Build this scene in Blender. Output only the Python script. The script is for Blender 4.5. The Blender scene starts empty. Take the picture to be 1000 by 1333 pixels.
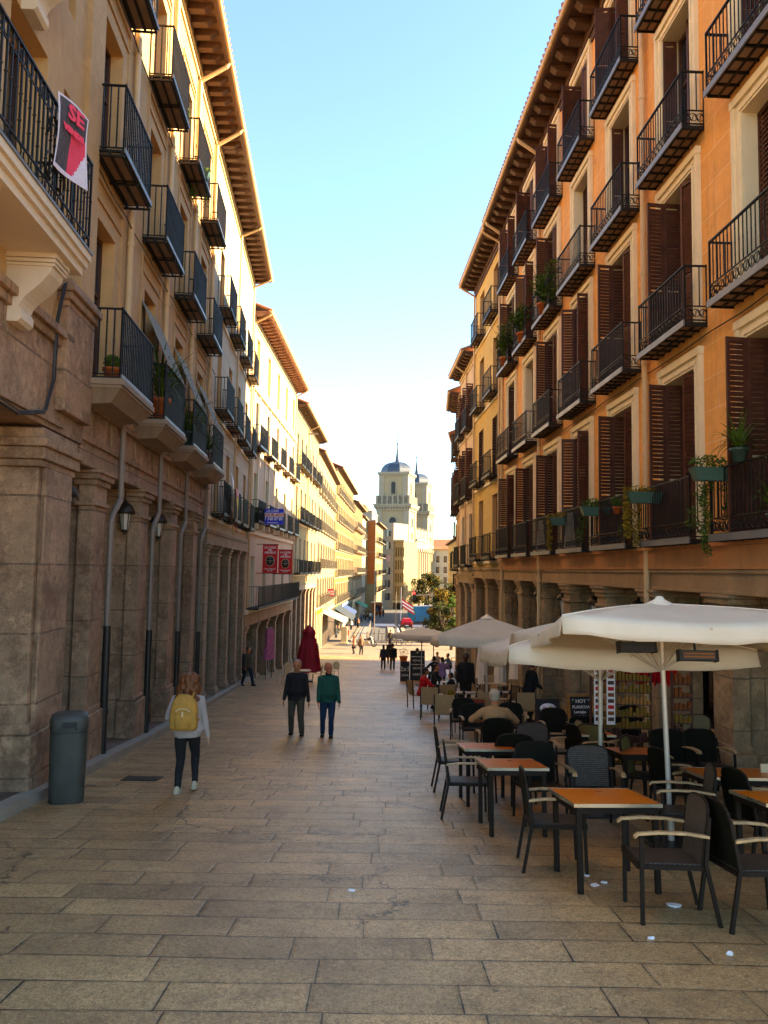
import bpy, bmesh, math, random
from mathutils import Vector, Matrix
R = math.radians
random.seed(7)
SC = bpy.context.scene
COL = SC.collection
# ---------------------------------------------------------------- camera maths (camera stands at the origin of the height scale)
TH = math.atan((742 - 666.5) / 1000)
RO = 0.016
PROF = [(-60, 1.5), (-5, -1.75), (0, -2.1), (6, -2.68), (11, -3.2), (18, -3.9), (50, -6.6), (70, -7.8), (100, -8.7), (145, -9.6), (250, -11), (600, -12.5), (1500, -14)]
def gz(y):
    for (a, b), (c, d) in zip(PROF, PROF[1:]):
        if y <= c: return b + (d - b) * (y - a) / (c - a)
    return -14
def ray(px, py):
    a = px - 500; b = 666.5 - py
    x = a * math.cos(RO) - b * math.sin(RO); y = a * math.sin(RO) + b * math.cos(RO)
    return (x / 1000, math.cos(TH) - y / 1000 * math.sin(TH), math.sin(TH) + y / 1000 * math.cos(TH))
def at(px, py, Y):
    r = ray(px, py); t = Y / r[1]
    return Vector((r[0] * t, Y, r[2] * t))
def gnd(px, py, h=0.0):          # the point of the street (or of a plane h above it) seen at a place of the photograph
    r = ray(px, py); lo, hi = 1, 700
    for i in range(60):
        m = (lo + hi) / 2
        if r[2] * m - gz(r[1] * m) - h > 0: lo = m
        else: hi = m
    return Vector((r[0] * lo, r[1] * lo, r[2] * lo))
# ---------------------------------------------------------------- node helpers
SATUR = 1.12
class NT:
    def __init__(s, name):
        s.m = bpy.data.materials.new(name); s.m.use_nodes = True
        s.t = s.m.node_tree; s.n = s.t.nodes; s.l = s.t.links
        s.b = s.n['Principled BSDF']
    def node(s, typ, **kw):
        n = s.n.new(typ)
        for k, v in kw.items(): setattr(n, k, v)
        return n
    def link(s, a, b): s.l.new(a, b)
    def math(s, op, a, b=None, c=None):
        n = s.n.new('ShaderNodeMath'); n.operation = op
        for i, v in enumerate((a, b, c)):
            if v is None: continue
            if isinstance(v, (int, float)): n.inputs[i].default_value = v
            else: s.l.new(v, n.inputs[i])
        return n.outputs[0]
    def coord(s, kind='luv'):
        if kind == 'luv':
            n = s.n.new('ShaderNodeAttribute'); n.attribute_name = 'luv'; return n.outputs['Vector']
        n = s.n.new('ShaderNodeTexCoord'); return n.outputs['Object']
    def geo(s):
        return s.n.new('ShaderNodeNewGeometry').outputs['Position']
    def noise(s, vec, scale, detail=4, rough=.55, out='Fac'):
        n = s.n.new('ShaderNodeTexNoise'); n.inputs['Scale'].default_value = scale
        n.inputs['Detail'].default_value = detail; n.inputs['Roughness'].default_value = rough
        s.l.new(vec, n.inputs['Vector']); return n.outputs[out]
    def map(s, v, a, b, c, d):
        n = s.n.new('ShaderNodeMapRange'); s.l.new(v, n.inputs[0])
        for i, x in enumerate((a, b, c, d)): n.inputs[i + 1].default_value = x
        return n.outputs[0]
    def mix(s, f, a, b, mode='MIX'):
        n = s.n.new('ShaderNodeMix'); n.data_type = 'RGBA'; n.blend_type = mode
        for i, v in ((0, f), (6, a), (7, b)):
            if isinstance(v, (int, float)): n.inputs[i].default_value = v
            elif isinstance(v, (tuple, list)): n.inputs[i].default_value = (*v[:3], 1)
            else: s.l.new(v, n.inputs[i])
        return n.outputs[2]
    def sep(s, v):
        n = s.n.new('ShaderNodeSeparateXYZ'); s.l.new(v, n.inputs[0]); return n.outputs
    def comb(s, x, y, z=0.0):
        n = s.n.new('ShaderNodeCombineXYZ')
        for i, v in enumerate((x, y, z)):
            if isinstance(v, (int, float)): n.inputs[i].default_value = v
            else: s.l.new(v, n.inputs[i])
        return n.outputs[0]
    def bump(s, h, strength, dist=.02):
        n = s.n.new('ShaderNodeBump'); n.inputs['Strength'].default_value = strength; n.inputs['Distance'].default_value = dist
        s.l.new(h, n.inputs['Height']); s.l.new(n.outputs[0], s.b.inputs['Normal']); return n
    def color(s, c):
        if isinstance(c, (tuple, list)): s.b.inputs['Base Color'].default_value = (*c[:3], 1)
        else:
            h = s.n.new('ShaderNodeHueSaturation'); h.inputs['Saturation'].default_value = SATUR; h.inputs['Value'].default_value = 1.04
            s.l.new(c, h.inputs['Color']); s.l.new(h.outputs[0], s.b.inputs['Base Color'])
    def set(s, **kw):
        for k, v in kw.items():
            i = s.b.inputs[k.replace('_', ' ')]
            if isinstance(v, (int, float)): i.default_value = v
            else: s.l.new(v, i)
MATS = {}
def mul(c, k): return tuple(x * k for x in c)
def mat(name, col, rough=.7, metal=0., var=.18, scale=3., grain=60., bump=.15, spec=.5, coord='obj', stain=0.0, streak=0.0):
    if name in MATS: return MATS[name]
    t = NT(name); v = t.coord(coord)
    f = t.noise(v, scale, 5)
    c = t.mix(t.map(f, .3, .7, 0, 1), mul(col, 1 - var), mul(col, 1 + var))
    g = t.noise(v, grain, 3)
    c = t.mix(t.map(g, .35, .65, 0, .5), c, mul(col, 1 - var * .9))
    if stain:
        f2 = t.noise(v, .55, 6, .7)
        c = t.mix(t.map(f2, .5, .72, 0, stain), c, mul(col, .35))
    if streak:
        x = t.sep(v); sv = t.comb(t.math('MULTIPLY', x[0], 2.2), t.math('MULTIPLY', x[1], 2.2), t.math('MULTIPLY', x[2], .22))
        f3 = t.noise(sv, 2.2, 6, .65)
        c = t.mix(t.map(f3, .52, .75, 0, streak), c, mul(col, .45))
    t.color(c); t.set(Roughness=t.map(f, .3, .7, max(rough - .08, .02), min(rough + .08, 1)), Metallic=metal)
    t.b.inputs['Specular IOR Level'].default_value = spec
    if bump: t.bump(g, bump, .006)
    MATS[name] = t.m; return t.m
def stone(name, col, joint, bw, bh, stain=.5, mortar=.012, var=.2, rough=.8, jdark=.35, offs=.5, wear=None):
    if name in MATS: return MATS[name]
    t = NT(name); v = t.coord('luv'); x = t.sep(v)
    v2 = t.comb(t.math('ADD', x[0], x[1]), x[2], 0)
    b = t.node('ShaderNodeTexBrick'); b.offset = offs
    t.link(v2, b.inputs['Vector']); b.inputs['Scale'].default_value = 1
    b.inputs['Mortar Size'].default_value = mortar; b.inputs['Mortar Smooth'].default_value = .3
    b.inputs['Brick Width'].default_value = bw; b.inputs['Row Height'].default_value = bh
    b.inputs['Color1'].default_value = (*mul(col, 1 - var * .8), 1); b.inputs['Color2'].default_value = (*mul(col, 1 + var * .8), 1)
    b.inputs['Mortar'].default_value = (*mul(joint, 1), 1)
    n1 = t.noise(v, 1.3, 8, .7); n2 = t.noise(v, 45, 4, .7); n3 = t.noise(v, 7, 5, .6)
    c = t.mix(t.map(n1, .38, .62, 0, stain), b.outputs['Color'], mul(col, .42))
    sv = t.comb(t.math('MULTIPLY', x[0], 3.), t.math('MULTIPLY', x[1], 3.), t.math('MULTIPLY', x[2], .25))
    n4 = t.noise(sv, 1.7, 6, .7)
    c = t.mix(t.map(n4, .5, .72, 0, stain * .8), c, mul(wear or col, .5))
    c = t.mix(t.map(n2, .35, .65, .0, .45), c, mul(col, 1.35))
    c = t.mix(t.map(n3, .42, .62, .0, .5), c, mul(col, .55))
    n5 = t.noise(v, .9, 9, .78); c = t.mix(t.map(n5, .50, .58, 0, stain * .7), c, (col[0] * .30, col[1] * .24, col[2] * .21)); n6 = t.noise(v, 2.3, 8, .78); c = t.mix(t.map(n6, .55, .62, 0, stain * .55), c, mul(col, 1.55)); n7 = t.noise(v, 11, 7, .8); c = t.mix(t.map(n7, .55, .62, 0, stain * .7), c, mul(col, .4))
    t.color(c); t.set(Roughness=rough)
    h = t.math('ADD', t.math('MULTIPLY', b.outputs['Fac'], -1.5), t.math('ADD', t.math('MULTIPLY', n2, .35), t.math('MULTIPLY', n3, .8)))
    t.bump(h, .9, .03)
    MATS[name] = t.m; return t.m
# ---------------------------------------------------------------- mesh builder
class MB:
    def __init__(s, fr=None):
        s.v = []; s.f = []; s.raw = []; s.mi = []; s.fr = fr; s.cur = 0; s.M = None; s.sm = []; s.smooth = False
    def add(s, vs, fs, smooth=None):
        o = len(s.v)
        for p in vs:
            p = Vector(p)
            if s.M is not None: p = s.M @ p
            s.raw.append(tuple(p))
            s.v.append(tuple(s.fr(*p)) if s.fr else tuple(p))
        sm = s.smooth if smooth is None else smooth
        for f in fs:
            s.f.append(tuple(i + o for i in f)); s.mi.append(s.cur); s.sm.append(sm)
        return s
    def box(s, x0, x1, y0, y1, z0, z1):
        return s.add([(x0, y0, z0), (x1, y0, z0), (x1, y1, z0), (x0, y1, z0), (x0, y0, z1), (x1, y0, z1), (x1, y1, z1), (x0, y1, z1)],
                     [(0, 3, 2, 1), (4, 5, 6, 7), (0, 1, 5, 4), (1, 2, 6, 5), (2, 3, 7, 6), (3, 0, 4, 7)])
    def quad(s, a, b, c, d): return s.add([a, b, c, d], [(0, 1, 2, 3)])
    def hexa(s, lo, hi):   # lo, hi: four points each
        return s.add(list(lo) + list(hi), [(0, 3, 2, 1), (4, 5, 6, 7), (0, 1, 5, 4), (1, 2, 6, 5), (2, 3, 7, 6), (3, 0, 4, 7)])
    def cyl(s, p0, p1, r0, r1=None, n=8, cap=True, smooth=True):
        r1 = r0 if r1 is None else r1
        p0 = Vector(p0); p1 = Vector(p1); d = (p1 - p0)
        if d.length < 1e-6: return s
        d.normalize(); a = d.orthogonal().normalized(); b = d.cross(a)
        vs = []
        for p, r in ((p0, r0), (p1, r1)):
            for i in range(n):
                t = 2 * math.pi * (i + .5) / n
                vs.append(p + a * (math.cos(t) * r) + b * (math.sin(t) * r))
        fs = [(i, (i + 1) % n, n + (i + 1) % n, n + i) for i in range(n)]
        s.add(vs, fs, smooth and n > 5)
        if cap: s.add(vs, [tuple(range(n))[::-1], tuple(range(n, 2 * n))], False)
        return s
    def tube(s, pts, r, n=6, rr=None):
        for i in range(len(pts) - 1):
            a, b = (rr[i], rr[i + 1]) if rr else (r, r)
            s.cyl(pts[i], pts[i + 1], a, b, n)
        return s
    def ell(s, c, r, nu=12, nv=8):
        r = (r, r, r) if isinstance(r, (int, float)) else r
        vs = [(c[0], c[1], c[2] + r[2])]
        for j in range(1, nv):
            ph = math.pi * j / nv
            for i in range(nu):
                t = 2 * math.pi * i / nu
                vs.append((c[0] + r[0] * math.sin(ph) * math.cos(t), c[1] + r[1] * math.sin(ph) * math.sin(t), c[2] + r[2] * math.cos(ph)))
        vs.append((c[0], c[1], c[2] - r[2]))
        fs = [(0, 1 + i, 1 + (i + 1) % nu) for i in range(nu)]
        for j in range(nv - 2):
            a = 1 + j * nu; b = a + nu
            fs += [(a + i, b + i, b + (i + 1) % nu, a + (i + 1) % nu) for i in range(nu)]
        e = len(vs) - 1; a = 1 + (nv - 2) * nu
        fs += [(e, a + (i + 1) % nu, a + i) for i in range(nu)]
        return s.add(vs, fs, True)
    def loft(s, rings, cap=True, smooth=True):   # rings: lists of points, same count, closed
        n = len(rings[0]); vs = [p for r in rings for p in r]; fs = []
        for k in range(len(rings) - 1):
            for i in range(n):
                fs.append((k * n + i, k * n + (i + 1) % n, (k + 1) * n + (i + 1) % n, (k + 1) * n + i))
        s.add(vs, fs, smooth)
        if cap: s.add(list(rings[0]) + list(rings[-1]), [tuple(range(n))[::-1], tuple(range(n, 2 * n))], False)
        return s
    def lathe(s, prof, c=(0, 0, 0), n=16, sx=1, sy=1):
        rings = []
        for r, z in prof:
            rings.append([(c[0] + r * sx * math.cos(2 * math.pi * i / n), c[1] + r * sy * math.sin(2 * math.pi * i / n), c[2] + z) for i in range(n)])
        return s.loft(rings)
    def prism(s, poly, axis, a, b):   # poly in the two other axes, extruded from a to b along axis
        def P(u, w, t): return {'x': (t, u, w), 'y': (u, t, w), 'z': (u, w, t)}[axis]
        n = len(poly)
        vs = [P(u, w, a) for u, w in poly] + [P(u, w, b) for u, w in poly]
        fs = [tuple(range(n))[::-1], tuple(range(n, 2 * n))] + [(i, (i + 1) % n, n + (i + 1) % n, n + i) for i in range(n)]
        return s.add(vs, fs)
    def mesh(s, name, mats):
        me = bpy.data.meshes.new(name)
        me.from_pydata(s.v, [], s.f)
        at_ = me.attributes.new('luv', 'FLOAT_VECTOR', 'POINT')
        at_.data.foreach_set('vector', [c for p in s.raw for c in p])
        for m in (mats if isinstance(mats, (list, tuple)) else [mats]): me.materials.append(m)
        me.polygons.foreach_set('material_index', s.mi)
        me.polygons.foreach_set('use_smooth', s.sm)
        bm = bmesh.new(); bm.from_mesh(me); bmesh.ops.recalc_face_normals(bm, faces=bm.faces); bm.to_mesh(me); bm.free()
        me.update(); return me
    def build(s, name, mats, parent=None, loc=(0, 0, 0), bevel=0):
        o = bpy.data.objects.new(name, s.mesh(name, mats)); COL.objects.link(o)
        o.location = loc; o.parent = parent
        if bevel:
            b = o.modifiers.new('bevel', 'BEVEL'); b.width = bevel; b.segments = 2; b.limit_method = 'ANGLE'; b.angle_limit = R(40); b.harden_normals = False
        return o
def tag(o, label=None, cat=None, group=None, kind=None):
    if label: o['label'] = label
    if cat: o['category'] = cat
    if group: o['group'] = group
    if kind: o['kind'] = kind
    return o
def empty(name, loc, rz=0, label=None, cat=None, group=None):
    o = bpy.data.objects.new(name, None); COL.objects.link(o); o.empty_display_size = .2
    o.location = loc; o.rotation_euler = (0, 0, rz)
    return tag(o, label, cat, group)
KIDS = {}
def kids(o): return [c for c in bpy.data.objects if c.parent == o]
def copy_tree(o, parent=None, loc=None, rz=None, label=None, ch=None):
    c = o.copy(); COL.objects.link(c); c.parent = parent
    if loc is not None: c.location = loc
    if rz is not None: c.rotation_euler = (0, 0, rz)
    if label: c['label'] = label
    for k in list(o.children): copy_tree(k, c)
    return c
FONT = None
def text_mesh(txt, size, extrude=.002, align='CENTER', bold=0.0):
    cu = bpy.data.curves.new('txt', 'FONT'); cu.body = txt; cu.size = size; cu.extrude = extrude; cu.align_x = align; cu.align_y = 'CENTER'
    cu.offset = bold; cu.resolution_u = 2; cu.space_line = .85
    ob = bpy.data.objects.new('txt', cu); COL.objects.link(ob)
    dg = bpy.context.evaluated_depsgraph_get(); me = bpy.data.meshes.new_from_object(ob.evaluated_get(dg))
    bpy.data.objects.remove(ob); bpy.data.curves.remove(cu)
    me.transform(Matrix.Rotation(R(90), 4, 'X'))     # text stands upright, read from -Y
    return me
def text(name, txt, size, m, parent, loc, rz=0, extrude=.002, align='CENTER', bold=0.0, rx=0, sx=1):
    me = text_mesh(txt, size, extrude, align, bold); me.materials.clear(); me.materials.append(m)
    if sx != 1: me.transform(Matrix.Diagonal((sx, 1, 1, 1)))
    o = bpy.data.objects.new(name, me); COL.objects.link(o); o.parent = parent; o.location = loc; o.rotation_euler = (rx, 0, rz)
    return o
# ================================================================ camera, sky, sun
cam = bpy.data.objects.new('camera', bpy.data.cameras.new('camera')); COL.objects.link(cam)
cam.data.sensor_fit = 'HORIZONTAL'; cam.data.sensor_width = 36; cam.data.lens = 36.0
cam.data.clip_end = 5000; cam.data.clip_start = .05
upv = Vector((0, -math.sin(TH), math.cos(TH))); fw = Vector((0, math.cos(TH), math.sin(TH))); rt = Vector((1, 0, 0))
cr = rt * math.cos(RO) + upv * math.sin(RO); cu_ = -rt * math.sin(RO) + upv * math.cos(RO)
cam.matrix_world = Matrix((cr, cu_, -fw)).transposed().to_4x4()
SC.camera = cam
SUN_EL, SUN_AZ = 22.0, 6.0       # azimuth: from +X towards +Y
w = bpy.data.worlds.new('World'); SC.world = w; w.use_nodes = True
sky = w.node_tree.nodes.new('ShaderNodeTexSky'); sky.sky_type = 'NISHITA'; sky.sun_disc = False
sky.sun_elevation = R(SUN_EL); sky.sun_rotation = R(90 - SUN_AZ); sky.altitude = 1200; sky.air_density = 1.2; sky.dust_density = .0; sky.ozone_density = 6.0
bg = w.node_tree.nodes['Background']; w.node_tree.links.new(sky.outputs[0], bg.inputs[0]); bg.inputs[1].default_value = .06
sd = bpy.data.lights.new('sun', 'SUN'); sd.energy = 2.5; sd.angle = R(.6); sd.color = (1, .86, .66)
so = bpy.data.objects.new('sun', sd); COL.objects.link(so)
dv = Vector((math.cos(R(SUN_EL)) * math.cos(R(SUN_AZ)), math.cos(R(SUN_EL)) * math.sin(R(SUN_AZ)), math.sin(R(SUN_EL))))
so.rotation_euler = dv.to_track_quat('Z', 'Y').to_euler()
SC.view_settings.view_transform = 'Standard'; SC.view_settings.look = 'None'; SC.view_settings.exposure = 3.6; SC.view_settings.gamma = 1
SC.view_settings.use_white_balance = True; SC.view_settings.white_balance_temperature = 8900; SC.view_settings.white_balance_tint = 8
SC.render.engine = 'CYCLES'
SC.cycles.max_bounces = 8; SC.cycles.diffuse_bounces = 5; SC.cycles.sample_clamp_indirect = 8
# ================================================================ ground materials
def paving_mat():
    t = NT('granite paving'); g = t.geo(); x = t.sep(g); RH = .39
    wv = t.noise(g, .35, 2)
    yy = t.math('ADD', x[1], t.math('MULTIPLY', wv, .14))
    row = t.math('FLOOR', t.math('DIVIDE', yy, RH)); fy = t.math('FRACT', t.math('DIVIDE', yy, RH))
    wn = t.node('ShaderNodeTexWhiteNoise', noise_dimensions='1D'); t.link(row, wn.inputs['W'])
    wn2 = t.node('ShaderNodeTexWhiteNoise', noise_dimensions='1D'); t.link(t.math('ADD', row, 77.3), wn2.inputs['W'])
    wid = t.math('ADD', .88, t.math('MULTIPLY', wn2.outputs['Value'], .3))
    u = t.math('DIVIDE', t.math('ADD', t.math('ADD', x[0], t.math('MULTIPLY', t.noise(g, .5, 1), .10)), t.math('MULTIPLY', wn.outputs['Value'], 3.1)), wid)
    cell = t.math('FLOOR', u); fx = t.math('FRACT', u)
    ex = t.math('MULTIPLY', t.math('MINIMUM', fx, t.math('SUBTRACT', 1, fx)), wid)
    ey = t.math('MULTIPLY', t.math('MINIMUM', fy, t.math('SUBTRACT', 1, fy)), RH)
    jn = t.noise(g, 14, 5, .75)
    e = t.math('ADD', t.math('MINIMUM', ex, ey), t.math('MULTIPLY', t.math('SUBTRACT', jn, .5), .013))
    jw = t.map(t.noise(g, 1.3, 4), .38, .66, .0008, .0075)
    joint = t.math('LESS_THAN', e, jw)
    soft = t.map(e, 0, .03, 1, 0)
    cid = t.node('ShaderNodeTexWhiteNoise', noise_dimensions='2D'); t.link(t.comb(cell, row, 0), cid.inputs['Vector'])
    slab = t.map(cid.outputs['Value'], 0, 1, .80, 1.2)
    sp = t.noise(g, 85, 4, .85); sp2 = t.noise(g, 30, 5, .8); big = t.noise(g, .45, 6, .7); mid = t.noise(g, 2.6, 7, .75)
    base = t.mix(t.map(sp, .38, .62, 0, 1), (.19, .10, .042), (.88, .56, .29))
    base = t.mix(t.map(sp2, .5, .68, 0, .7), base, (.10, .062, .03))
    base = t.mix(t.map(sp2, .46, .34, 0, .5), base, (.78, .56, .32))
    base = t.mix(t.map(big, .40, .64, 0, .6), base, (.17, .10, .055))
    base = t.mix(t.map(mid, .5, .7, 0, .5), base, (.11, .066, .036))
    sc = t.node('ShaderNodeVectorMath', operation='SCALE'); t.link(base, sc.inputs[0]); t.link(slab, sc.inputs['Scale'])
    c = t.mix(t.math('MULTIPLY', soft, .28), sc.outputs[0], (.12, .075, .045))
    c = t.mix(joint, c, (.016, .010, .007))
    # cracks, gum marks and stains of use
    cr = t.node('ShaderNodeTexVoronoi', feature='DISTANCE_TO_EDGE'); cr.inputs['Scale'].default_value = .42
    cv = t.node('ShaderNodeVectorMath', operation='ADD'); t.link(g, cv.inputs[0]); t.link(t.noise(g, 1.7, 6, .7, 'Color'), cv.inputs[1]); t.link(cv.outputs[0], cr.inputs['Vector'])
    crack = t.math('MULTIPLY', t.math('LESS_THAN', cr.outputs['Distance'], .006), t.math('GREATER_THAN', t.noise(g, .3, 2), .5))
    c = t.mix(t.math('MULTIPLY', crack, .8), c, (.02, .012, .008))
    vo = t.node('ShaderNodeTexVoronoi'); vo.inputs['Scale'].default_value = 2.3; t.link(g, vo.inputs['Vector'])
    gum = t.math('MULTIPLY', t.math('LESS_THAN', vo.outputs['Distance'], .05), t.math('GREATER_THAN', t.noise(g, .9, 2), .47))
    c = t.mix(t.math('MULTIPLY', gum, .6), c, (.05, .035, .025))
    t.color(c)
    t.set(Roughness=t.map(t.math('ADD', t.math('MULTIPLY', sp2, .6), t.math('MULTIPLY', mid, .4)), .35, .65, .24, .52))
    t.b.inputs['Specular IOR Level'].default_value = .55
    h = t.math('ADD', t.math('MULTIPLY', t.math('MAXIMUM', joint, t.math('MULTIPLY', soft, .4)), -1.), t.math('ADD', t.math('MULTIPLY', sp, .3), t.math('ADD', t.math('MULTIPLY', mid, .45), t.math('MULTIPLY', cid.outputs['Value'], .25))))
    t.bump(h, .6, .018)
    return t.m
M_PAVE = paving_mat()
M_PLAZA = mat('plaza stone', (.22, .17, .12), .75, var=.12, scale=.6, grain=12, bump=.1, coord='obj')
M_ASPH = mat('asphalt', (.085, .082, .08), .85, var=.2, scale=1, grain=40)
M_KERB = mat('kerb granite', (.30, .25, .19), .8, var=.2, scale=2, grain=40)
M_WHITE = mat('road paint', (.75, .73, .70), .7, var=.08)
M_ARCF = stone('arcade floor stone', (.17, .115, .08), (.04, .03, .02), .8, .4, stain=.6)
def strip(name, mat_, x0f, x1f, y0, y1, dz, step=1.0, thick=0, nx=1):
    mb = MB(); n = max(1, int((y1 - y0) / step)); ys = [y0 + (y1 - y0) * i / n for i in range(n + 1)]
    ys = sorted(set(ys + [p[0] for p in PROF if y0 < p[0] < y1]))
    rows = []
    for y in ys:
        a, b = x0f(y) if callable(x0f) else x0f, x1f(y) if callable(x1f) else x1f
        rows.append([(a + (b - a) * k / nx, y, gz(y) + dz) for k in range(nx + 1)])
    for a, b in zip(rows, rows[1:]):
        for k in range(nx):
            mb.quad(a[k], a[k + 1], b[k + 1], b[k])
        if thick:
            l0, l1, r0, r1 = a[0], b[0], a[-1], b[-1]
            dn = lambda p: (p[0], p[1], p[2] - thick)
            mb.quad(dn(l0), l0, l1, dn(l1)); mb.quad(r0, dn(r0), dn(r1), r1)
    if thick:
        for r in (rows[0], rows[-1]): mb.quad(r[0], r[-1], (r[-1][0], r[-1][1], r[-1][2] - thick), (r[0][0], r[0][1], r[0][2] - thick))
    o = mb.build(name, mat_); tag(o, kind='structure'); return o
def Lx(y): return -4.03 - .074 * y
def Rx(y): return 5.9 - .038 * y
tag(strip('ground', M_PLAZA, -900, 900, -60, 1500, -.03, step=20), kind='structure')
strip('paved_street', M_PAVE, lambda y: Lx(y) - 6 if y < 37 else -12, lambda y: Rx(y) + 8 if y < 48 else 30, -8, 70, 0, step=2)
strip('plaza_pavement', M_PLAZA, -14, 34, 70, 92, .0, step=4)
strip('arcade_walk', M_ARCF, lambda y: Lx(y) - 6.5, lambda y: Lx(y) + .05, 2, 38.4, .13, step=2, thick=.16)
strip('kerb_stones', M_KERB, lambda y: Lx(y) + .054, lambda y: Lx(y) + .28, 2, 46, .134, step=2, thick=.16)
strip('arcade_walk_right', M_ARCF, lambda y: Rx(y) + .02, lambda y: Rx(y) + 6.2, 2, 48, .03, step=2, thick=.06)
strip('road', M_ASPH, lambda y: -1.6 - .0 * y, lambda y: 10 + .02 * y, 94, 330, .0, step=10)
strip('road_junction', M_ASPH, 10.2, 60, 104, 132, -.004, step=10)
strip('pavement_left', M_PLAZA, -14, lambda y: -3.6 + (y - 100) * .008, 92, 260, .12, step=10, thick=.14)
strip('ramp_walk', mat('ramp paving', (.22, .2, .18), .85, coord='obj'), lambda y: -3.3, lambda y: -1.9, 94, 150, .06, step=10, thick=.1)
for i, (x0, x1, y0, y1) in enumerate([(-1.3, 2.2, 128, 136), (2.8, 9.5, 128, 134)]):
    tag(strip('crossing_marking', M_WHITE, x0, x1, y0, y1, .006, step=4), kind='structure')
strip('lane_marking', M_WHITE, 2.35, 2.55, 96, 127, .006, step=10)
strip('traffic_island', M_KERB, lambda y: .7 + (y - 94) * .006, lambda y: 1.6 + (y - 94) * .006, 94, 126, .14, step=10, thick=.16)
strip('traffic_island_edge', M_KERB, lambda y: 2.9, lambda y: 3.4, 94, 122, .14, step=10, thick=.16)
# ================================================================ building kit
class Fac:      # a facade frame: u along the street away from the camera, n outwards, z height
    def __init__(s, x0, y0, x1, y1, out):
        d = Vector((x1 - x0, y1 - y0)); s.L = d.length; d.normalize(); s.U = d
        n = Vector((d.y, -d.x));
        if (n.x * out < 0) if out else (n.y > 0): n = -n      # out = 0: the facade looks back towards the camera
        s.N = n; s.P = Vector((x0, y0))
    def fr(s, u, n, z): return (s.U.x * u + s.N.x * n, s.U.y * u + s.N.y * n, z)
    def w(s, u, n, z): f = s.fr(u, n, z); return Vector((s.P.x + f[0], s.P.y + f[1], z))
    def rz(s): return math.atan2(s.U.y, s.U.x)
class Bld:
    def __init__(s, name, fac, label, cat='building', group=None):
        s.f = fac; s.zb = gz(fac.P.y); s.root = empty(name, (fac.P.x, fac.P.y, s.zb), 0, label, cat, group); s.T = {}
    def mb(s): return MB(s.f.fr)
    def add(s, name, mb, m, parent=None, bevel=0):        # mesh written with heights of the scene, origin at the facade's start
        return mb.build(name, m, parent or s.root, (0, 0, 0) if parent else (0, 0, -s.zb), bevel)
    def put(s, key, make, u, n, z):                         # make() builds a template part at the frame's origin, parented to root
        if key not in s.T: s.T[key] = [make(), False]
        t = s.T[key]; f = s.f.fr(u, n, z); loc = (f[0], f[1], z - s.zb)
        if not t[1]: t[1] = True; t[0].location = loc; return t[0]
        return copy_tree(t[0], s.root, loc)
def wall_holes(mb, u0, u1, z0, z1, holes, depth, n=0.0, rm=None):
    us = sorted(set([u0, u1] + [h[0] for h in holes] + [h[1] for h in holes])); zs = sorted(set([z0, z1] + [h[2] for h in holes] + [h[3] for h in holes]))
    us = [u for u in us if u0 - 1e-6 <= u <= u1 + 1e-6]; zs = [z for z in zs if z0 - 1e-6 <= z <= z1 + 1e-6]
    for a, b in zip(us, us[1:]):
        for c, d in zip(zs, zs[1:]):
            mu, mz = (a + b) / 2, (c + d) / 2
            if any(h[0] < mu < h[1] and h[2] < mz < h[3] for h in holes): continue
            mb.quad((a, n, c), (b, n, c), (b, n, d), (a, n, d))
    k = mb.cur
    if rm is not None: mb.cur = rm
    for a, b, c, d in holes:
        D = n - depth
        mb.quad((a, n, c), (a, D, c), (a, D, d), (a, n, d)); mb.quad((b, n, c), (b, D, c), (b, D, d), (b, n, d))
        mb.quad((a, n, d), (b, n, d), (b, D, d), (a, D, d)); mb.quad((a, n, c), (b, n, c), (b, D, c), (a, D, c))
    mb.cur = k
def shell(mb, u0, u1, z0, z1, D, n=0.0):
    mb.quad((u0, n, z0), (u0, -D, z0), (u0, -D, z1), (u0, n, z1)); mb.quad((u1, n, z0), (u1, -D, z0), (u1, -D, z1), (u1, n, z1))
    mb.quad((u0, -D, z0), (u1, -D, z0), (u1, -D, z1), (u0, -D, z1)); mb.quad((u0, n, z1), (u1, n, z1), (u1, -D, z1), (u0, -D, z1))
# ---- materials
M_GLASS = mat('window glass', (.018, .02, .025), .08, var=.05, bump=0, spec=.8)
M_DARKW = mat('dark stained wood', (.075, .028, .018), .5, var=.3, scale=6, spec=.5)
M_SHUT = mat('maroon brown shutter paint', (.085, .032, .021), .55, var=.35, scale=5, spec=.3)
M_SHUT2 = mat('greyish brown shutter paint', (.16, .10, .075), .6, var=.25, scale=5)
M_GREENW = mat('green window paint', (.03, .06, .045), .5)
M_IRON = mat('black iron', (.010, .009, .008), .55, metal=.0, var=.3, grain=30, spec=.3)
M_IRONG = mat('grey painted iron edge', (.17, .17, .17), .45, metal=.3, var=.2)
M_CREAM = mat('cream moulding', (.76, .64, .44), .75, var=.12, scale=2, streak=.35)
M_PIPEC = mat('cream downpipe paint', (.60, .42, .25), .5, var=.12, scale=2, streak=.3)
M_PIPEG = mat('grey downpipe paint', (.22, .17, .14), .45, var=.15, scale=2)
M_PIPEB = mat('black cast iron pipe', (.03, .024, .02), .45, var=.2, metal=.2)
M_STONE1 = stone('arcade granite', (.40, .25, .16), (.035, .024, .018), 3.1, .95, stain=.85, var=.1, mortar=.016)
M_STONE2 = stone('grey arcade stone', (.37, .27, .18), (.08, .06, .045), 1.5, .62, stain=.5, var=.15)
M_STONE3 = stone('ochre arcade stone', (.40, .27, .16), (.08, .055, .04), 2.2, .8, stain=.62, var=.12)
M_LINT = mat('weathered lintel stone', (.38, .25, .15), .8, var=.25, scale=1.6, grain=40, stain=.5, streak=.5, coord='luv', bump=.4)
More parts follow.
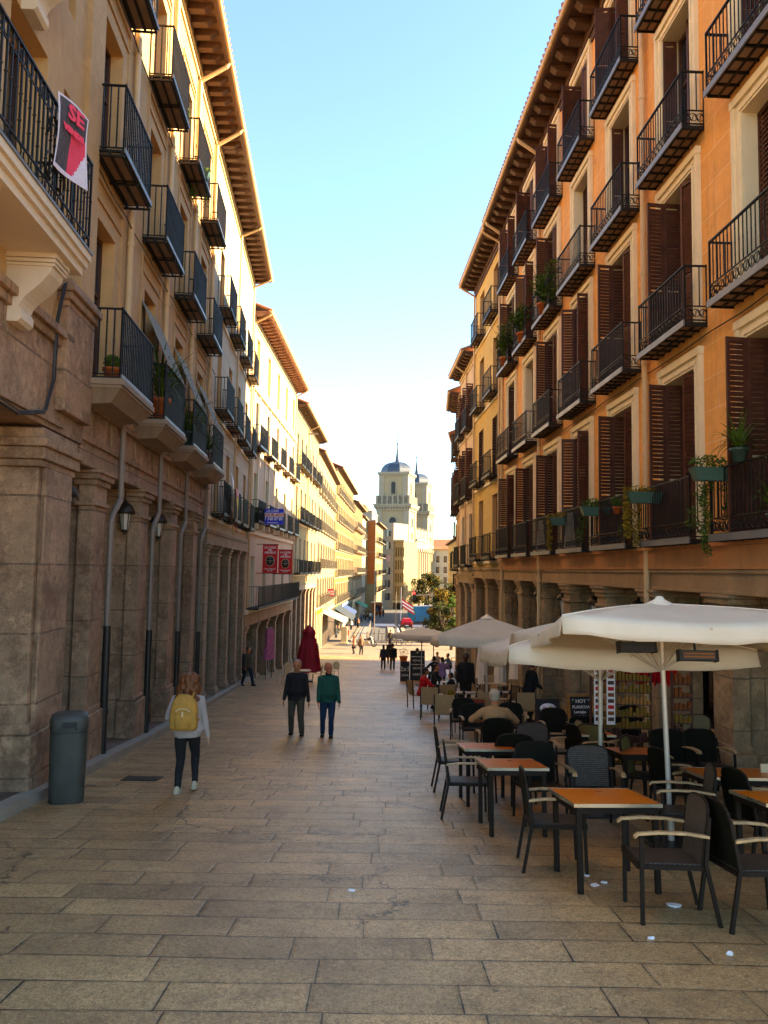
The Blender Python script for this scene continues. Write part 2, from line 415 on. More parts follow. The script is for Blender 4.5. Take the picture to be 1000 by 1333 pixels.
M_SOFF = mat('dark arcade ceiling plaster', (.14, .10, .075), .9, var=.2)
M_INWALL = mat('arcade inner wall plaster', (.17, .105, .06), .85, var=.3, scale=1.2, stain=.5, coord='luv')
M_TILE = mat('clay roof tiles', (.36, .16, .09), .8, var=.35, scale=4, grain=20)
M_WOODE = mat('eaves wood', (.09, .045, .03), .7, var=.3, scale=4, streak=.3)
M_EAVEC = mat('eaves cream paint', (.5, .38, .22), .7, var=.1, scale=3)
M_TERR = mat('terracotta', (.42, .13, .06), .8, var=.2, scale=8)
M_LEAF = mat('leaf green', (.06, .10, .02), .7, spec=.15, var=.5, scale=9, bump=0)
M_LEAFY = mat('yellowing leaf', (.26, .17, .04), .7, spec=.15, var=.4, scale=9, bump=0)
M_LEAFO = mat('autumn tree leaf', (.12, .08, .02), .8, spec=.1, var=.6, scale=1.3, bump=0)
M_LEAFD = mat('dark tree leaf', (.03, .035, .012), .8, spec=.1, var=.5, scale=1.3, bump=0)
M_RED = mat('red paint', (.62, .02, .025), .5, var=.08)
M_BLUE = mat('blue board paint', (.03, .05, .62), .5, var=.06)
M_WHITEP = mat('white paint', (.8, .79, .77), .55, var=.04)
M_BLACK = mat('matt black', (.012, .011, .01), .6, var=.2)
def joints_stucco(name, col, bw, bh, jcol, **k):
    if name in MATS: return MATS[name]
    t = NT(name); v = t.coord('luv'); x = t.sep(v)
    b = t.node('ShaderNodeTexBrick'); b.offset = .5
    t.link(t.comb(t.math('ADD', x[0], x[1]), x[2], 0), b.inputs['Vector']); b.inputs['Scale'].default_value = 1
    b.inputs['Mortar Size'].default_value = .008; b.inputs['Brick Width'].default_value = bw; b.inputs['Row Height'].default_value = bh
    b.inputs['Color1'].default_value = (*mul(col, .93), 1); b.inputs['Color2'].default_value = (*mul(col, 1.06), 1); b.inputs['Mortar'].default_value = (*jcol, 1)
    n1 = t.noise(v, .9, 7, .68); n2 = t.noise(v, 55, 3, .7); n3 = t.noise(v, 5, 6, .7)
    c = t.mix(t.map(n1, .38, .68, 0, .45), b.outputs['Color'], k.get('dark', mul(col, .62)))
    sv = t.comb(t.math('MULTIPLY', x[0], 3.5), t.math('MULTIPLY', x[1], 3.5), t.math('MULTIPLY', x[2], .3))
    n4 = t.noise(sv, 1.8, 6, .7)
    c = t.mix(t.map(n4, .52, .76, 0, k.get('streak', .7)), c, mul(col, .45))
    c = t.mix(t.map(n3, .45, .75, 0, .4), c, k.get('light', mul(col, 1.25)))
    c = t.mix(t.map(n2, .35, .65, 0, .3), c, mul(col, .7))
    n5 = t.noise(v, 1.6, 9, .78); c = t.mix(t.map(n5, .56, .64, 0, .4), c, (col[0] * .5, col[1] * .4, col[2] * .34)); n6 = t.noise(v, 2.7, 8, .75); c = t.mix(t.map(n6, .57, .63, 0, .3), c, tuple(min(q * 1.35, .92) for q in col))
    t.color(c); t.set(Roughness=.85); t.bump(t.math('ADD', t.math('MULTIPLY', n2, .4), t.math('MULTIPLY', b.outputs['Fac'], -1)), .35, .01)
    MATS[name] = t.m; return t.m
M_ORANGE = joints_stucco('orange stucco scored as blocks', (.86, .43, .18), 1.05, .55, (.92, .66, .42))
M_YELLO = joints_stucco('yellow ochre stucco', (.66, .44, .17), 40, 40, (.5, .35, .2))
M_CREAMST = joints_stucco('pale cream stucco', (.66, .53, .33), 40, 40, (.5, .35, .2))
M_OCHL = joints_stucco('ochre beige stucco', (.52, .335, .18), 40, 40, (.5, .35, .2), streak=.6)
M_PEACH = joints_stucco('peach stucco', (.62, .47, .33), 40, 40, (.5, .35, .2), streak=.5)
M_GREYB = joints_stucco('grey beige stone facing', (.50, .415, .30), 1.3, .62, (.2, .16, .12), streak=.6)
M_REVO = mat('ochre reveal plaster', (.58, .35, .18), .8, var=.12, scale=2, streak=.3, coord='luv')
M_REVC = mat('cream reveal plaster', (.74, .62, .43), .8, var=.1, scale=2, streak=.3, coord='luv')
# ---- part templates (all drawn round the frame's origin: u centred, n=0 wall face, z=0 floor)
def leaf_shutter(mb, p, ang, w, h, z0=.04, t=.035, slats=34):
    """one louvred leaf hinged at p=(u,n), running along ang (0 = +u, 90 = outwards), width w"""
    ca, sa = math.cos(R(ang)), math.sin(R(ang))
    M0 = mb.M; mb.M = Matrix(((ca, -sa, 0, p[0]), (sa, ca, 0, p[1]), (0, 0, 1, z0), (0, 0, 0, 1)))
    s = .05
    mb.box(0, s, -t / 2, t / 2, 0, h); mb.box(w - s, w, -t / 2, t / 2, 0, h)
    for zz, hh in ((0, .12), (h * .36, .08), (h - .07, .07)): mb.box(s, w - s, -t / 2 + .002, t / 2 - .002, zz, zz + hh)
    mb.box(s, w - s, -.006, .006, .12, h * .36)     # solid lower panel under the slats
    z = .15
    step = (h - .25) / slats
    while z < h - .1:
        if not (h * .36 - .03 < z < h * .36 + .08):
            mb.hexa([(s, -t / 2 + .004, z), (w - s, -t / 2 + .004, z), (w - s, -t / 2 + .012, z), (s, -t / 2 + .012, z)],
                    [(s, t / 2 - .012, z + step * .8), (w - s, t / 2 - .012, z + step * .8), (w - s, t / 2 - .004, z + step * .8), (s, t / 2 - .004, z + step * .8)])
        z += step
    mb.M = M0
def french_window(B, w, h, depth, sur=None, kind='A', wood=None, shut=None, sw=.24, sproud=.05, slats=34, casing=True):
    """window part: surround moulding (or wooden casing) > frame, pane, shutters"""
    wood = wood or M_DARKW; shut = shut or M_SHUT; W = w / 2
    def make():
        fm = B.mb(); D = -depth
        for a, b in ((-W, -W + .07), (W - .07, W), (-.05, .05)): fm.box(a + .001, b - .001, D + .005, D + .07, 0.03, h - .002)
        for a, b in ((.0, .35), (h * .62, h * .62 + .06), (h - .09, h - .002)): fm.box(-W + .07, W - .07, D + .008, D + .062, a + .005, b)
        if sur:
            m = B.mb(); t = sproud
            m.box(-W - sw, -W, 0, t, 0, h + sw); m.box(W, W + sw, 0, t, 0, h + sw); m.box(-W, W, 0, t, h, h + sw)
            m.box(-W - sw - .03, -W - sw + .05, 0, t + .035, 0, h + sw); m.box(W + sw - .05, W + sw + .03, 0, t + .035, 0, h + sw)
            m.box(-W - sw - .05, W + sw + .05, 0, t + .045, h + sw - .06, h + sw + .07)
            m.box(-W - .09, -W - .04, t - .01, t + .02, 0, h + .09); m.box(W + .04, W + .09, t - .01, t + .02, 0, h + .09); m.box(-W - .09, W + .09, t - .01, t + .021, h + .04, h + .09)
            root = B.add('window', m, sur); root['label'] = 'tall window in a stepped cream moulding'
            fr_ = B.add('frame', fm, wood, root)
        else:
            root = B.add('window', fm, wood)
        pm = B.mb(); pm.quad((-W + .001, D + .03, 0.02), (W - .001, D + .03, 0.02), (W - .001, D + .03, h - .002), (-W + .001, D + .03, h - .002))
        B.add('pane', pm, M_GLASS, root)
        root.location = (0, 0, 0)
        L = w * .36
        if kind == 'A':      # far leaf folded outwards over the balcony, near leaf half closed in the opening
            s = B.mb(); leaf_shutter(s, (W - .04, D + .09), 90, -D - .03, h - .06, slats=slats); leaf_shutter(s, (W - .04, .065), 97, .33, h - .06, slats=slats); B.add('shutter', s, shut, root)
            s = B.mb(); leaf_shutter(s, (-W + .02, -.1), 20, L, h - .06, slats=slats); B.add('shutter', s, shut, root)
        elif kind == 'B':    # both leaves folded outwards
            s = B.mb(); leaf_shutter(s, (W - .04, D + .09), 90, -D - .03, h - .06, slats=slats); leaf_shutter(s, (W - .04, .065), 80, .34, h - .06, slats=slats); B.add('shutter', s, shut, root)
            s = B.mb(); leaf_shutter(s, (-W + .02, .0), 96, .34, h - .06, slats=slats); B.add('shutter', s, shut, root)
        elif kind == 'C':    # leaves closed inside the reveal
            s = B.mb(); leaf_shutter(s, (W - .01, D + .14), 176, w * .5 - .02, h - .06, slats=slats); B.add('shutter', s, shut, root)
            s = B.mb(); leaf_shutter(s, (-W + .01, D + .14), 8, w * .5 - .03, h - .06, slats=slats); B.add('shutter', s, shut, root)
        elif kind == 'D':    # one leaf closed inside, the other open against the reveal
            s = B.mb(); leaf_shutter(s, (W - .03, D + .12), 88, depth - .1, h - .06, slats=slats); B.add('shutter', s, shut, root)
            s = B.mb(); leaf_shutter(s, (-W + .01, D + .12), 4, w * .5, h - .06, slats=slats); B.add('shutter', s, shut, root)
        return root
    return make
def rail_panel(mb, a, b, h, sp=.115, r=.0075, z0=.06, scroll=0, knobs=True, rr=.016):
    """railing panel between points a and b (u,n): rails, bars, knobs, optional scroll band"""
    A = Vector((a[0], a[1], 0)); Bv = Vector((b[0], b[1], 0)); L = (Bv - A).length; n = max(1, round(L / sp)); d = (Bv - A) / L
    up = Vector((0, 0, 1)); q = d.cross(up) * r
    def bar(p, z0, z1, r):
        x, y = p.x, p.y; mb.add([(x - r, y - r, z0), (x + r, y - r, z0), (x + r, y + r, z0), (x - r, y + r, z0), (x - r, y - r, z1), (x + r, y - r, z1), (x + r, y + r, z1), (x - r, y + r, z1)], [(0, 1, 5, 4), (1, 2, 6, 5), (2, 3, 7, 6), (3, 0, 4, 7)])
    def rail(z, t, w_):
        p = d.cross(up) * w_
        mb.hexa([A - p + up * (z - t), A + p + up * (z - t), Bv + p + up * (z - t), Bv - p + up * (z - t)], [A - p + up * (z + t), A + p + up * (z + t), Bv + p + up * (z + t), Bv - p + up * (z + t)])
    rail(h, .012, .022); rail(z0, .01, .012)
    zb = z0
    if scroll: rail(z0 + scroll, .009, .011); zb = z0 + scroll
    if knobs == 2: rail(h * .62, .007, .007)
    for i in range(n + 1):
        p = A + d * (L * i / n)
        bar(p, zb if 0 < i < n else 0, h + (.0 if 0 < i < n else .03), r if 0 < i < n else .013)
        if knobs:
            for zz in (zb + (h - zb) * .5,) + ((zb + (h - zb) * .22, zb + (h - zb) * .8) if i % 2 else ()):
                mb.add([(p.x - rr, p.y, zz), (p.x, p.y - rr, zz), (p.x + rr, p.y, zz), (p.x, p.y + rr, zz), (p.x, p.y, zz + rr * 1.3), (p.x, p.y, zz - rr * 1.3)],
                       [(0, 1, 4), (1, 2, 4), (2, 3, 4), (3, 0, 4), (1, 0, 5), (2, 1, 5), (3, 2, 5), (0, 3, 5)])
    if scroll:
        m = max(1, round(L / (scroll * .62)))
        for i in range(m):
            c = A + d * (L * (i + .5) / m) + up * (z0 + scroll / 2); ro = min(scroll * .46, L / m * .56)
            for (cx, cz, rad, st, en) in ((0, 0, ro, 0, 360), (-ro * .32, ro * .3, ro * .36, -60, 220), (ro * .32, -ro * .3, ro * .36, 120, 400)):
                k = 9 if rad == ro else 6
                pts = [c + d * (cx + rad * math.cos(R(st + (en - st) * j / k))) + up * (cz + rad * math.sin(R(st + (en - st) * j / k))) for j in range(k + 1)]
                for p, q2 in zip(pts, pts[1:]): mb.cyl(p, q2, .0085, n=3, cap=False, smooth=False)
def balcony_iron(B, w, d=.42, h=1.0, scroll=.24, edge=None, sp=.115, knobs=True, deck='tiles', drop=.09, railm=None):
    W = w / 2
    def make():
        m = B.mb()
        m.box(-W, W, 0.001, d, -.02, .02)
        if deck == 'tiles':
            k = int(w / .27)
            for i in range(k + 1): uu = -W + (w - .03) * i / k; m.box(uu, uu + .03, .002, d - .03, -.055, -.021)
            m.box(-W, W, d * .45, d * .45 + .03, -.05, -.022)
            m.cur = 1
            for i in range(k):
                uu = -W + (w - .03) * i / k; m.box(uu + .05, uu + (w - .03) / k - .02, .05, d - .06, -.028, -.0205)
            m.cur = 0
        elif deck == 'slats':
            for i in range(3): nn = .04 + (d - .1) * i / 2; m.box(-W, W, nn, nn + .045, -.07, -.021)
            for uu in (-W, -.02, W - .04): m.box(uu, uu + .04, .002, d, -.10, -.071)
            m.cur = 1; m.box(-W + .05, -.04, .1, d * .45, -.035, -.0205); m.box(.04, W - .05, .1, d * .45, -.035, -.0205); m.box(-W + .05, -.04, d * .55, d - .07, -.035, -.0205); m.box(.04, W - .05, d * .55, d - .07, -.035, -.0205); m.cur = 0
        elif deck == 'stone':
            m.cur = 1
            m.box(-W - .05, W + .05, 0.001, d + .05, -.12, -.021); m.box(-W - .02, W + .02, 0.001, d + .02, -.17, -.1205)
            m.hexa([(-W + .16, .001, -.42), (W - .16, .001, -.42), (W - .16, d * .7, -.38), (-W + .16, d * .7, -.38)], [(-W, .001, -.171), (W, .001, -.171), (W, d, -.171), (-W, d, -.171)])
            m.cur = 0
        m.cur = 2 if edge else 0
        m.box(-W - .012, W + .012, d, d + .025, -drop * .6, .055)
        m.cur = 0
        root = B.add('balcony', m, [railm or M_IRON, M_DECK if deck != 'stone' else M_BALST, edge or railm or M_IRON]); root.location = (0, 0, 0)
        r = B.mb()
        rail_panel(r, (-W + .02, d - .02), (W - .02, d - .02), h, sp, r=.0075 if scroll else .011, scroll=scroll, knobs=knobs, rr=.016 if scroll else .021)
        rail_panel(r, (-W + .02, .0), (-W + .02, d - .02), h, sp, r=.0075 if scroll else .011, scroll=scroll, knobs=knobs, rr=.016 if scroll else .021)
        rail_panel(r, (W - .02, .0), (W - .02, d - .02), h, sp, r=.0075 if scroll else .011, scroll=scroll, knobs=knobs, rr=.016 if scroll else .021)
        B.add('railing', r, railm or M_IRON, root)
        return root
    return make
M_DECK = mat('balcony deck tile', (.26, .17, .12), .7, var=.3)
M_BALST = mat('balcony stone', (.27, .195, .14), .8, var=.15, scale=2, streak=.5, coord='luv')
def pier(B, u0, u1, depth, z0, z1, n0=0.0, capital=True, base=True, strip_w=.16, m=None, cap_h=.55, bld_part=True, base_h=.9):
    mb = B.mb()
    mb.box(u0 + .1, u1 - .1, n0 - depth, n0 - .06, z0, z1)              # core block
    mb.box(u0 + .02, u1 - .02, n0 - .28, n0 - .0, z0, z1)                # pilaster facing the street
    if base:
        mb.box(u0 - .06, u1 + .06, n0 - .34, n0 + .07, z0, z0 + base_h); mb.box(u0 + .04, u1 - .04, n0 - depth - .06, n0 - .341, z0, z0 + base_h * .95)
        mb.box(u0 - .02, u1 + .02, n0 - .31, n0 + .035, z0 + base_h + .001, z0 + base_h + .1)
    if capital:
        for k, (a, b, e) in enumerate(((0, .08, .045), (cap_h - .26, cap_h - .16, .05), (cap_h - .16, cap_h - .06, .1), (cap_h - .06, cap_h, .14))):
            mb.box(u0 + .02 - e, u1 - .02 + e, n0 - .3 - e, n0 + e, z1 - cap_h + a + .001, z1 - cap_h + b)
            mb.box(u0 + .1 - e, u1 - .1 + e, n0 - depth - e, n0 - .3 - e - .001, z1 - cap_h + a + .001, z1 - cap_h + b)
    return B.add('pier', mb, m or M_STONE1, bevel=.018)
def eaves(B, u0, u1, z, out=.8, sp=.55, cw=.22, ch=.2, wood=None, under=None, gutter=None, corbel_len=None, roof=True, D=10, end=True):
    wood = wood or M_WOODE; under = under or M_EAVEC; gutter = gutter or M_PIPEC
    m = B.mb(); m.box(u0, u1, .002, out, z, z + .05); m.box(u0, u1, out - .07, out + .02, z - .05, z + .09)
    m.cur = 1; m.box(u0, u1, .001, .1, z - ch - .12, z - .002); m.box(u0, u1, .001, .05, z - ch - .3, z - ch - .12); m.cur = 0
    n = max(1, int((u1 - u0) / sp))
    for i in range(n + 1):
        uu = u0 + .05 + (u1 - u0 - .1 - cw) * i / n; L = corbel_len or out * .9
        m.hexa([(uu, .1, z - ch), (uu + cw, .1, z - ch), (uu + cw, L * .7, z - ch * .85), (uu, L * .7, z - ch * .85)], [(uu, .1, z - .001), (uu + cw, .1, z - .001), (uu + cw, L, z - .001), (uu, L, z - .001)])
    e = B.add('eaves', m, [wood, under])
    g = B.mb(); g.cyl((u0 - .02, out + .06, z + .06), (u1 + .02, out + .06, z + .06), .075, n=10); B.add('gutter', g, gutter, e)
    if roof:
        r = B.mb(); hgt = D * .42
        zz = z + .1
        r.hexa([(u0 - .05, out + .1, zz - .03), (u1 + .05, out + .1, zz - .03), (u1 + .05, -D, zz + hgt - .03), (u0 - .05, -D, zz + hgt - .03)],
               [(u0 - .05, out + .1, zz + .04), (u1 + .05, out + .1, zz + .04), (u1 + .05, -D, zz + hgt + .04), (u0 - .05, -D, zz + hgt + .04)])
        k = int((u1 - u0) / .24)
        for i in range(k):
            uu = u0 + (u1 - u0) * (i + .5) / k; r.cyl((uu, out + .13, zz + .03), (uu, -1.5, zz + .03 + hgt * (1.6 + out) / (D + out)), .07, n=6)
        B.add('roof', r, M_TILE)
    return e
def downpipe(B, u, pts, r=.055, m=None, rings=True):
    g = B.mb(); P = [(u + p[2] if len(p) > 2 else u, p[0], p[1]) for p in pts]
    g.tube(P, r, n=10)
    for p in P[1:-1]: g.ell(p, r * 1.04, 10, 6)
    if rings:
        for a, b in zip(P, P[1:]):
            L = abs(a[2] - b[2])
            if L > 2:
                k = int(L / 1.9)
                for i in range(1, k + 1):
                    t = i / (k + .5); q = tuple(a[j] + (b[j] - a[j]) * t for j in range(3))
                    g.cyl((q[0], q[1], q[2] - .04), (q[0], q[1], q[2] + .04), r * 1.22, n=10)
    return B.add('downpipe', g, m or M_PIPEC)
def lantern(pos, label, group, s=1.0, arm=0):
    t = empty('street_lantern', pos, 0, label, 'lantern', group)
    b = MB(); b.cyl((0, 0, 0), (0, 0, -.25 * s), .012); b.lathe([(0.001, -.2), (.03, -.22), (.04, -.26), (.10, -.29), (.17, -.36), (.21, -.44), (.215, -.5), (.17, -.51), (.001, -.51)], n=12)
    b.M = Matrix.Scale(s, 4); k = b
    for i in range(6):
        a = 2 * math.pi * (i + .5) / 6
        b.cyl((.155 * math.cos(a), .155 * math.sin(a), -.5), (.085 * math.cos(a), .085 * math.sin(a), -1.02), .011, n=4)
    b.cyl((0, 0, -1.0), (0, 0, -1.06), .1, .07, n=6); b.ell((0, 0, -1.1), .03, 6, 4)
    b.build('lantern_frame', M_PIPEB, t)
    g = MB(); g.M = Matrix.Scale(s, 4); g.cyl((0, 0, -.505), (0, 0, -1.0), .148, .08, n=6, smooth=False); g.build('glass', M_OPAL, t)
    return t
M_OPAL = mat('milky lantern glass', (.62, .58, .5), .25, var=.05, bump=0, spec=.6)
# ---- plants
def leaf_quads(mb, c, s, n, size, rnd=random, flat=0):
    for i in range(n):
        while True:
            p = Vector((rnd.uniform(-1, 1), rnd.uniform(-1, 1), rnd.uniform(-1, 1)))
            if p.length < 1: break
        q = Vector((c[0] + p.x * s[0], c[1] + p.y * s[1], c[2] + p.z * s[2]))
        a = Vector((rnd.gauss(0, 1), rnd.gauss(0, 1), rnd.gauss(0, 1))).normalized(); b = a.orthogonal().normalized()
        z = size * rnd.uniform(.6, 1.3)
        mb.add([q - a * z, q - b * z * .5, q + a * z, q + b * z * .5 + a.cross(b) * z * .2], [(0, 1, 2), (0, 2, 3)])
def blades(mb, c, n, L, rnd=random, wdt=.018, up=.6):
    for i in range(n):
        a = rnd.uniform(0, 6.283); l = L * rnd.uniform(.6, 1.15); e = rnd.uniform(up * .6, up * 1.6)
        d = Vector((math.cos(a), math.sin(a), 0)); s = d.cross(Vector((0, 0, 1))) * wdt
        pts = []
        for k in range(5):
            t = k / 4; pts.append(Vector(c) + d * (l * t * (1 - .15 * t)) + Vector((0, 0, l * (e * t * 1.5 - 1.1 * t * t))))
        for k in range(4):
            w0, w1 = (1 - k / 4) , (1 - (k + 1) / 4)
            mb.quad(pts[k] - s * w0, pts[k] + s * w0, pts[k + 1] + s * w1, pts[k + 1] - s * w1)
def pot_mesh(mb, r=.14, h=.24): mb.lathe([(.001, 0), (r * .7, 0), (r * .95, h * .8), (r * 1.08, h * .82), (r * 1.08, h), (r * .92, h), (r * .88, h * .85), (.001, h * .85)], n=14)
def plant(pos, label, kind='bush', pot='terracotta', r=.14, h=.24, size=.3, group=None, name='potted_plant', cat='potted plant', seed=1):
    rnd = random.Random(seed); t = empty(name, pos, 0, label, cat, group)
    m = MB()
    if pot == 'trough': m.hexa([(-.26, -.08, 0), (.26, -.08, 0), (.26, .08, 0), (-.26, .08, 0)], [(-.33, -.11, .2), (.33, -.11, .2), (.33, .11, .2), (-.33, .11, .2)]); h = .2
    else: pot_mesh(m, r, h)
    m.build('pot', {'terracotta': M_TERR, 'green': M_GREENW, 'trough': M_TROUGH, 'grey': M_PIPEG}[pot], t)
    f = MB()
    if kind == 'bush': leaf_quads(f, (0, 0, h + size * .5), (size * .7, size * .7, size * .6), 260, .035, rnd)
    elif kind == 'spiky': blades(f, (0, 0, h), 46, size * 1.8, rnd, .02, .75); blades(f, (0, 0, h), 20, size * 1.2, rnd, .02, 1.2)
    elif kind == 'trail':
        leaf_quads(f, (0, 0, h + .08), (.34, .16, .12), 260, .035, rnd)
        for k in range(6): leaf_quads(f, (rnd.uniform(-.32, .32), .12, h - .25 * k * .6), (.12, .05, .22), 60, .032, rnd)
    elif kind == 'dry': leaf_quads(f, (0, 0, h + .05), (.3, .12, .1), 140, .035, rnd); [leaf_quads(f, (-.3, .08, h - .15 * k), (.09, .06, .12), 70, .035, rnd) for k in range(6)]
    f.build('foliage', M_LEAFY if kind == 'dry' else M_LEAF, t)
    return t
M_TROUGH = mat('green plastic trough', (.04, .09, .065), .5, var=.1)
# ================================================================ right row
FR = Fac(Rx(5), 5, Rx(30.6), 30.6, -1)
def uR(Z): return (Z - 5) / FR.U.y
def build_R1():
    B = Bld('orange_apartment_building', FR, 'orange stucco apartment building with cream window mouldings and maroon shutters above the cafe terrace', 'building')
    U1 = uR(30.6); floors = [.57, 4.24, 7.70, 11.0]; hs = [3.02, 2.9, 2.75, 2.45]; ZW = .42; ZT = 14.15
    cols = [13.75 + 3.0 * k for k in range(-2, 6)]
    holes = [(uR(c) - .62, uR(c) + .62, f + .0, f + h) for c in cols for f, h in zip(floors, hs)]
    m = B.mb(); wall_holes(m, 0, U1, ZW, ZT, holes, .36, rm=1); shell(m, 0, U1, ZW, ZT, 11)
    m.quad((0, 0, ZW), (U1, 0, ZW), (U1, -11, ZW), (0, -11, ZW))
    B.add('wall', m, [M_ORANGE, M_REVC])
    # belt course over the arcade
    m = B.mb(); m.box(0, U1, .001, .10, .10, .46); m.box(0, U1, .001, .16, .461, .53); B.add('belt_course', m, M_BELT)
    m = B.mb(); m.box(0, U1, -.75, .03, -.30, .0995); m.box(0, U1, .0305, .075, .03, .098); m.box(0, U1, .031, .055, -.3, -.24); B.add('lintel_beam', m, M_LINT, bevel=.01)
    kinds = {(0, 0): 'A', (0, 1): 'A', (0, 2): 'A', (0, 3): 'A', (0, 4): 'B', (0, 5): 'A', (0, 6): 'A', (0, 7): 'B',
             (1, 2): 'A', (1, 3): 'A', (1, 4): 'B', (1, 5): 'A', (1, 6): 'C', (1, 7): 'D', (1, 1): 'C', (1, 0): 'A',
             (2, 0): 'D', (2, 1): 'D', (2, 2): 'D', (2, 3): 'D', (2, 4): 'C', (2, 5): 'A', (2, 6): 'B', (2, 7): 'A',
             (3, 0): 'D', (3, 1): 'D', (3, 2): 'C', (3, 3): 'B', (3, 4): 'A', (3, 5): 'B', (3, 6): 'A', (3, 7): 'B'}
    for i, (f, h) in enumerate(zip(floors, hs)):
        for j, c in enumerate(cols):
            k = kinds[(i, j)]
            B.put(('w', i, k), french_window(B, 1.24, h, .36, M_CREAM, k), uR(c), 0, f + .001)
            B.put('b' if i else 'b0', balcony_iron(B, 2.12 if i else 2.3, .40, 1.0 if i else 1.05, .24, M_IRONG), uR(c), 0.002, f)
    # corbels under the first balconies and piers of the arcade
    for k in range(-3, 7):
        c = 12.42 + 3.0 * k
        if c < 5.6 or c > 30.5: continue
        pier(B, uR(c) - .35, uR(c) + .35, .95, gz(c) - .1, -.302, n0=-.02, m=M_STONE3, cap_h=.5, base_h=.7)
    for k in (-1, 1, 3, 5):
        c = 12.25 + 3.0 * k
        z = ZT
    for c in (9.4, 15.25, 24.15, 30.2):
        downpipe(B, uR(c), [(.82, ZT + .05), (.75, ZT - .12), (.10, ZT - .55), (.10, gz(c) + 3.2), (.10, gz(c) + .1)], .06)
    for zc, sag in ((.56, .03), (4.05, .05)):
        g = B.mb(); g.tube([(U1 * q / 24, .12 if zc < 1 else .06, zc - .0 - sag * abs(math.sin(q * 1.3))) for q in range(25)], .012, 4); B.add('cable', g, M_BLACK)
    eaves(B, 0, U1, ZT, .78, sp=.62, cw=.24, ch=.2, under=M_WOODE, D=11)
    # arcade ceiling, inner wall with shop openings
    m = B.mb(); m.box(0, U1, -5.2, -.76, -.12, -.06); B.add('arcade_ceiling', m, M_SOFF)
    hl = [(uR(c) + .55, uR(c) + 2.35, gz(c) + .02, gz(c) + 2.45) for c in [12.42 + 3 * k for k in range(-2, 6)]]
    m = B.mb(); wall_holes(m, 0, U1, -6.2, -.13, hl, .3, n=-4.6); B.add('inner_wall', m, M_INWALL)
    for h in hl:
        m = B.mb(); m.box(h[0] + .001, h[0] + .09, -4.88, -4.8, h[2], h[3]); m.box(h[1] - .09, h[1] - .001, -4.88, -4.8, h[2], h[3]); m.box(h[0] + .09, h[1] - .09, -4.88, -4.8, h[3] - .1, h[3] - .001)
        m.box((h[0] + h[1]) / 2 - .04, (h[0] + h[1]) / 2 + .04, -4.88, -4.8, h[2], h[3] - .101)
        d = B.add('shop_door', m, M_DARKW); p = B.mb(); p.quad((h[0] + .01, -4.85, h[2]), (h[1] - .01, -4.85, h[2]), (h[1] - .01, -4.85, h[3] - .01), (h[0] + .01, -4.85, h[3] - .01)); B.add('pane', p, M_GLASS, d)
    return B
M_BELT = mat('salmon belt plaster', (.56, .26, .13), .8, var=.2, scale=2, coord='luv', streak=.4)
BR1 = build_R1()

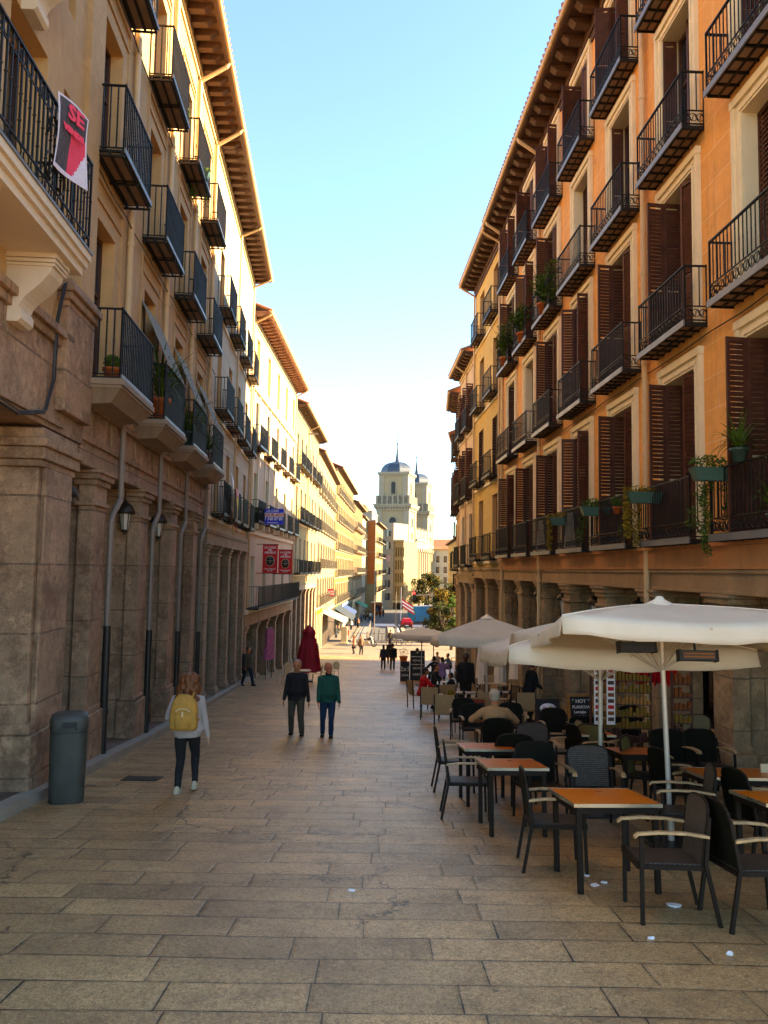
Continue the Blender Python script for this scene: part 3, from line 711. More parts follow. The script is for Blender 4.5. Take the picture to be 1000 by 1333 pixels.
for k, (c, lab) in enumerate([(10.9, 'lantern'), (13.9, ''), (16.9, ''), (19.9, ''), (22.9, ''), (25.9, ''), (28.9, '')]):
    lantern(tuple(FR.w(uR(c), -.35, -.3)), ['white glass lantern hanging at the right edge of the arcade above the cafe', 'hanging arcade lantern showing over the ridge of the big cream parasol', 'hanging arcade lantern just left of the big parasol peak', 'hanging arcade lantern second from the big parasol peak', 'hanging arcade lantern third from the big parasol peak', 'hanging arcade lantern beside the second downpipe of the orange building', 'farthest hanging lantern under the orange building'][k], 'lanterns hanging in the right arcade', 1.05)
def small_eave_house(name, fac, label, wallm, floors, hs, cols, ZT, ww=1.1, arcade_z=None, kind=None, sur=None, balc='iron', out=.6, rev=None, stonem=None, depth=.25, shut=None, bw=1.9, bd=.4, pipes=(), scroll=0, D=10, arc_sp=3.0, eave=True, roofc=None, belt=None, slats=18, sp=.14, railh=1.0, knobs=False, extra_top=0, wood=None, deck='slats', cat='building', ewood=None, eund=None, railm=None):
    B = Bld(name, fac, label, cat); U1 = fac.L; zb = gz(fac.P.y) - 2.0
    holes = [(c - ww / 2, c + ww / 2, f, f + h) for f, h in zip(floors, hs) for c in cols]
    Z0 = arcade_z if arcade_z is not None else zb
    m = B.mb(); wall_holes(m, 0, U1, Z0, ZT, holes, depth, rm=1); shell(m, 0, U1, Z0, ZT, D)
    m.quad((0, 0, Z0), (U1, 0, Z0), (U1, -D, Z0), (0, -D, Z0))
    B.add('wall', m, [wallm, rev or M_REVC])
    for i, (f, h) in enumerate(zip(floors, hs)):
        for j, c in enumerate(cols):
            k = kind[i] if isinstance(kind, (list, tuple)) else kind
            B.put(('w', i, k), french_window(B, ww, h, depth, sur, k, slats=slats, shut=shut, sw=.14, wood=wood), c, 0, f + .001)
            bt = balc[i] if isinstance(balc, (list, tuple)) else balc
            if bt == 'iron': B.put('b', balcony_iron(B, bw, bd, railh, scroll, None, sp, knobs, deck, railm=railm), c, .002, f)
            elif bt == 'guard':
                def mk():
                    r = B.mb(); rail_panel(r, (-ww / 2, .04), (ww / 2, .04), railh, sp, knobs=False); o = B.add('window_guard', r, M_IRON); return o
                B.put('g', mk, c, .0, f)
    for i, f in enumerate(floors):
        m = B.mb(); m.box(0, U1, .0012, .05, f - .22, f - .1); B.add('string_course', m, belt or M_CREAM)
    if arcade_z is not None:
        m = B.mb(); m.box(0, U1, -.7, .02, arcade_z - .5, arcade_z - .001); m.box(0, U1, .0205, .07, arcade_z - .12, arcade_z - .002); B.add('lintel_beam', m, stonem or M_LINT)
        n = max(1, round(U1 / arc_sp))
        for i in range(n + 1):
            u = min(max(U1 * i / n, .36), U1 - .36); pier(B, u - .33, u + .33, .8, gz(fac.w(u, 0, 0).y) - .3, arcade_z - .502, m=stonem or M_STONE2, cap_h=.4, base_h=.6)
        m = B.mb(); m.box(0, U1, -4.2, -.71, arcade_z - .25, arcade_z - .2); B.add('arcade_ceiling', m, M_SOFF)
        m = B.mb(); m.box(0, U1, -4.4, -4.2, zb, arcade_z); B.add('inner_wall', m, M_INWALL)
    if eave: eaves(B, 0, U1, ZT, out, sp=.6, cw=.2, ch=.16, D=D, wood=ewood, under=eund)
    for u in pipes:
        downpipe(B, u, [(out + .05, ZT), (out - .03, ZT - .1), (.09, ZT - .45), (.09, (arcade_z if arcade_z is not None else gz(fac.w(u, 0, 0).y)) + .1)], .05)
    return B
FR2 = Fac(Rx(30.62), 30.62, 4.42, 37.5, -1)
small_eave_house('yellow_apartment_building', FR2, 'narrow yellow ochre building next to the orange one with one window column and plant balcony', M_YELLO, [.57, 4.0, 7.5, 10.9], [2.7, 2.6, 2.5, 2.3], [1.6, 5.0], 14.1, 1.15, arcade_z=.2, kind=[None, 'D', None, None], rev=M_REVO, pipes=(.35, 6.7), out=.75, stonem=M_STONE3, ewood=M_WOODE, eund=M_WOODE, D=11, scroll=.18)
FR3 = Fac(4.42, 37.55, 4.25, 43, -1)
small_eave_house('peach_townhouse', FR3, 'low peach townhouse with dark eaves behind the yellow building on the right', M_PEACH, [.3, 3.7, 7.2], [2.6, 2.5, 2.3], [1.2, 3.9], 10.9, 1.0, arcade_z=-.1, kind=['C', 'B', 'B'], out=.6, pipes=(2.6,), stonem=M_STONE2)
FR4 = Fac(4.25, 43.05, 4.55, 48, -1)
small_eave_house('tan_townhouse', FR4, 'farthest tan townhouse of the right row with black balconies at the corner of the square', M_OCHL, [.1, 3.4, 6.8], [2.5, 2.4, 2.2], [1.2, 3.6], 10.1, 1.0, arcade_z=-.3, kind=['C', 'B', 'C'], out=.6, stonem=M_STONE3)
FR5 = Fac(4.7, 48.05, 7.2, 66, -1)
small_eave_house('corner_apartment_building', FR5, 'orange corner block set back past the end of the right row', M_ORANGE, [-1.2, 2.2, 5.6], [2.5, 2.4, 2.2], [2, 5.5, 9, 12.5, 16], 8.6, 1.0, arcade_z=-1.6, kind='C', out=.6, stonem=M_STONE3, slats=8)
FR6 = Fac(13.6, 128, 15.6, 185, -1)
small_eave_house('pale_yellow_row', FR6, 'pale yellow row of houses beyond the tree on the right', M_YELLO, [-4.5, -1.2, 2.2], [2.3, 2.3, 2.2], [3 + 4 * i for i in range(13)], 6.2, 1.2, kind=None, out=.7, balc=None, D=12)
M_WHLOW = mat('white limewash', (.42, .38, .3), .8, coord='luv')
FR7 = Fac(14.5, 262, 30, 258, 0)
small_eave_house('white_low_house', FR7, 'long low white house with a tiled roof far behind the square, right of the church', M_WHLOW, [-8, -4.4, -.8, 2.8], [2.3, 2.3, 2.2, 2.2], [1.5 + 2.6 * i for i in range(6)], 7.2, 1.2, kind=None, out=.5, balc=None, D=9)

# ================================================================ left row
FL0 = Fac(Lx(3), 3, Lx(12.35), 12.35, 1)
def uL(Z, F=None): return (Z - (F.P.y if F else 3)) / (F or FL0).U.y
M_CORB = mat('pale carved stone', (.62, .52, .41), .75, var=.08, scale=2, streak=.2)
def scroll_bracket(mb, u, w, z, H, d):
    """S shaped console: profile in (n,z), extruded along u"""
    prof = [(0, z), (d, z), (d, z - .1 * H), (d * .97, z - .22 * H)]
    for k in range(9):
        t = k / 8; prof.append((d * (.93 - .62 * t ** .8 + .05 * math.sin(t * 6)), z - H * (.28 + .5 * t)))
    prof += [(d * .36, z - H * .84), (d * .36, z - H * .95), (d * .28, z - H), (.0, z - H)]
    mb.prism([(a, b) for a, b in prof], 'x', u - w / 2, u + w / 2)
    for e, a, b in ((.05, .0, .07), (.035, .08, .13), (.02, .14, .18)):
        mb.box(u - w / 2 - e, u + w / 2 + e, .001, d + e, z - b * H, z - a * H)
def build_L0():
    B = Bld('stone_corner_building', FL0, 'nearest building on the left with big pale stone scroll brackets under its balcony', 'building')
    U1 = FL0.L; ZT = 15.5
    fl = [4.15, 8.2, 12.2]; cols = [uL(4.6), uL(7.1), uL(9.6)]
    holes = [(c - .62, c + .62, f, f + 2.9 if f < 12 else f + 2.5) for c in cols for f in fl] + [(uL(11.1) - .22, uL(11.1) + .1, f + .1, f + 2.9 if f < 12 else f + 2.4) for f in fl]
    m = B.mb(); wall_holes(m, 0, U1, 3.3, ZT, holes, .45, rm=1); shell(m, 0, U1, 3.3, ZT, 11); m.quad((0, 0, 3.3), (U1, 0, 3.3), (U1, -11, 3.3), (0, -11, 3.3))
    B.add('wall', m, [M_OCHL, M_REVO])
    for f in fl:
        for c in cols: B.put(('w', f > 12), french_window(B, 1.24, 2.5 if f > 12 else 2.9, .45, None, None), c, 0, f + .001)
        p = B.mb(); u = uL(11.1); p.quad((u - .22, -.44, f + .1), (u + .1, -.44, f + .1), (u + .1, -.44, f + 2.9), (u - .22, -.44, f + 2.9)); w_ = B.add('side_light', p, M_DARKW)
    # the long balcony
    a, b = 0, uL(10.0)
    for z, lab in ((4.15, 1), (8.2, 0)):
        m = B.mb(); m.box(a, b, .002, .78, z - .1, z); m.box(a, b - .02, .002, .74, z - .19, z - .101); m.box(a, b - .06, .002, .69, z - .30, z - .191)
        m.cur = 1; m.box(a, b + .01, .7, .8, z + .0005, z + .03); m.cur = 0
        bal = B.add('balcony', m, [M_CORB, M_IRONG]);
        for u in (uL(5.1), uL(7.3), uL(9.45)):
            k = B.mb(); scroll_bracket(k, u, .40, z - .301, .86, .56); B.add('bracket', k, M_CORB, bal)
        r = B.mb(); r.M = Matrix.Translation((0, 0, z + .03)); H = 1.22
        for (p, q) in (((a, .74), (b - .03, .74)), ((b - .03, .02), (b - .03, .74))):
            rail_panel(r, p, q, H, .125, r=.011, z0=.2, scroll=0, rr=.026)
            A = Vector((p[0], p[1], 0)); d = Vector((q[0], q[1], 0)) - A; L = d.length; d /= L
            for zz in (.06, H - .2):
                r.hexa([A + Vector((0, -.008, zz)), A + Vector((0, .008, zz)), A + d * L + Vector((0, .008, zz)), A + d * L + Vector((0, -.008, zz))], [A + Vector((0, -.008, zz + .016)), A + Vector((0, .008, zz + .016)), A + d * L + Vector((0, .008, zz + .016)), A + d * L + Vector((0, -.008, zz + .016))])
            n = max(1, int(L / .2))
            for i in range(n):
                for zc in (H - .1, .13):
                    c = A + d * (L * (i + .5) / n) + Vector((0, 0, zc)); rad = .075
                    pts = [c + d * (rad * math.cos(t * .698)) + Vector((0, 0, rad * math.sin(t * .698))) for t in range(10)]
                    for s, e in zip(pts, pts[1:]): r.cyl(s, e, .011, n=3, cap=False)
        if lab:      # cartouches: large lyre shaped scrolls in the front
            for uc in (uL(6.4), uL(8.6)):
                for sg in (-1, 1):
                    for (cx, cz, rad, st, en) in ((.0, .62, .30, 20, 160) , (.17, .38, .15, -120, 180), (.13, .88, .11, -40, 260)):
                        pts = [(uc + sg * (cx + rad * math.cos(R(st + (en - st) * j / 12))), .765, cz + rad * math.sin(R(st + (en - st) * j / 12))) for j in range(13)]
                        for s, e in zip(pts, pts[1:]): r.cyl(s, e, .014, n=4, cap=False)
        B.add('railing', r, M_IRON, bal)
    # cornice and stone beam over the arcade
    m = B.mb(); m.box(0, U1 - 1.0, .002, .16, 3.3, 3.42); m.box(0, U1 - 1.0, .001, .09, 3.18, 3.299); m.box(0, U1 + .02, -1.1, .03, 1.95, 3.179); m.box(0, U1 - 1.0, .0305, .075, 2.02, 2.1)
    B.add('lintel_beam', m, M_STONE1, bevel=.012)
    # the wide pier at the building's end, with its block and capital
    u0, u1 = uL(10.55), uL(12.3)
    m = B.mb(); zg = gz(10.5) - .3
    m.box(u0 + .02, u1 - .42, -1.6, .02, zg, 1.35); m.box(u0 + .12, u1 - .55, .021, .10, zg, 1.35)
    for e, a, b in ((.04, 1.351, 1.45), (.09, 1.451, 1.62), (.13, 1.621, 1.74), (.05, 1.741, 1.9)): m.box(u0 - e, u1 - .4 + e, -1.6 - e, .04 + e, a, b)
    m.box(u0 - .1, u1 - .3, -1.7, .13, zg, zg + 1.15); m.box(u0 - .05, u1 - .36, -1.66, .09, zg + 1.151, zg + 1.3)
    m.box(u0 + .5, u1 + .02, -.8, .16, 2.25, 3.9); m.box(u0 + .46, u1 + .06, -.84, .21, 3.901, 4.02); m.box(u0 + .42, u1 + .1, -.88, .26, 4.021, 4.14); m.box(u0 + .46, u1 + .06, -.8, .2, 4.141, 4.22)
    B.add('pier', m, M_STONE1, bevel=.02)
    m = B.mb(); m.box(uL(4.2), uL(5.4), -1.6, .02, gz(5) - .3, 1.949); B.add('pier', m, M_STONE1, bevel=.02)
    m = B.mb(); m.box(U1 - .62, U1 + .02, .0015, .09, 4.225, ZT - .3); B.add('corner_pilaster', m, M_OCHL)
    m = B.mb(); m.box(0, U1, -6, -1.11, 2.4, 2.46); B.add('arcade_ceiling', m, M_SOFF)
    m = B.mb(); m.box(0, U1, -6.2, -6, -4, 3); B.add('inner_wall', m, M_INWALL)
    g = B.mb(); pts = [(uL(10.95), .12, 4.1), (uL(10.75), .1, 3.5), (uL(10.72), .1, 2.6), (uL(10.5), .08, 2.1), (uL(9.6), .08, 1.9), (uL(8), .08, 2.0)]; g.tube(pts, .018, n=5); g.tube([(a, b + .03, c + .03) for a, b, c in pts], .01, n=4); B.add('cable', g, M_BLACK)
    eaves(B, 0, U1, ZT, .85, sp=.6, D=11)
build_L0()
# ---------------------------------------------------------------- the ochre building with stone balconies
FL1 = Fac(Lx(12.37), 12.37, Lx(25.75), 25.75, 1)
def build_L1():
    B = Bld('ochre_arcade_building', FL1, 'ochre left building on a tall stone arcade with grey kinked downpipes and black iron balconies', 'building'); F = FL1
    U1 = F.L; ZT = 14.7; fl = [3.05, 6.92, 10.5]; hs = [2.9, 2.65, 2.5]
    cols = [uL(13.3 + 3.4 * k, F) for k in range(4)]
    holes = [(c - .58, c + .52, f, f + h) for f, h in zip(fl, hs) for c in cols]
    m = B.mb(); wall_holes(m, 0, U1, 2.75, ZT, holes, .3, rm=1); shell(m, 0, U1, 2.75, ZT, 11); m.quad((0, 0, 2.75), (U1, 0, 2.75), (U1, -11, 2.75), (0, -11, 2.75))
    B.add('wall', m, [M_OCHL, M_REVO])
    for i, (f, h) in enumerate(zip(fl, hs)):
        for j, c in enumerate(cols):
            B.put(('w', i), french_window(B, 1.1, h, .3, None, None), c - .03, 0, f + .001)
            if i: B.put('b', balcony_iron(B, 1.95, .5, 1.15, 0, M_IRONG, .12, True, 'slats', drop=.05), c + .0, .002, f)
            else: B.put('b0', balcony_iron(B, 2.2, .62, 1.15, 0, M_IRONG, .115, True, 'stone', drop=.03), c + .05, .002, f)
            # sunk panels and mouldings between the floors
        for c in cols:
            m = B.mb(); zt = f + h
            for (a, b, cc, d) in ((c - .95, c + .9, zt + .28, zt + .34), (c - .95, c + .9, zt + .62 if i < 2 else zt + .5, zt + .68 if i < 2 else zt + .56), (c - .95, c - .89, zt + .341, zt + .619 if i < 2 else zt + .499), (c + .84, c + .9, zt + .341, zt + .619 if i < 2 else zt + .499)):
                m.box(a, b, .001, .035, cc, d)
            m.box(c - .95, c - .86, .001, .03, f + .0, zt + .279); m.box(c + .81, c + .9, .001, .03, f + .0, zt + .279)
            B.add('panel_moulding', m, M_OCHL)
    for j, c in enumerate(cols):
        Z = 14.55 + 3.4 * j; u = uL(Z, F); zc = .95
        downpipe(B, u, [(.9, ZT + .05), (.8, ZT - .12), (.08, ZT - .6), (.08, 3.3)], .062, M_PIPEC)
        # grey lower run passing the beam, kinking back to the pier
        zg = gz(Z - .6)
        downpipe(B, u, [(.09, 2.95), (.09, 1.25), (.05, .95, -.32), (.05, .8, -.42), (.05, zg + 2.4, -.42)], .055, M_PIPEG)
        downpipe(B, u - .42, [(.06, zg + 2.4), (.06, zg + .1)], .07, M_PIPEB)
    m = B.mb(); m.box(0, U1, -1.0, -.02, 1.65, 2.749); m.box(0, U1, -.0195, .03, 2.05, 2.16); m.box(0, U1, -.0195, .07, 2.62, 2.74); m.box(0, U1, -.019, .0, 1.66, 1.78)
    for c in cols: m.box(c + .78, c + .86, -.0195, .012, 2.161, 2.619); m.box(c - .86, c - .78, -.0195, .012, 2.161, 2.619)
    B.add('lintel_beam', m, M_STONE1, bevel=.01)
    for k in range(4):
        Z1 = 14.0 + 3.32 * k
        pier(B, uL(Z1 - .78, F), uL(Z1, F), 1.05, gz(Z1) - .1, 1.648, n0=.0, m=M_STONE1, cap_h=.62, base_h=1.05)
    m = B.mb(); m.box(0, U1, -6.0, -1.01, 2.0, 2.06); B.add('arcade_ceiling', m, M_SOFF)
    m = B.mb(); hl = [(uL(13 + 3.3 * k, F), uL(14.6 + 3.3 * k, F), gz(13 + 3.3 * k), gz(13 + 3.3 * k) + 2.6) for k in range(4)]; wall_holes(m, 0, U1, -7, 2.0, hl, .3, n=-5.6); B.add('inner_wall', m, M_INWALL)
    for h in hl:
        m = B.mb(); m.box(h[0] + .001, h[1] - .001, -5.88, -5.82, h[2], h[3] - .001); B.add('shop_door', m, M_DARKW)
    for zc, sag in ((2.9, .03), (6.6, .06), (10.2, .06)):
        g = B.mb(); g.tube([(U1 * q / 24, .1, zc - sag * abs(math.sin(q * 1.1))) for q in range(25)], .013, 4); B.add('cable', g, M_BLACK)
    eaves(B, 0, U1, ZT, .85, sp=.5, cw=.2, ch=.2, D=11)
build_L1()
for k, lab in enumerate(['wall lantern with a flared hood beside the nearest left pier', 'left arcade lantern tucked behind the first kinked downpipe', 'left arcade lantern behind the second kinked downpipe']):
    lantern(tuple(FL1.w(uL(12.62 + 3.32 * k + (.5 if k else 0), FL1), -.3, 1.62)), lab, 'lanterns hanging in the left arcade', .85)
# ---------------------------------------------------------------- grey stone faced building with paired piers
FL1b = Fac(Lx(25.77), 25.77, Lx(38.5), 38.5, 1)
B = small_eave_house('grey_stone_building', FL1b, 'narrow grey stone-faced left building with dark pilaster capitals and a flag on its balcony', M_GREYB, [1.85, 5.5, 9.15], [2.6, 2.5, 2.4], [1.7 + 3.15 * k for k in range(4)], 14.7, 1.0, arcade_z=1.3, kind=None, rev=M_REVO, bw=2.0, bd=.45, pipes=(6.4, 12.4), stonem=M_STONE2, depth=.35, arc_sp=3.2, out=.85, sp=.12, railh=1.15, D=11, knobs=True)
# ---------------------------------------------------------------- cream house with the long lit top floor
FL2 = Fac(-6.88, 38.53, -6.62, 56, 1)
def build_L2():
    F = FL2; B = Bld('cream_apartment_building', F, 'cream and pink-beige left building with sunlit top storey, blue letting board and red banners', 'building')
    U1 = F.L; ZT = 13.1; Z0 = -2.35
    cols = [1.9 + 3.6 * k for k in range(5)]; fl = [-2.1, 2.4, 6.3, 9.9]; hs = [2.7, 2.6, 2.5, 2.3]
    cols = [c for c in cols if c < U1 - .8]
    holes = [(c - .52, c + .52, f, f + h) for f, h in zip(fl, hs) for c in cols]
    m = B.mb(); wall_holes(m, 0, U1, Z0, ZT, holes, .3, rm=1); shell(m, 0, U1, Z0, ZT, 11); m.quad((0, 0, Z0), (U1, 0, Z0), (U1, -11, Z0), (0, -11, Z0))
    B.add('wall', m, [M_PEACH, M_REVC])
    m = B.mb()
    for c in cols: m.box(c - .82, c - .6, .001, .05, 2.3, 9.2); m.box(c + .6, c + .82, .001, .05, 2.3, 9.2)
    m.box(0, U1, .001, .14, 9.25, 9.5); m.box(0, U1, .001, .1, 1.75, 1.95); m.box(0, U1, .001, .12, -2.34, -2.12)
    for c in cols: m.box(c - 1.0, c - .82, .001, .4, 2.02, 2.3); m.box(c + .82, c + 1.0, .001, .4, 2.02, 2.3)
    B.add('pilaster_band', m, M_CREAM)
    for i, (f, h) in enumerate(zip(fl, hs)):
        for c in cols:
            B.put(('w', i), french_window(B, 1.04, h, .3, None, 'C' if i == 3 else None, slats=14, shut=M_SHUTY), c, 0, f + .001)
            if i in (1, 2): B.put('b', balcony_iron(B, 2.3, .45, 1.1, 0, M_IRONG, .13, True, 'slats'), c, .002, f)
    # one long balcony on the lowest floor
    m = B.mb(); m.box(.5, U1 - .4, .002, .62, -2.12, -2.04)
    bl = B.add('balcony', m, M_IRON); r = B.mb(); r.M = Matrix.Translation((0, 0, -2.04)); rail_panel(r, (.52, .6), (U1 - .42, .6), 1.1, .13, knobs=False); rail_panel(r, (.52, 0), (.52, .6), 1.1, .13, knobs=False); B.add('railing', r, M_IRON, bl)
    m = B.mb(); m.box(0, U1, -.8, .04, -2.95, Z0 - .001); B.add('lintel_beam', m, M_STONE3)
    for k in range(6):
        u = .5 + (U1 - 1) * k / 5; pier(B, u - .25, u + .25, .7, gz(38.5 + u) - .2, -2.952, m=M_STONE2, cap_h=.35, base_h=.4)
    m = B.mb(); m.box(0, U1, -4.5, -.81, -2.6, -2.55); B.add('arcade_ceiling', m, M_SOFF)
    m = B.mb(); m.box(0, U1, -4.7, -4.5, -8, -2.4); B.add('inner_wall', m, M_INWALL)
    eaves(B, 0, U1, ZT, .85, sp=.6, cw=.18, ch=.18, wood=M_WOODR, D=11)
    for u in (.3, U1 - .3): downpipe(B, u, [(.88, ZT), (.8, ZT - .1), (.08, ZT - .5), (.08, -2)], .055, M_PIPEC)
M_SHUTY = mat('cream shutter paint', (.55, .42, .18), .6, var=.12)
M_WOODR = mat('reddish eaves wood', (.24, .12, .085), .7, var=.3, scale=4)
build_L2()
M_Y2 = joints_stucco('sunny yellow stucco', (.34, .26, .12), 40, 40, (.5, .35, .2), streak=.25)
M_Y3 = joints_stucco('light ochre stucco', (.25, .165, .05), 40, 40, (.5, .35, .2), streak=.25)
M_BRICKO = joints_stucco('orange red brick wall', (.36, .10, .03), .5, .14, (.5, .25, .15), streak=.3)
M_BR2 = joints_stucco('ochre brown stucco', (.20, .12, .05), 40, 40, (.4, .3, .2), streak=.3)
M_CRM2 = joints_stucco('pale yellow cream stucco', (.26, .20, .11), 40, 40, (.5, .35, .2), streak=.3)
M_SHUTC = mat('ochre louvre paint', (.13, .07, .025), .7)
M_TRIM = mat('pale yellow white trim', (.33, .29, .2), .7)
M_RAILP = mat('faded grey railing paint', (.20, .16, .11), .6)
FL3 = Fac(-6.6, 56.03, -6.35, 73, 1)
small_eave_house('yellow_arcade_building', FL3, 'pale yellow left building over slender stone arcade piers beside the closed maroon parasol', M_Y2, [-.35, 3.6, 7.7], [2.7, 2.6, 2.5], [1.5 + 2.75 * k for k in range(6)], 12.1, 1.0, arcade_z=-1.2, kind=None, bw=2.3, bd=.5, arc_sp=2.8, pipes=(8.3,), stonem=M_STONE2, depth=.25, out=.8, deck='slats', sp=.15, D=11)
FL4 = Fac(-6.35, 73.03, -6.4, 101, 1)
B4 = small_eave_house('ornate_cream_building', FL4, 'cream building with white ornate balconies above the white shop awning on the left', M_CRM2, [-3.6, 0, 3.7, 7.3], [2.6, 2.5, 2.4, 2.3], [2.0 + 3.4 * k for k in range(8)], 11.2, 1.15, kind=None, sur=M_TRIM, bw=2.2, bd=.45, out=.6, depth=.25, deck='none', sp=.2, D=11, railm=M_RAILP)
FL5 = Fac(-6.35, 101.05, -5.45, 137, 1)
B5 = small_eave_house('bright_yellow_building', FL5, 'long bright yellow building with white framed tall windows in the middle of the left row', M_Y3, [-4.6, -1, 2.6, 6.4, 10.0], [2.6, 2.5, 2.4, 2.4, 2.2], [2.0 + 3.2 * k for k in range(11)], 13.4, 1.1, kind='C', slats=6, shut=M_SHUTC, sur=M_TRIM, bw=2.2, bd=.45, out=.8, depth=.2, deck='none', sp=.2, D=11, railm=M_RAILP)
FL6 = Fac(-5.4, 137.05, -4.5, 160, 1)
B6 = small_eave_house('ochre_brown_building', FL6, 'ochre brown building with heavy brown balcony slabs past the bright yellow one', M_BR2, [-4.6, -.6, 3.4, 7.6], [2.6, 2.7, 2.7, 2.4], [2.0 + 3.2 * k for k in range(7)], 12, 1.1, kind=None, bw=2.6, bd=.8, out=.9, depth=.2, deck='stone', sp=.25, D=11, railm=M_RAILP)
M_WHT2 = mat('greyish white render', (.3, .27, .21), .8, coord='luv')
FL7 = Fac(-4.45, 160.05, -4.0, 172, 1)
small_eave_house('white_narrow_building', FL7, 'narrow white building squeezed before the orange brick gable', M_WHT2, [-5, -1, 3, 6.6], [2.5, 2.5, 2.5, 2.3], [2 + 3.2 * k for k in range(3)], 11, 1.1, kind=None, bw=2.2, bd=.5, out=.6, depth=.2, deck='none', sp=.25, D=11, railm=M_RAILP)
# orange brick gable with its white street front
def build_L8():
    F = Fac(-1.9, 176, -.2, 203, 1); B = Bld('brick_gable_building', F, 'apartment building with a tall plain orange brick gable and balconies on its street side', 'building'); U1 = F.L
    fl = [-5, -1, 3, 6.6]; cols = [3 + 3.6 * k for k in range(7)]
    holes = [(c - .7, c + .7, f, f + 2.4) for f in fl for c in cols]
    m = B.mb(); wall_holes(m, 0, U1, -11, 10.8, holes, .3); shell(m, 0, U1, -11, 10.8, 2.6)
    B.add('wall', m, M_CRM2)
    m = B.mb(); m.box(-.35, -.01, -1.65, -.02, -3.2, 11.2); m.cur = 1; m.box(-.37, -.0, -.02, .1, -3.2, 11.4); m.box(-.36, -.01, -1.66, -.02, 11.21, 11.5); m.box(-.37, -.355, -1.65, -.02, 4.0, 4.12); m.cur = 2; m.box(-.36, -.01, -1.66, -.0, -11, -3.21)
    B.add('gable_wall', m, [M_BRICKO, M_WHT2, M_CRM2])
    for f in fl:
        for c in cols: B.put('w', french_window(B, 1.4, 2.4, .3, None, None), c, 0, f + .001); B.put('b', balcony_iron(B, 2.6, .9, 1.0, 0, M_TRIM, .3, False, 'none'), c, .002, f)
    eaves(B, 0, U1, 10.8, 1.0, sp=1.2, D=2.6, roof=False)
    m = B.mb(); m.box(-.3, U1 * .6, -5.2, -.8, 10.9, 13.4); m.cur = 1; m.box(-.5, U1 * .6, -5.4, -.6, 13.41, 13.6); B.add('attic', m, [M_WHT2, M_CREAM])
    m = B.mb(); m.hexa([(-.6, -6.2, 13.61), (14, -6.2, 13.61), (14, -1.9, 13.61), (-.6, -1.9, 13.61)], [(2, -6.2, 15.2), (14, -6.2, 15.2), (14, -2.6, 15.2), (2, -2.6, 15.2)]); B.add('roof', m, M_TILER)
M_TILER = mat('red clay roof tiles', (.52, .17, .09), .8, var=.2, scale=4)
build_L8()
M_SHUTB = mat('brown ochre shutter paint', (.10, .055, .02), .7)
M_PINKB = mat('pink panel', (.45, .27, .24), .7, var=.08)
M_BEIGE = mat('beige concrete panel', (.24, .2, .15), .8, var=.1)
def build_L9():
    F = Fac(.1, 206, 5.2, 203, 0); B = Bld('modern_beige_block', F, 'modern beige block with square windows in front of the church towers', 'building'); U1 = F.L
    holes = [(.5, 2.1, z, z + 1.9) for z in (-8, -4.6, -1.2, 2.2, 5.6, 9.0)]
    m = B.mb(); wall_holes(m, 0, 3.0, -11.2, 12.6, holes, .3); shell(m, 0, 3.0, -11.2, 12.6, 8)
    m.cur = 1; hl = [(3.5 + .72 * k, 3.9 + .72 * k, z, z + 2.4) for k in range(4) for z in (-6.6, -3.2, .2, 3.6)]
    wall_holes(m, 3.001, U1, -8, 7.6, hl, .25, n=-.3); m.quad((U1, -.3, -11), (U1, -8, -11), (U1, -8, 7.6), (U1, -.3, 7.6)); m.quad((3, -.3, 7.6), (U1, -.3, 7.6), (U1, -8, 7.6), (3, -8, 7.6))
    m.cur = 2; m.box(2.8, U1 + .4, -.7, .2, 7.61, 8.1); m.box(3, U1 + .4, -.6, .5, -8.5, -8.01)
    B.add('wall', m, [M_BEIGE, M_CRM2, M_TRIM])
    for i, h in enumerate(holes):
        p = B.mb(); p.box(h[0] + .01, h[1] - .01, -.28, -.22, h[2] + .01, h[3] - .01); B.add('window', p, M_PINKB if i == 3 else M_GLASS)
    for h in hl:
        p = B.mb(); p.quad((h[0], -.5, h[2]), (h[1], -.5, h[2]), (h[1], -.5, h[3]), (h[0], -.5, h[3])); B.add('window', p, M_SHUTB)
    m = B.mb(); m.box(3.1, U1, -1.5, -1.2, -11.2, -8.51); B.add('shop_front', m, M_GLASS)
build_L9()
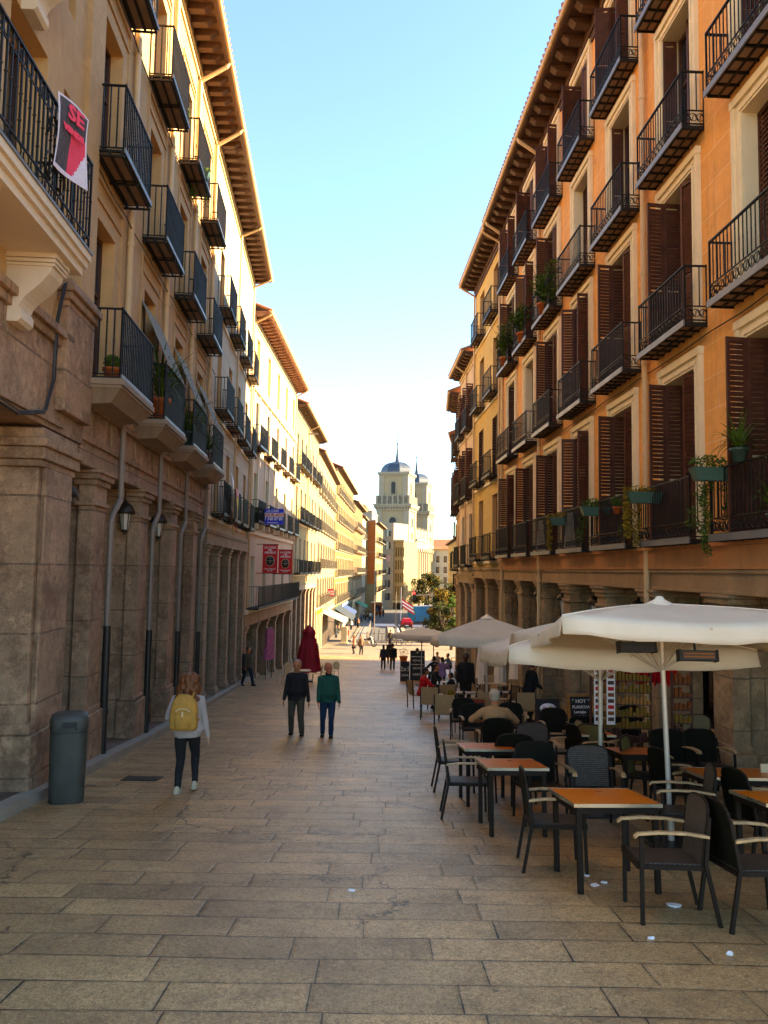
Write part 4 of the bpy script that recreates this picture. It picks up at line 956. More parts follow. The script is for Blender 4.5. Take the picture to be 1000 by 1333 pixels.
# ================================================================ church with two domed towers
M_CHS = mat('pale granite of the church', (.26, .225, .17), .85, var=.12, scale=.5, grain=6, stain=.15)
M_CHL = mat('light render of the church', (.28, .22, .14), .85, var=.08, scale=.5, grain=6)
M_SLATE = mat('blue grey slate', (.035, .05, .075), .5, var=.15, scale=1)
def build_church():
    P0 = at(531, 742, 225); F = Fac(P0.x, 225, P0.x + 37 * math.sin(R(14.6)), 225 + 37 * math.cos(R(14.6)), 1)
    B = Bld('twin_tower_church', F, 'granite church with two square towers under blue slate domes and thin spires', 'church')
    def tower(u0, S=9.6):
        c = u0 + S / 2; nc = -S / 2
        m = B.mb()
        m.cur = 1; m.box(u0, u0 + S, -S, 0, -11.5, 18.6); m.cur = 0
        for (a, b, c1, d) in ((u0 - .2, u0 + 1.5, -S - .2, -S + 1.5), (u0 - .2, u0 + 1.5, -1.5, .2), (u0 + S - 1.5, u0 + S + .2, -S - .2, -S + 1.5), (u0 + S - 1.5, u0 + S + .2, -1.5, .2)): m.box(a, b, c1, d, -11.5, 18.6)
        m.box(u0 - .35, u0 + S + .35, -S - .35, .35, 17.6, 18.61); m.box(u0 - .9, u0 + S + .9, -S - .9, .9, 18.62, 19.1); m.box(u0 - 1.1, u0 + S + 1.1, -S - 1.1, 1.1, 19.11, 19.5)
        k = 12
        for i in range(k):
            t = u0 - .6 + (S + 1.2) * i / k
            m.box(t, t + .35, .36, .8, 18.1, 18.6); m.box(t, t + .35, -S - .8, -S - .36, 18.1, 18.6); t2 = -S - .6 + (S + 1.2) * i / k; m.box(u0 - .8, u0 - .36, t2, t2 + .35, 18.1, 18.6); m.box(u0 + S + .36, u0 + S + .8, t2, t2 + .35, 18.1, 18.6)
        body = B.add('tower', m, [M_CHS, M_CHL])
        # parapet
        m = B.mb(); m.box(u0 - .3, u0 + S + .3, -S - .3, .3, 19.51, 21.9)
        for i in range(7):
            t = u0 - .3 + (S + .6 - .5) * i / 6; m.box(t, t + .5, -S - .4, .4, 19.52, 22.1)
            t = -S - .3 + (S + .6 - .5) * i / 6; m.box(u0 - .4, u0 + S + .4, t, t + .5, 19.52, 22.05)
        B.add('parapet', m, M_CHS, body)
        # belfry
        q = .45; m = B.mb(); m.cur = 1; m.box(u0 + q, u0 + S - q, -S + q, -q, 21.9, 28.4); m.cur = 0
        for (a, b) in ((u0 + q - .12, u0 + q + 1.5), (u0 + S - q - 1.5, u0 + S - q + .12)):
            for (c1, d) in ((-S + q - .12, -S + q + 1.5), (-q - 1.5, -q + .12)): m.box(a, b, c1, d, 21.9, 28.4)
        m.box(u0 + q - .2, u0 + S - q + .2, -S + q - .2, -q + .2, 27.9, 28.41); m.box(u0 - .1, u0 + S + .1, -S - .1, .1, 28.42, 29.1)
        B.add('belfry', m, [M_CHS, M_CHL], body)
        # arched openings, the shade inside them put in as solid black shapes
        def arch(uc, n, z, w_, h, side):
            poly = [(-w_ / 2, 0), (w_ / 2, 0)] + [(w_ / 2 * math.cos(R(a)), h - w_ / 2 + w_ / 2 * math.sin(R(a))) for a in range(0, 181, 20)]
            fr_ = [(x * 1.5, zz * 1.12 - .1) for x, zz in poly]
            a_ = B.mb()
            for P_, mi, t in ((fr_, 0, .12), (poly, 1, .2)):
                a_.cur = mi
                if side == 'u': a_.prism([(n_ + nc, z + zz) for n_, zz in P_], 'x', u0 + (q if z > 21 else 0) - t, u0 + (q if z > 21 else 0) + .5) if False else a_.add([(u0 + (q if z > 21 else 0) - t, nc + x, z + zz) for x, zz in P_] + [(u0 + 1, nc + x, z + zz) for x, zz in P_], [tuple(range(len(P_))), tuple(range(len(P_), 2 * len(P_)))] + [(i, (i + 1) % len(P_), len(P_) + (i + 1) % len(P_), len(P_) + i) for i in range(len(P_))])
                else: a_.add([(c + x, -(q if z > 21 else 0) + t, z + zz) for x, zz in P_] + [(c + x, -1.2, z + zz) for x, zz in P_], [tuple(range(len(P_))), tuple(range(len(P_), 2 * len(P_)))] + [(i, (i + 1) % len(P_), len(P_) + (i + 1) % len(P_), len(P_) + i) for i in range(len(P_))])
            B.add('belfry_opening' if z > 21 else 'window', a_, [M_CHS, M_BLACK], body)
        for sd in 'un': arch(0, 0, 22.6, 1.25, 3.6, sd); arch(0, 0, 13.0, 2.0, 2.6, sd)
        m = B.mb()
        for z in (-2, 3.5, 8.5): m.box(u0 + 2.4, u0 + S - 2.4, .01, .12, z, z + 3.6); m.box(u0 - .12, u0 - .01, -S + 2.4, -2.4, z, z + 3.6)
        B.add('wall_panel', m, M_CHS, body)
        for z in (-1.2, 4.2, 9.2):
            m = B.mb(); m.box(u0 + 3.6, u0 + S - 3.6, .121, .2, z, z + 2.1); B.add('window', m, M_SHUTB, body)
        # dome with ribs and lantern spire
        m = B.mb(); rings = []; n = 8
        for k in range(9):
            t = k / 8 * math.pi / 2; r = (S / 2 - .35) * 1.0 * math.cos(t) ** .8 + .35; z = 29.1 + 3.5 * math.sin(t)
            rings.append([(c + r * 1.05 * math.cos(R(22.5 + 45 * i)), nc + r * 1.05 * math.sin(R(22.5 + 45 * i)), z) for i in range(n)])
        m.loft(rings, smooth=False); B.add('dome', m, M_SLATE, body)
        m = B.mb(); m.lathe([(.9, 32.4), (.9, 32.8), (.6, 33.0), (.42, 34.5), (.2, 36.8), (.1, 39), (.05, 45)], (c, nc, 0), 8); m.ell((c, nc, 38.2), .3); m.box(c - .5, c + .5, nc - .04, nc + .04, 40.3, 40.45); B.add('spire', m, M_SLATE, body)
    tower(0); tower(28.0)
    m = B.mb(); m.box(9.6, 28.0, -9, -.8, -11.5, 9.6); m.cur = 1
    m.box(8.9, 28.3, -.8, .5, 8.2, 9.0); m.box(8.9, 28.3, -.79, .9, 9.01, 9.6)
    m.box(8.9, 28.3, -.3, .2, 9.61, 12.6)
    for i in range(9): t = 9.1 + 18.4 * i / 8; m.box(t, t + .5, -.35, .35, 9.62, 13.2)
    m.box(8.9, 28.3, -.8, .45, 6.8, 7.4); m.box(-.4, 37.6, -.3, .5, 7.41, 8.1)
    B.add('nave_front', m, [M_CHL, M_CHS])
    for t in (-.0, 3.6, 7.6, 10.5, 13.8, 17.2, 20.4, 23.8, 27, 29.6, 33, 36.4):
        m = B.mb(); m.cyl((t + .5, .25, -9.6), (t + .5, .25, 5.8), .62, .52, 12); m.box(t - .3, t + 1.3, -.5, 1.05, 5.8, 6.79); m.box(t - .3, t + 1.3, -.5, 1.05, -11.5, -9.6); B.add('column', m, M_CHL)
    m = B.mb()
    for t in (5.7, 12.3, 18.9, 25.5, 31.4): m.box(t - .8, t + .8, -.9, .15 if t < 8.7 or t > 28.5 else -.7, -8, -3.5); m.box(t - .8, t + .8, -.9, .15 if t < 8.7 or t > 28.5 else -.7, -1, 3.5)
    B.add('window', m, M_GLASS)
build_church()
# ================================================================ cafe terrace furniture
def wicker_mat(name, c1, c2, sx=70, sz=38, rough=.45):
    t = NT(name); v = t.coord('luv'); x = t.sep(v)
    b = t.node('ShaderNodeTexBrick'); b.offset = .5; b.inputs['Scale'].default_value = 1
    t.link(t.comb(t.math('ADD', x[0], 0), t.math('ADD', x[2], x[1])), b.inputs['Vector'])
    b.inputs['Brick Width'].default_value = .036; b.inputs['Row Height'].default_value = .019; b.inputs['Mortar Size'].default_value = .0038; b.inputs['Mortar Smooth'].default_value = .6
    b.inputs['Color1'].default_value = (*c1, 1); b.inputs['Color2'].default_value = (*c2, 1); b.inputs['Mortar'].default_value = (.004, .003, .003, 1)
    n = t.noise(v, 5, 3)
    t.color(t.mix(t.map(n, .3, .7, 0, .4), b.outputs['Color'], mul(c1, .5))); t.set(Roughness=rough); t.b.inputs['Specular IOR Level'].default_value = .3; t.bump(t.math('MULTIPLY', b.outputs['Fac'], -1), .8, .004)
    return t.m
M_WICK = wicker_mat('dark brown wicker', (.095, .065, .046), (.14, .10, .072))
M_WICKS = wicker_mat('brown seat wicker', (.085, .055, .038), (.12, .08, .055))
M_DKG = mat('dark bottle green plastic back', (.011, .010, .006), .65, var=.2, scale=5, spec=.08)
M_LEGM = mat('dark bronze metal', (.018, .011, .007), .55, var=.15, spec=.15)
M_ARMW = mat('pale varnished arm wood', (.50, .32, .17), .42, var=.3, scale=14, grain=80)
M_TANS = mat('tan canvas sling', (.42, .28, .15), .85, var=.12, scale=6)
M_OLIVE = mat('olive plastic back', (.16, .14, .06), .5, var=.15)
def table_wood():
    t = NT('orange varnished table wood'); v = t.coord('luv'); x = t.sep(v)
    sv = t.comb(t.math('MULTIPLY', x[0], 1.2), t.math('MULTIPLY', x[1], 16), 0)
    n = t.noise(sv, 3, 6, .65); n2 = t.noise(v, 2.5, 3)
    pl = t.math('LESS_THAN', t.math('ABSOLUTE', t.math('SUBTRACT', t.math('FRACT', t.math('MULTIPLY', x[1], 8.3)), .5)), .012)
    c = t.mix(t.map(n, .3, .7, 0, 1), (.84, .215, .05), (.60, .13, .025)); c = t.mix(t.map(n2, .35, .7, 0, .5), c, (.90, .30, .10))
    c = t.mix(t.math('MULTIPLY', pl, .5), c, (.2, .06, .02))
    t.color(c); t.set(Roughness=t.map(n2, .3, .7, .26, .42)); t.b.inputs['Specular IOR Level'].default_value = .6
    return t.m
M_TABLE = table_wood()
M_STEELE = mat('brushed table edge', (.5, .42, .3), .3, metal=.8, var=.1)
def slope(y): return (gz(y + .5) - gz(y - .5))
def on_ground(o, x, y, rz):
    """stand an object on the sloping street"""
    o.location = (x, y, gz(y)); s = math.atan(slope(y))
    o.rotation_mode = 'XYZ'
    M = Matrix.Rotation(s, 4, 'X') @ Matrix.Rotation(rz, 4, 'Z'); o.rotation_euler = M.to_euler()
def arm_chair(back='wicker', seatm=None):
    """chair faces +Y locally, seat 0.44 high; back at -Y"""
    t = empty('arm_chair', (0, 0, 0))
    W = .27
    # back: rounded panel, slightly raked
    def panel(m, name, th, w, z0, z1, y0, y1, bulge):
        mb = MB(); N = 12
        out = []
        for k in range(N + 1):      # outline from bottom left over the top to bottom right
            a = math.pi * k / N; ex = abs(math.cos(a)) ** .55 * (1 if math.cos(a) > 0 else -1)
            out.append((-w * ex, z1 - .13 + .13 * math.sin(a) ** .7))
        out = [(-w * .94, z0)] + out + [(w * .94, z0)]
        def P(x, z, o): s = (z - z0) / (z1 - z0); return (x, y0 + (y1 - y0) * s + bulge * ((x / w) ** 2) + o, z)
        G = []
        # grid rows for curvature
        nz, nx = 7, 6
        def halfw(z):
            if z <= z1 - .13: return w * (.94 + .06 * (z - z0) / (z1 - .13 - z0))
            s = (z - (z1 - .13)) / .13; return w * (1 - s ** 3.2) ** .36 if s < 1 else w * .42
        zs = [z0 + (z1 - .13 - z0) * i / 4 for i in range(5)] + [z1 - .13 + .13 * q for q in (.3, .55, .75, .9, .985)]
        for o in (0, th):
            G.append([[P(halfw(z) * (2 * i / nx - 1), z, o) for i in range(nx + 1)] for z in zs])
        for g in G:
            vs = [p for r in g for p in r]; fs = [(j * (nx + 1) + i, j * (nx + 1) + i + 1, (j + 1) * (nx + 1) + i + 1, (j + 1) * (nx + 1) + i) for j in range(len(zs) - 1) for i in range(nx)]
            mb.add(vs, fs, True)
        r0 = [r[0] for r in G[0]] + [p for p in G[0][-1][1:]] + [r[-1] for r in G[0][::-1][1:]]; r1 = [r[0] for r in G[1]] + [p for p in G[1][-1][1:]] + [r[-1] for r in G[1][::-1][1:]]
        n = len(r0)
        mb.cur = 1
        for i in range(n): mb.quad(r0[i], r0[(i + 1) % n], r1[(i + 1) % n], r1[i])
        # rim
        for i in range(n - 1): mb.cyl(((r0[i][0] + r1[i][0]) / 2, (r0[i][1] + r1[i][1]) / 2, r0[i][2]), ((r0[i + 1][0] + r1[i + 1][0]) / 2, (r0[i + 1][1] + r1[i + 1][1]) / 2, r0[i + 1][2]), th * .62, n=6)
        return mb.build(name, [m, M_LEGM], t)
    bm_ = {'wicker': M_WICK, 'plain': M_DKG, 'olive': M_OLIVE}[back]
    panel(bm_, 'backrest', .022, W * .93, .42, .92, -.235, -.315, -.0)
    # seat
    s = MB(); s.box(-W + .02, W - .02, -.24, .255, .415, .445); s.build('seat', seatm or M_WICKS, t, bevel=.008)
    f = MB(); f.box(-W + .0, W - .0, .2555, .28, .40, .45); f.box(-W, -W + .02, -.24, .255, .40, .435); f.box(W - .02, W, -.24, .255, .40, .435); f.box(-W + .02, W - .02, -.262, -.241, .40, .43); f.build('seat_frame', M_LEGM, t)
    for sx in (-1, 1):
        l = MB(); l.hexa([(sx * (W + .012) - .014, .245, 0), (sx * (W + .012) + .014, .245, 0), (sx * (W + .012) + .014, .275, 0), (sx * (W + .012) - .014, .275, 0)],
                         [(sx * (W + .016) - .014, .23, .645), (sx * (W + .016) + .014, .23, .645), (sx * (W + .016) + .014, .26, .645), (sx * (W + .016) - .014, .26, .645)]); l.build('leg', M_LEGM, t)
        l = MB(); l.hexa([(sx * (W + .0) - .014, -.345, 0), (sx * (W + .0) + .014, -.345, 0), (sx * (W + .0) + .014, -.315, 0), (sx * (W + .0) - .014, -.315, 0)],
                         [(sx * (W + .012) - .014, -.255, .45), (sx * (W + .012) + .014, -.255, .45), (sx * (W + .012) + .014, -.225, .45), (sx * (W + .012) - .014, -.225, .45)])
        l.hexa([(sx * (W + .012) - .014, -.255, .4505), (sx * (W + .012) + .014, -.255, .4505), (sx * (W + .012) + .014, -.225, .4505), (sx * (W + .012) - .014, -.225, .4505)],
               [(sx * (W + .002) - .012, -.30, .80), (sx * (W + .002) + .012, -.30, .80), (sx * (W + .002) + .012, -.275, .80), (sx * (W + .002) - .012, -.275, .80)]); l.build('leg', M_LEGM, t)
        a = MB(); pr = [(.30, .640), (.27, .664), (.1, .678), (-.1, .676), (-.27, .655)]
        rings = []
        for y, z in pr: rings.append([(sx * (W + .014) - .028, y, z - .011), (sx * (W + .014) + .028, y, z - .011), (sx * (W + .014) + .028, y, z + .011), (sx * (W + .014) - .028, y, z + .011)])
        a.loft(rings, smooth=False); a.build('armrest', M_ARMW, t, bevel=.005)
    st = MB(); st.box(-W, W, -.28, -.26, .20, .22) if False else None
    return t
def sling_chair():
    t = empty('canvas_chair', (0, 0, 0)); W = .25
    s = MB(); s.hexa([(-W, -.27, .45), (W, -.27, .45), (W, -.245, .45), (-W, -.245, .45)], [(-W, -.33, .92), (W, -.33, .92), (W, -.305, .92), (-W, -.305, .92)]); s.build('backrest', M_TANS, t, bevel=.01)
    s = MB(); s.box(-W, W, -.22, .22, .42, .44); s.build('seat', M_TANS, t)
    for sx in (-1, 1):
        l = MB(); l.box(sx * (W + .012) - .013, sx * (W + .012) + .013, .2, .23, 0, .64); l.build('leg', M_LEGM, t)
        l = MB(); l.hexa([(sx * (W + .012) - .013, -.3, 0), (sx * (W + .012) + .013, -.3, 0), (sx * (W + .012) + .013, -.27, 0), (sx * (W + .012) - .013, -.27, 0)], [(sx * (W + .012) - .013, -.345, .93), (sx * (W + .012) + .013, -.345, .93), (sx * (W + .012) + .013, -.315, .93), (sx * (W + .012) - .013, -.315, .93)]); l.build('leg', M_LEGM, t)
        l = MB(); l.box(sx * (W + .012) - .02, sx * (W + .012) + .02, -.3, .24, .641, .66); l.build('armrest', M_WHITEP, t)
    return t
def cafe_table(L=.9, Wd=.8, label=None, group='orange topped cafe tables'):
    """table top L along x, Wd along y, 0.75 high"""
    t = empty('cafe_table', (0, 0, 0)); a, b = L / 2, Wd / 2
    s = MB(); s.box(-a + .008, a - .008, -b + .008, b - .008, .722, .75); s.build('table_top', M_TABLE, t, bevel=.004)
    e = MB()
    for x0, x1, y0, y1 in ((-a, a, -b, -b + .0075), (-a, a, b - .0075, b), (-a, -a + .0075, -b + .0075, b - .0075), (a - .0075, a, -b + .0075, b - .0075)): e.box(x0, x1, y0, y1, .721, .7515)
    e.build('edge_trim', M_STEELE if L > .7 else M_LEGM, t)
    f = MB(); f.box(-a + .03, a - .03, -b + .02, -b + .045, .665, .7205); f.box(-a + .03, a - .03, b - .045, b - .02, .665, .7205); f.box(-a + .02, -a + .045, -b + .046, b - .046, .665, .7205); f.box(a - .045, a - .02, -b + .046, b - .046, .665, .7205); f.build('apron', M_LEGM, t)
    for sx in (-1, 1):
        for sy in (-1, 1):
            l = MB(); cx, cy = sx * (a - .055), sy * (b - .05); l.box(cx - .024, cx + .024, cy - .022, cy + .022, 0, .72); l.cur = 1; l.cyl((cx, cy + sy * .022, .69), (cx, cy + sy * .028, .69), .014, n=8) ; l.build('leg', [M_LEGM, M_STEELE], t, bevel=.003)
    return t
# ---- tables: found by the two near corners of the top and the depth
def place_table(px0, px1, py, L, Wd, rz, label, h=.75):
    p = gnd((px0 + px1) / 2, py, h)          # middle of the near edge
    t = cafe_table(L, Wd); tag(t, label, 'table', 'orange topped cafe tables')
    c = Vector((p.x, p.y, 0)) + Matrix.Rotation(rz, 3, 'Z') @ Vector((0, Wd / 2, 0))
    on_ground(t, c.x, c.y, rz); return t, c
T1, c1 = place_table(745, 873, 1050, .80, .80, R(4), 'nearest orange table, in the middle of the wicker chairs, its whole top in view')
T2, c2 = place_table(641, 712, 1002, .72, .80, R(3), 'orange table between the seated man in tan and the nearest table')
T3, c3 = place_table(612, 668, 977, .72, .75, R(3), 'orange table in front of the seated man in a tan jumper')
T4, c4 = place_table(820, 866, 984, .62, .8, R(2), 'reddish table right beside the big parasol pole')
T5, c5 = place_table(930, 1030, 1015, .95, .75, R(0), 'orange table at the right edge of the terrace, farther of two')
T6, c6 = place_table(1012, 1110, 1050, .8, .7, R(2), 'orange table cut by the right edge, nearer of two')
T7, c7 = place_table(745, 806, 958, .72, .7, R(0), 'orange table in front of the chalk menu board on the wall side')
CH = {k: arm_chair(k) for k in ('wicker', 'plain', 'olive')}; CH_used = set()
CG = 'wicker and plastic armchairs of the terrace'
def chair(px, py, face, kind, label):
    """px,py: ground point under the seat; face: direction it faces in degrees, 0 = +X (right), 90 = away"""
    p = gnd(px, py)
    o = CH[kind] if kind not in CH_used else copy_tree(CH[kind]); CH_used.add(kind)
    tag(o, label, 'chair', CG); on_ground(o, p.x, p.y, R(face - 90)); return o
chair(868, 1190, 176, 'wicker', 'big wicker armchair in front, empty, with its seat towards the nearest table')
chair(985, 1200, 2, 'plain', 'dark armchair backed against the big front wicker chair')
chair(722, 1128, -4, 'plain', 'armchair tucked under the left side of the nearest table')
chair(706, 1070, 275, 'plain', 'armchair with a plain dark back just behind the left corner of the nearest table')
chair(775, 1078, 268, 'wicker', 'wicker armchair pushed in at the far side of the nearest table')
chair(893, 1112, 168, 'wicker', 'wicker armchair at the right side of the nearest table behind the big front chair')
chair(890, 1075, 8, 'plain', 'dark armchair turned away from the nearest table behind its right corner')
chair(1000, 1125, 4, 'plain', 'dark armchair facing the nearer table at the right edge')
chair(608, 1062, -3, 'plain', 'nearer of two dark armchairs on the left edge of the terrace')
chair(592, 1028, 0, 'plain', 'farther of two dark armchairs on the left edge of the terrace')
chair(668, 1040, 88, 'plain', 'dark armchair on the near side of the table of the seated man')
chair(698, 1022, 268, 'wicker', 'low backed wicker chair beyond the second orange table')
chair(645, 1004, 90, 'plain', 'armchair the man in the tan jumper sits on')
chair(603, 962, 262, 'plain', 'dark armchair at the far left of the seated man')
chair(618, 976, 272, 'plain', 'dark armchair across the table from the seated man')
chair(668, 972, 270, 'plain', 'small dark armchair behind the seated man on his right')
chair(733, 1012, 182, 'olive', 'grey olive armchair seen from the side below the chalk board')
chair(785, 1018, 40, 'olive', 'olive backed armchair between the two parasol poles')
chair(725, 985, 268, 'plain', 'dark armchair against the food photo board')
chair(768, 1005, 275, 'plain', 'tall dark armchair in front of the chalk board')
chair(770, 1020, 10, 'plain', 'dark armchair turned sideways left of the thin parasol pole')
chair(828, 978, 270, 'plain', 'farther dark armchair beyond the reddish table')
chair(822, 992, 270, 'plain', 'dark armchair pushed in at the far side of the reddish table')
chair(880, 1035, 268, 'plain', 'tall dark armchair right of the big parasol pole')
chair(925, 1035, 272, 'plain', 'dark armchair beyond the farther table at the right edge')
chair(845, 1052, 330, 'olive', 'olive armchair leaning in beside the foot of the big parasol pole')
chair(910, 998, 250, 'olive', 'brownish chair by the stone pier behind the right hand tables')
# canvas chairs of the next terrace
SG = 'tan canvas chairs of the second terrace'; sc0 = sling_chair(); n_s = [0]
def sling(px, py, face, label):
    p = gnd(px, py); o = sc0 if n_s[0] == 0 else copy_tree(sc0); n_s[0] += 1
    tag(o, label, 'chair', SG); on_ground(o, p.x, p.y, R(face - 90))
sling(579, 952, 85, 'tan canvas chair nearest the walkway, back towards the camera')
sling(560, 936, 83, 'tan canvas chair second in the row along the walkway')
sling(582, 930, 88, 'tan canvas chair behind the nearest canvas chair of the row')
sling(682, 946, 92, 'canvas chair with a creased tan back left of the food photo board')
sling(652, 928, 175, 'tan canvas chair turned sideways behind the mid parasol pole')
sling(640, 912, 262, 'tan canvas chair at the far side of the laid tables')
sling(612, 918, 265, 'tan canvas chair behind the red menu board')
sling(545, 922, 20, 'chair of the diner in red at the walkway side')
def laid_table(px, py, L, Wd, rz, label, top=M_TANS):
    p = gnd(px, py); t = empty('laid_table', (0, 0, 0), 0, label, 'table', 'laid tables of the second terrace')
    s = MB(); s.box(-L / 2, L / 2, -Wd / 2, Wd / 2, .72, .75); s.build('table_top', top, t, bevel=.005)
    for sx in (-1, 1):
        for sy in (-1, 1): l = MB(); l.box(sx * (L / 2 - .06) - .02, sx * (L / 2 - .06) + .02, sy * (Wd / 2 - .06) - .02, sy * (Wd / 2 - .06) + .02, 0, .719); l.build('leg', M_LEGM, t)
    on_ground(t, p.x, p.y, rz); return t
laid_table(612, 935, .8, .8, 0, 'tan laid table behind the red menu board', M_ARMW)
laid_table(590, 915, .8, .8, 0, 'laid table shared by the diners in red and black', M_ARMW)
laid_table(655, 918, 1.2, .8, 0, 'long laid table in the middle of the second terrace')
laid_table(575, 882, 1.1, .9, 0, 'dark table with red plates in front of the person in lilac', M_LEGM)
laid_table(700, 925, 1.2, .7, 0, 'serving table with a blue tray by the arcade pier', M_LEGM)
laid_table(628, 893, 1.6, .8, 0, 'farther laid table before the closed cream parasols')
laid_table(605, 880, 1.2, .8, 0, 'distant laid table left of the farthest closed parasol')
laid_table(676, 905, 1.2, .8, 0, 'laid table behind the blue tray table')
for q_, (x_, y_, f_, l_) in enumerate([(618, 898, 90, 'canvas chair before the farther laid table, left'), (636, 898, 90, 'canvas chair before the farther laid table, right'), (622, 885, 270, 'canvas chair at the far side of the farther laid table'), (600, 890, 90, 'canvas chair before the distant laid table'), (612, 872, 270, 'canvas chair at the far side of the distant laid table'), (668, 918, 90, 'canvas chair before the waiter on the left'), (690, 915, 100, 'canvas chair hidden by the waiter'), (592, 868, 180, 'canvas chair deep in the far terrace'), (630, 945, 95, 'canvas chair just behind the red menu board')]): sling(x_, y_, f_, l_)
# small things on the tables
def jar(px, py, h, r, m, label, cat, group, name='napkin_box', tz=.75):
    p = gnd(px, py, tz); o = MB().lathe([(.001, 0), (r, 0), (r, h * .7), (r * .6, h * .85), (r * .6, h), (.001, h)], n=10).build(name, m); o.location = p; tag(o, label, cat, group); return o
def napkin(px, py, label, tz=.75):
    p = gnd(px, py, tz); o = MB().hexa([(-.06, -.02, 0), (.06, -.02, 0), (.06, .02, 0), (-.06, .02, 0)], [(-.06, -.012, .1), (.06, -.012, .1), (.06, .012, .1), (-.06, .012, .1)]).build('menu_card', M_CARD, bevel=.003); o.location = p; tag(o, label, 'menu card')
M_CARD = mat('cream card', (.72, .58, .36), .6, var=.1)
napkin(997, 1006, 'cream menu card standing on the table at the right edge')
napkin(574, 908, 'yellow card standing on the table of the diner in red')
for i, (x, y, l) in enumerate([(596, 908, 'dark glass jar left on the laid table'), (604, 905, 'dark glass jar right on the laid table'), (652, 905, 'small jar on the long laid table, left one'), (664, 904, 'small jar on the long laid table, right one')]): jar(x, y, .12, .045, M_GLASS, l, 'jar', 'jars on the laid tables', 'jar')
jar(587, 905, .14, .09, M_LEAFY, 'bowl of yellow green leaves on the tan laid table', 'bowl', None, 'leaf_bowl')
# ---- litter on the paving
for i, (x, y, s, l) in enumerate([(877, 1179, .06, 'largest white scrap of napkin under the front chair'), (848, 1222, .03, 'small white scrap at the foot of the front chair'), (774, 1153, .04, 'left white scrap under the nearest table'), (787, 1149, .035, 'middle white scrap under the nearest table'), (764, 1140, .035, 'upper left white scrap under the nearest table'), (950, 1243, .025, 'tiny pale scrap right of the front chair'), (458, 1160, .03, 'white scrap in the middle of the street')]):
    p = gnd(x, y); rr = random.Random(i); n = 7
    mb = MB(); pts = [(s * rr.uniform(.6, 1.2) * math.cos(6.28 * k / n), s * rr.uniform(.4, .9) * math.sin(6.28 * k / n), rr.uniform(.004, .02)) for k in range(n)]
    mb.add([(0, 0, .014)] + pts + [(a, b, .001) for a, b, c in pts], [(0, 1 + k, 1 + (k + 1) % n) for k in range(n)] + [(1 + k, 1 + n + k, 1 + n + (k + 1) % n, 1 + (k + 1) % n) for k in range(n)])
    o = mb.build('paper_scrap', M_WHITEP); o.location = p; tag(o, l, 'litter', 'paper scraps on the paving')
# ================================================================ parasols
M_CANV = mat('cream parasol canvas', (.86, .76, .60), .8, var=.05, scale=1.5, grain=90, bump=.1)
M_CANV.node_tree.nodes['Principled BSDF'].inputs['Subsurface Weight'].default_value = 0
def canvas_trans():
    t = NT('thin parasol canvas'); v = t.coord('luv'); n = t.noise(v, 2.2, 4); n2 = t.noise(v, 120, 2)
    c = t.mix(t.map(n, .3, .7, 0, 1), (.82, .73, .57), (.88, .80, .66)); t.color(c); t.set(Roughness=.85); t.bump(n2, .1, .003)
    tr = t.node('ShaderNodeBsdfTranslucent'); t.link(c, tr.inputs[0]); mx = t.node('ShaderNodeMixShader'); mx.inputs[0].default_value = .3
    out = [n_ for n_ in t.n if n_.type == 'OUTPUT_MATERIAL'][0]
    t.link(t.b.outputs[0], mx.inputs[1]); t.link(tr.outputs[0], mx.inputs[2]); t.link(mx.outputs[0], out.inputs[0]); return t.m
M_CANV2 = canvas_trans()
M_POLE = mat('cream aluminium pole', (.62, .55, .45), .35, metal=.3, var=.05)
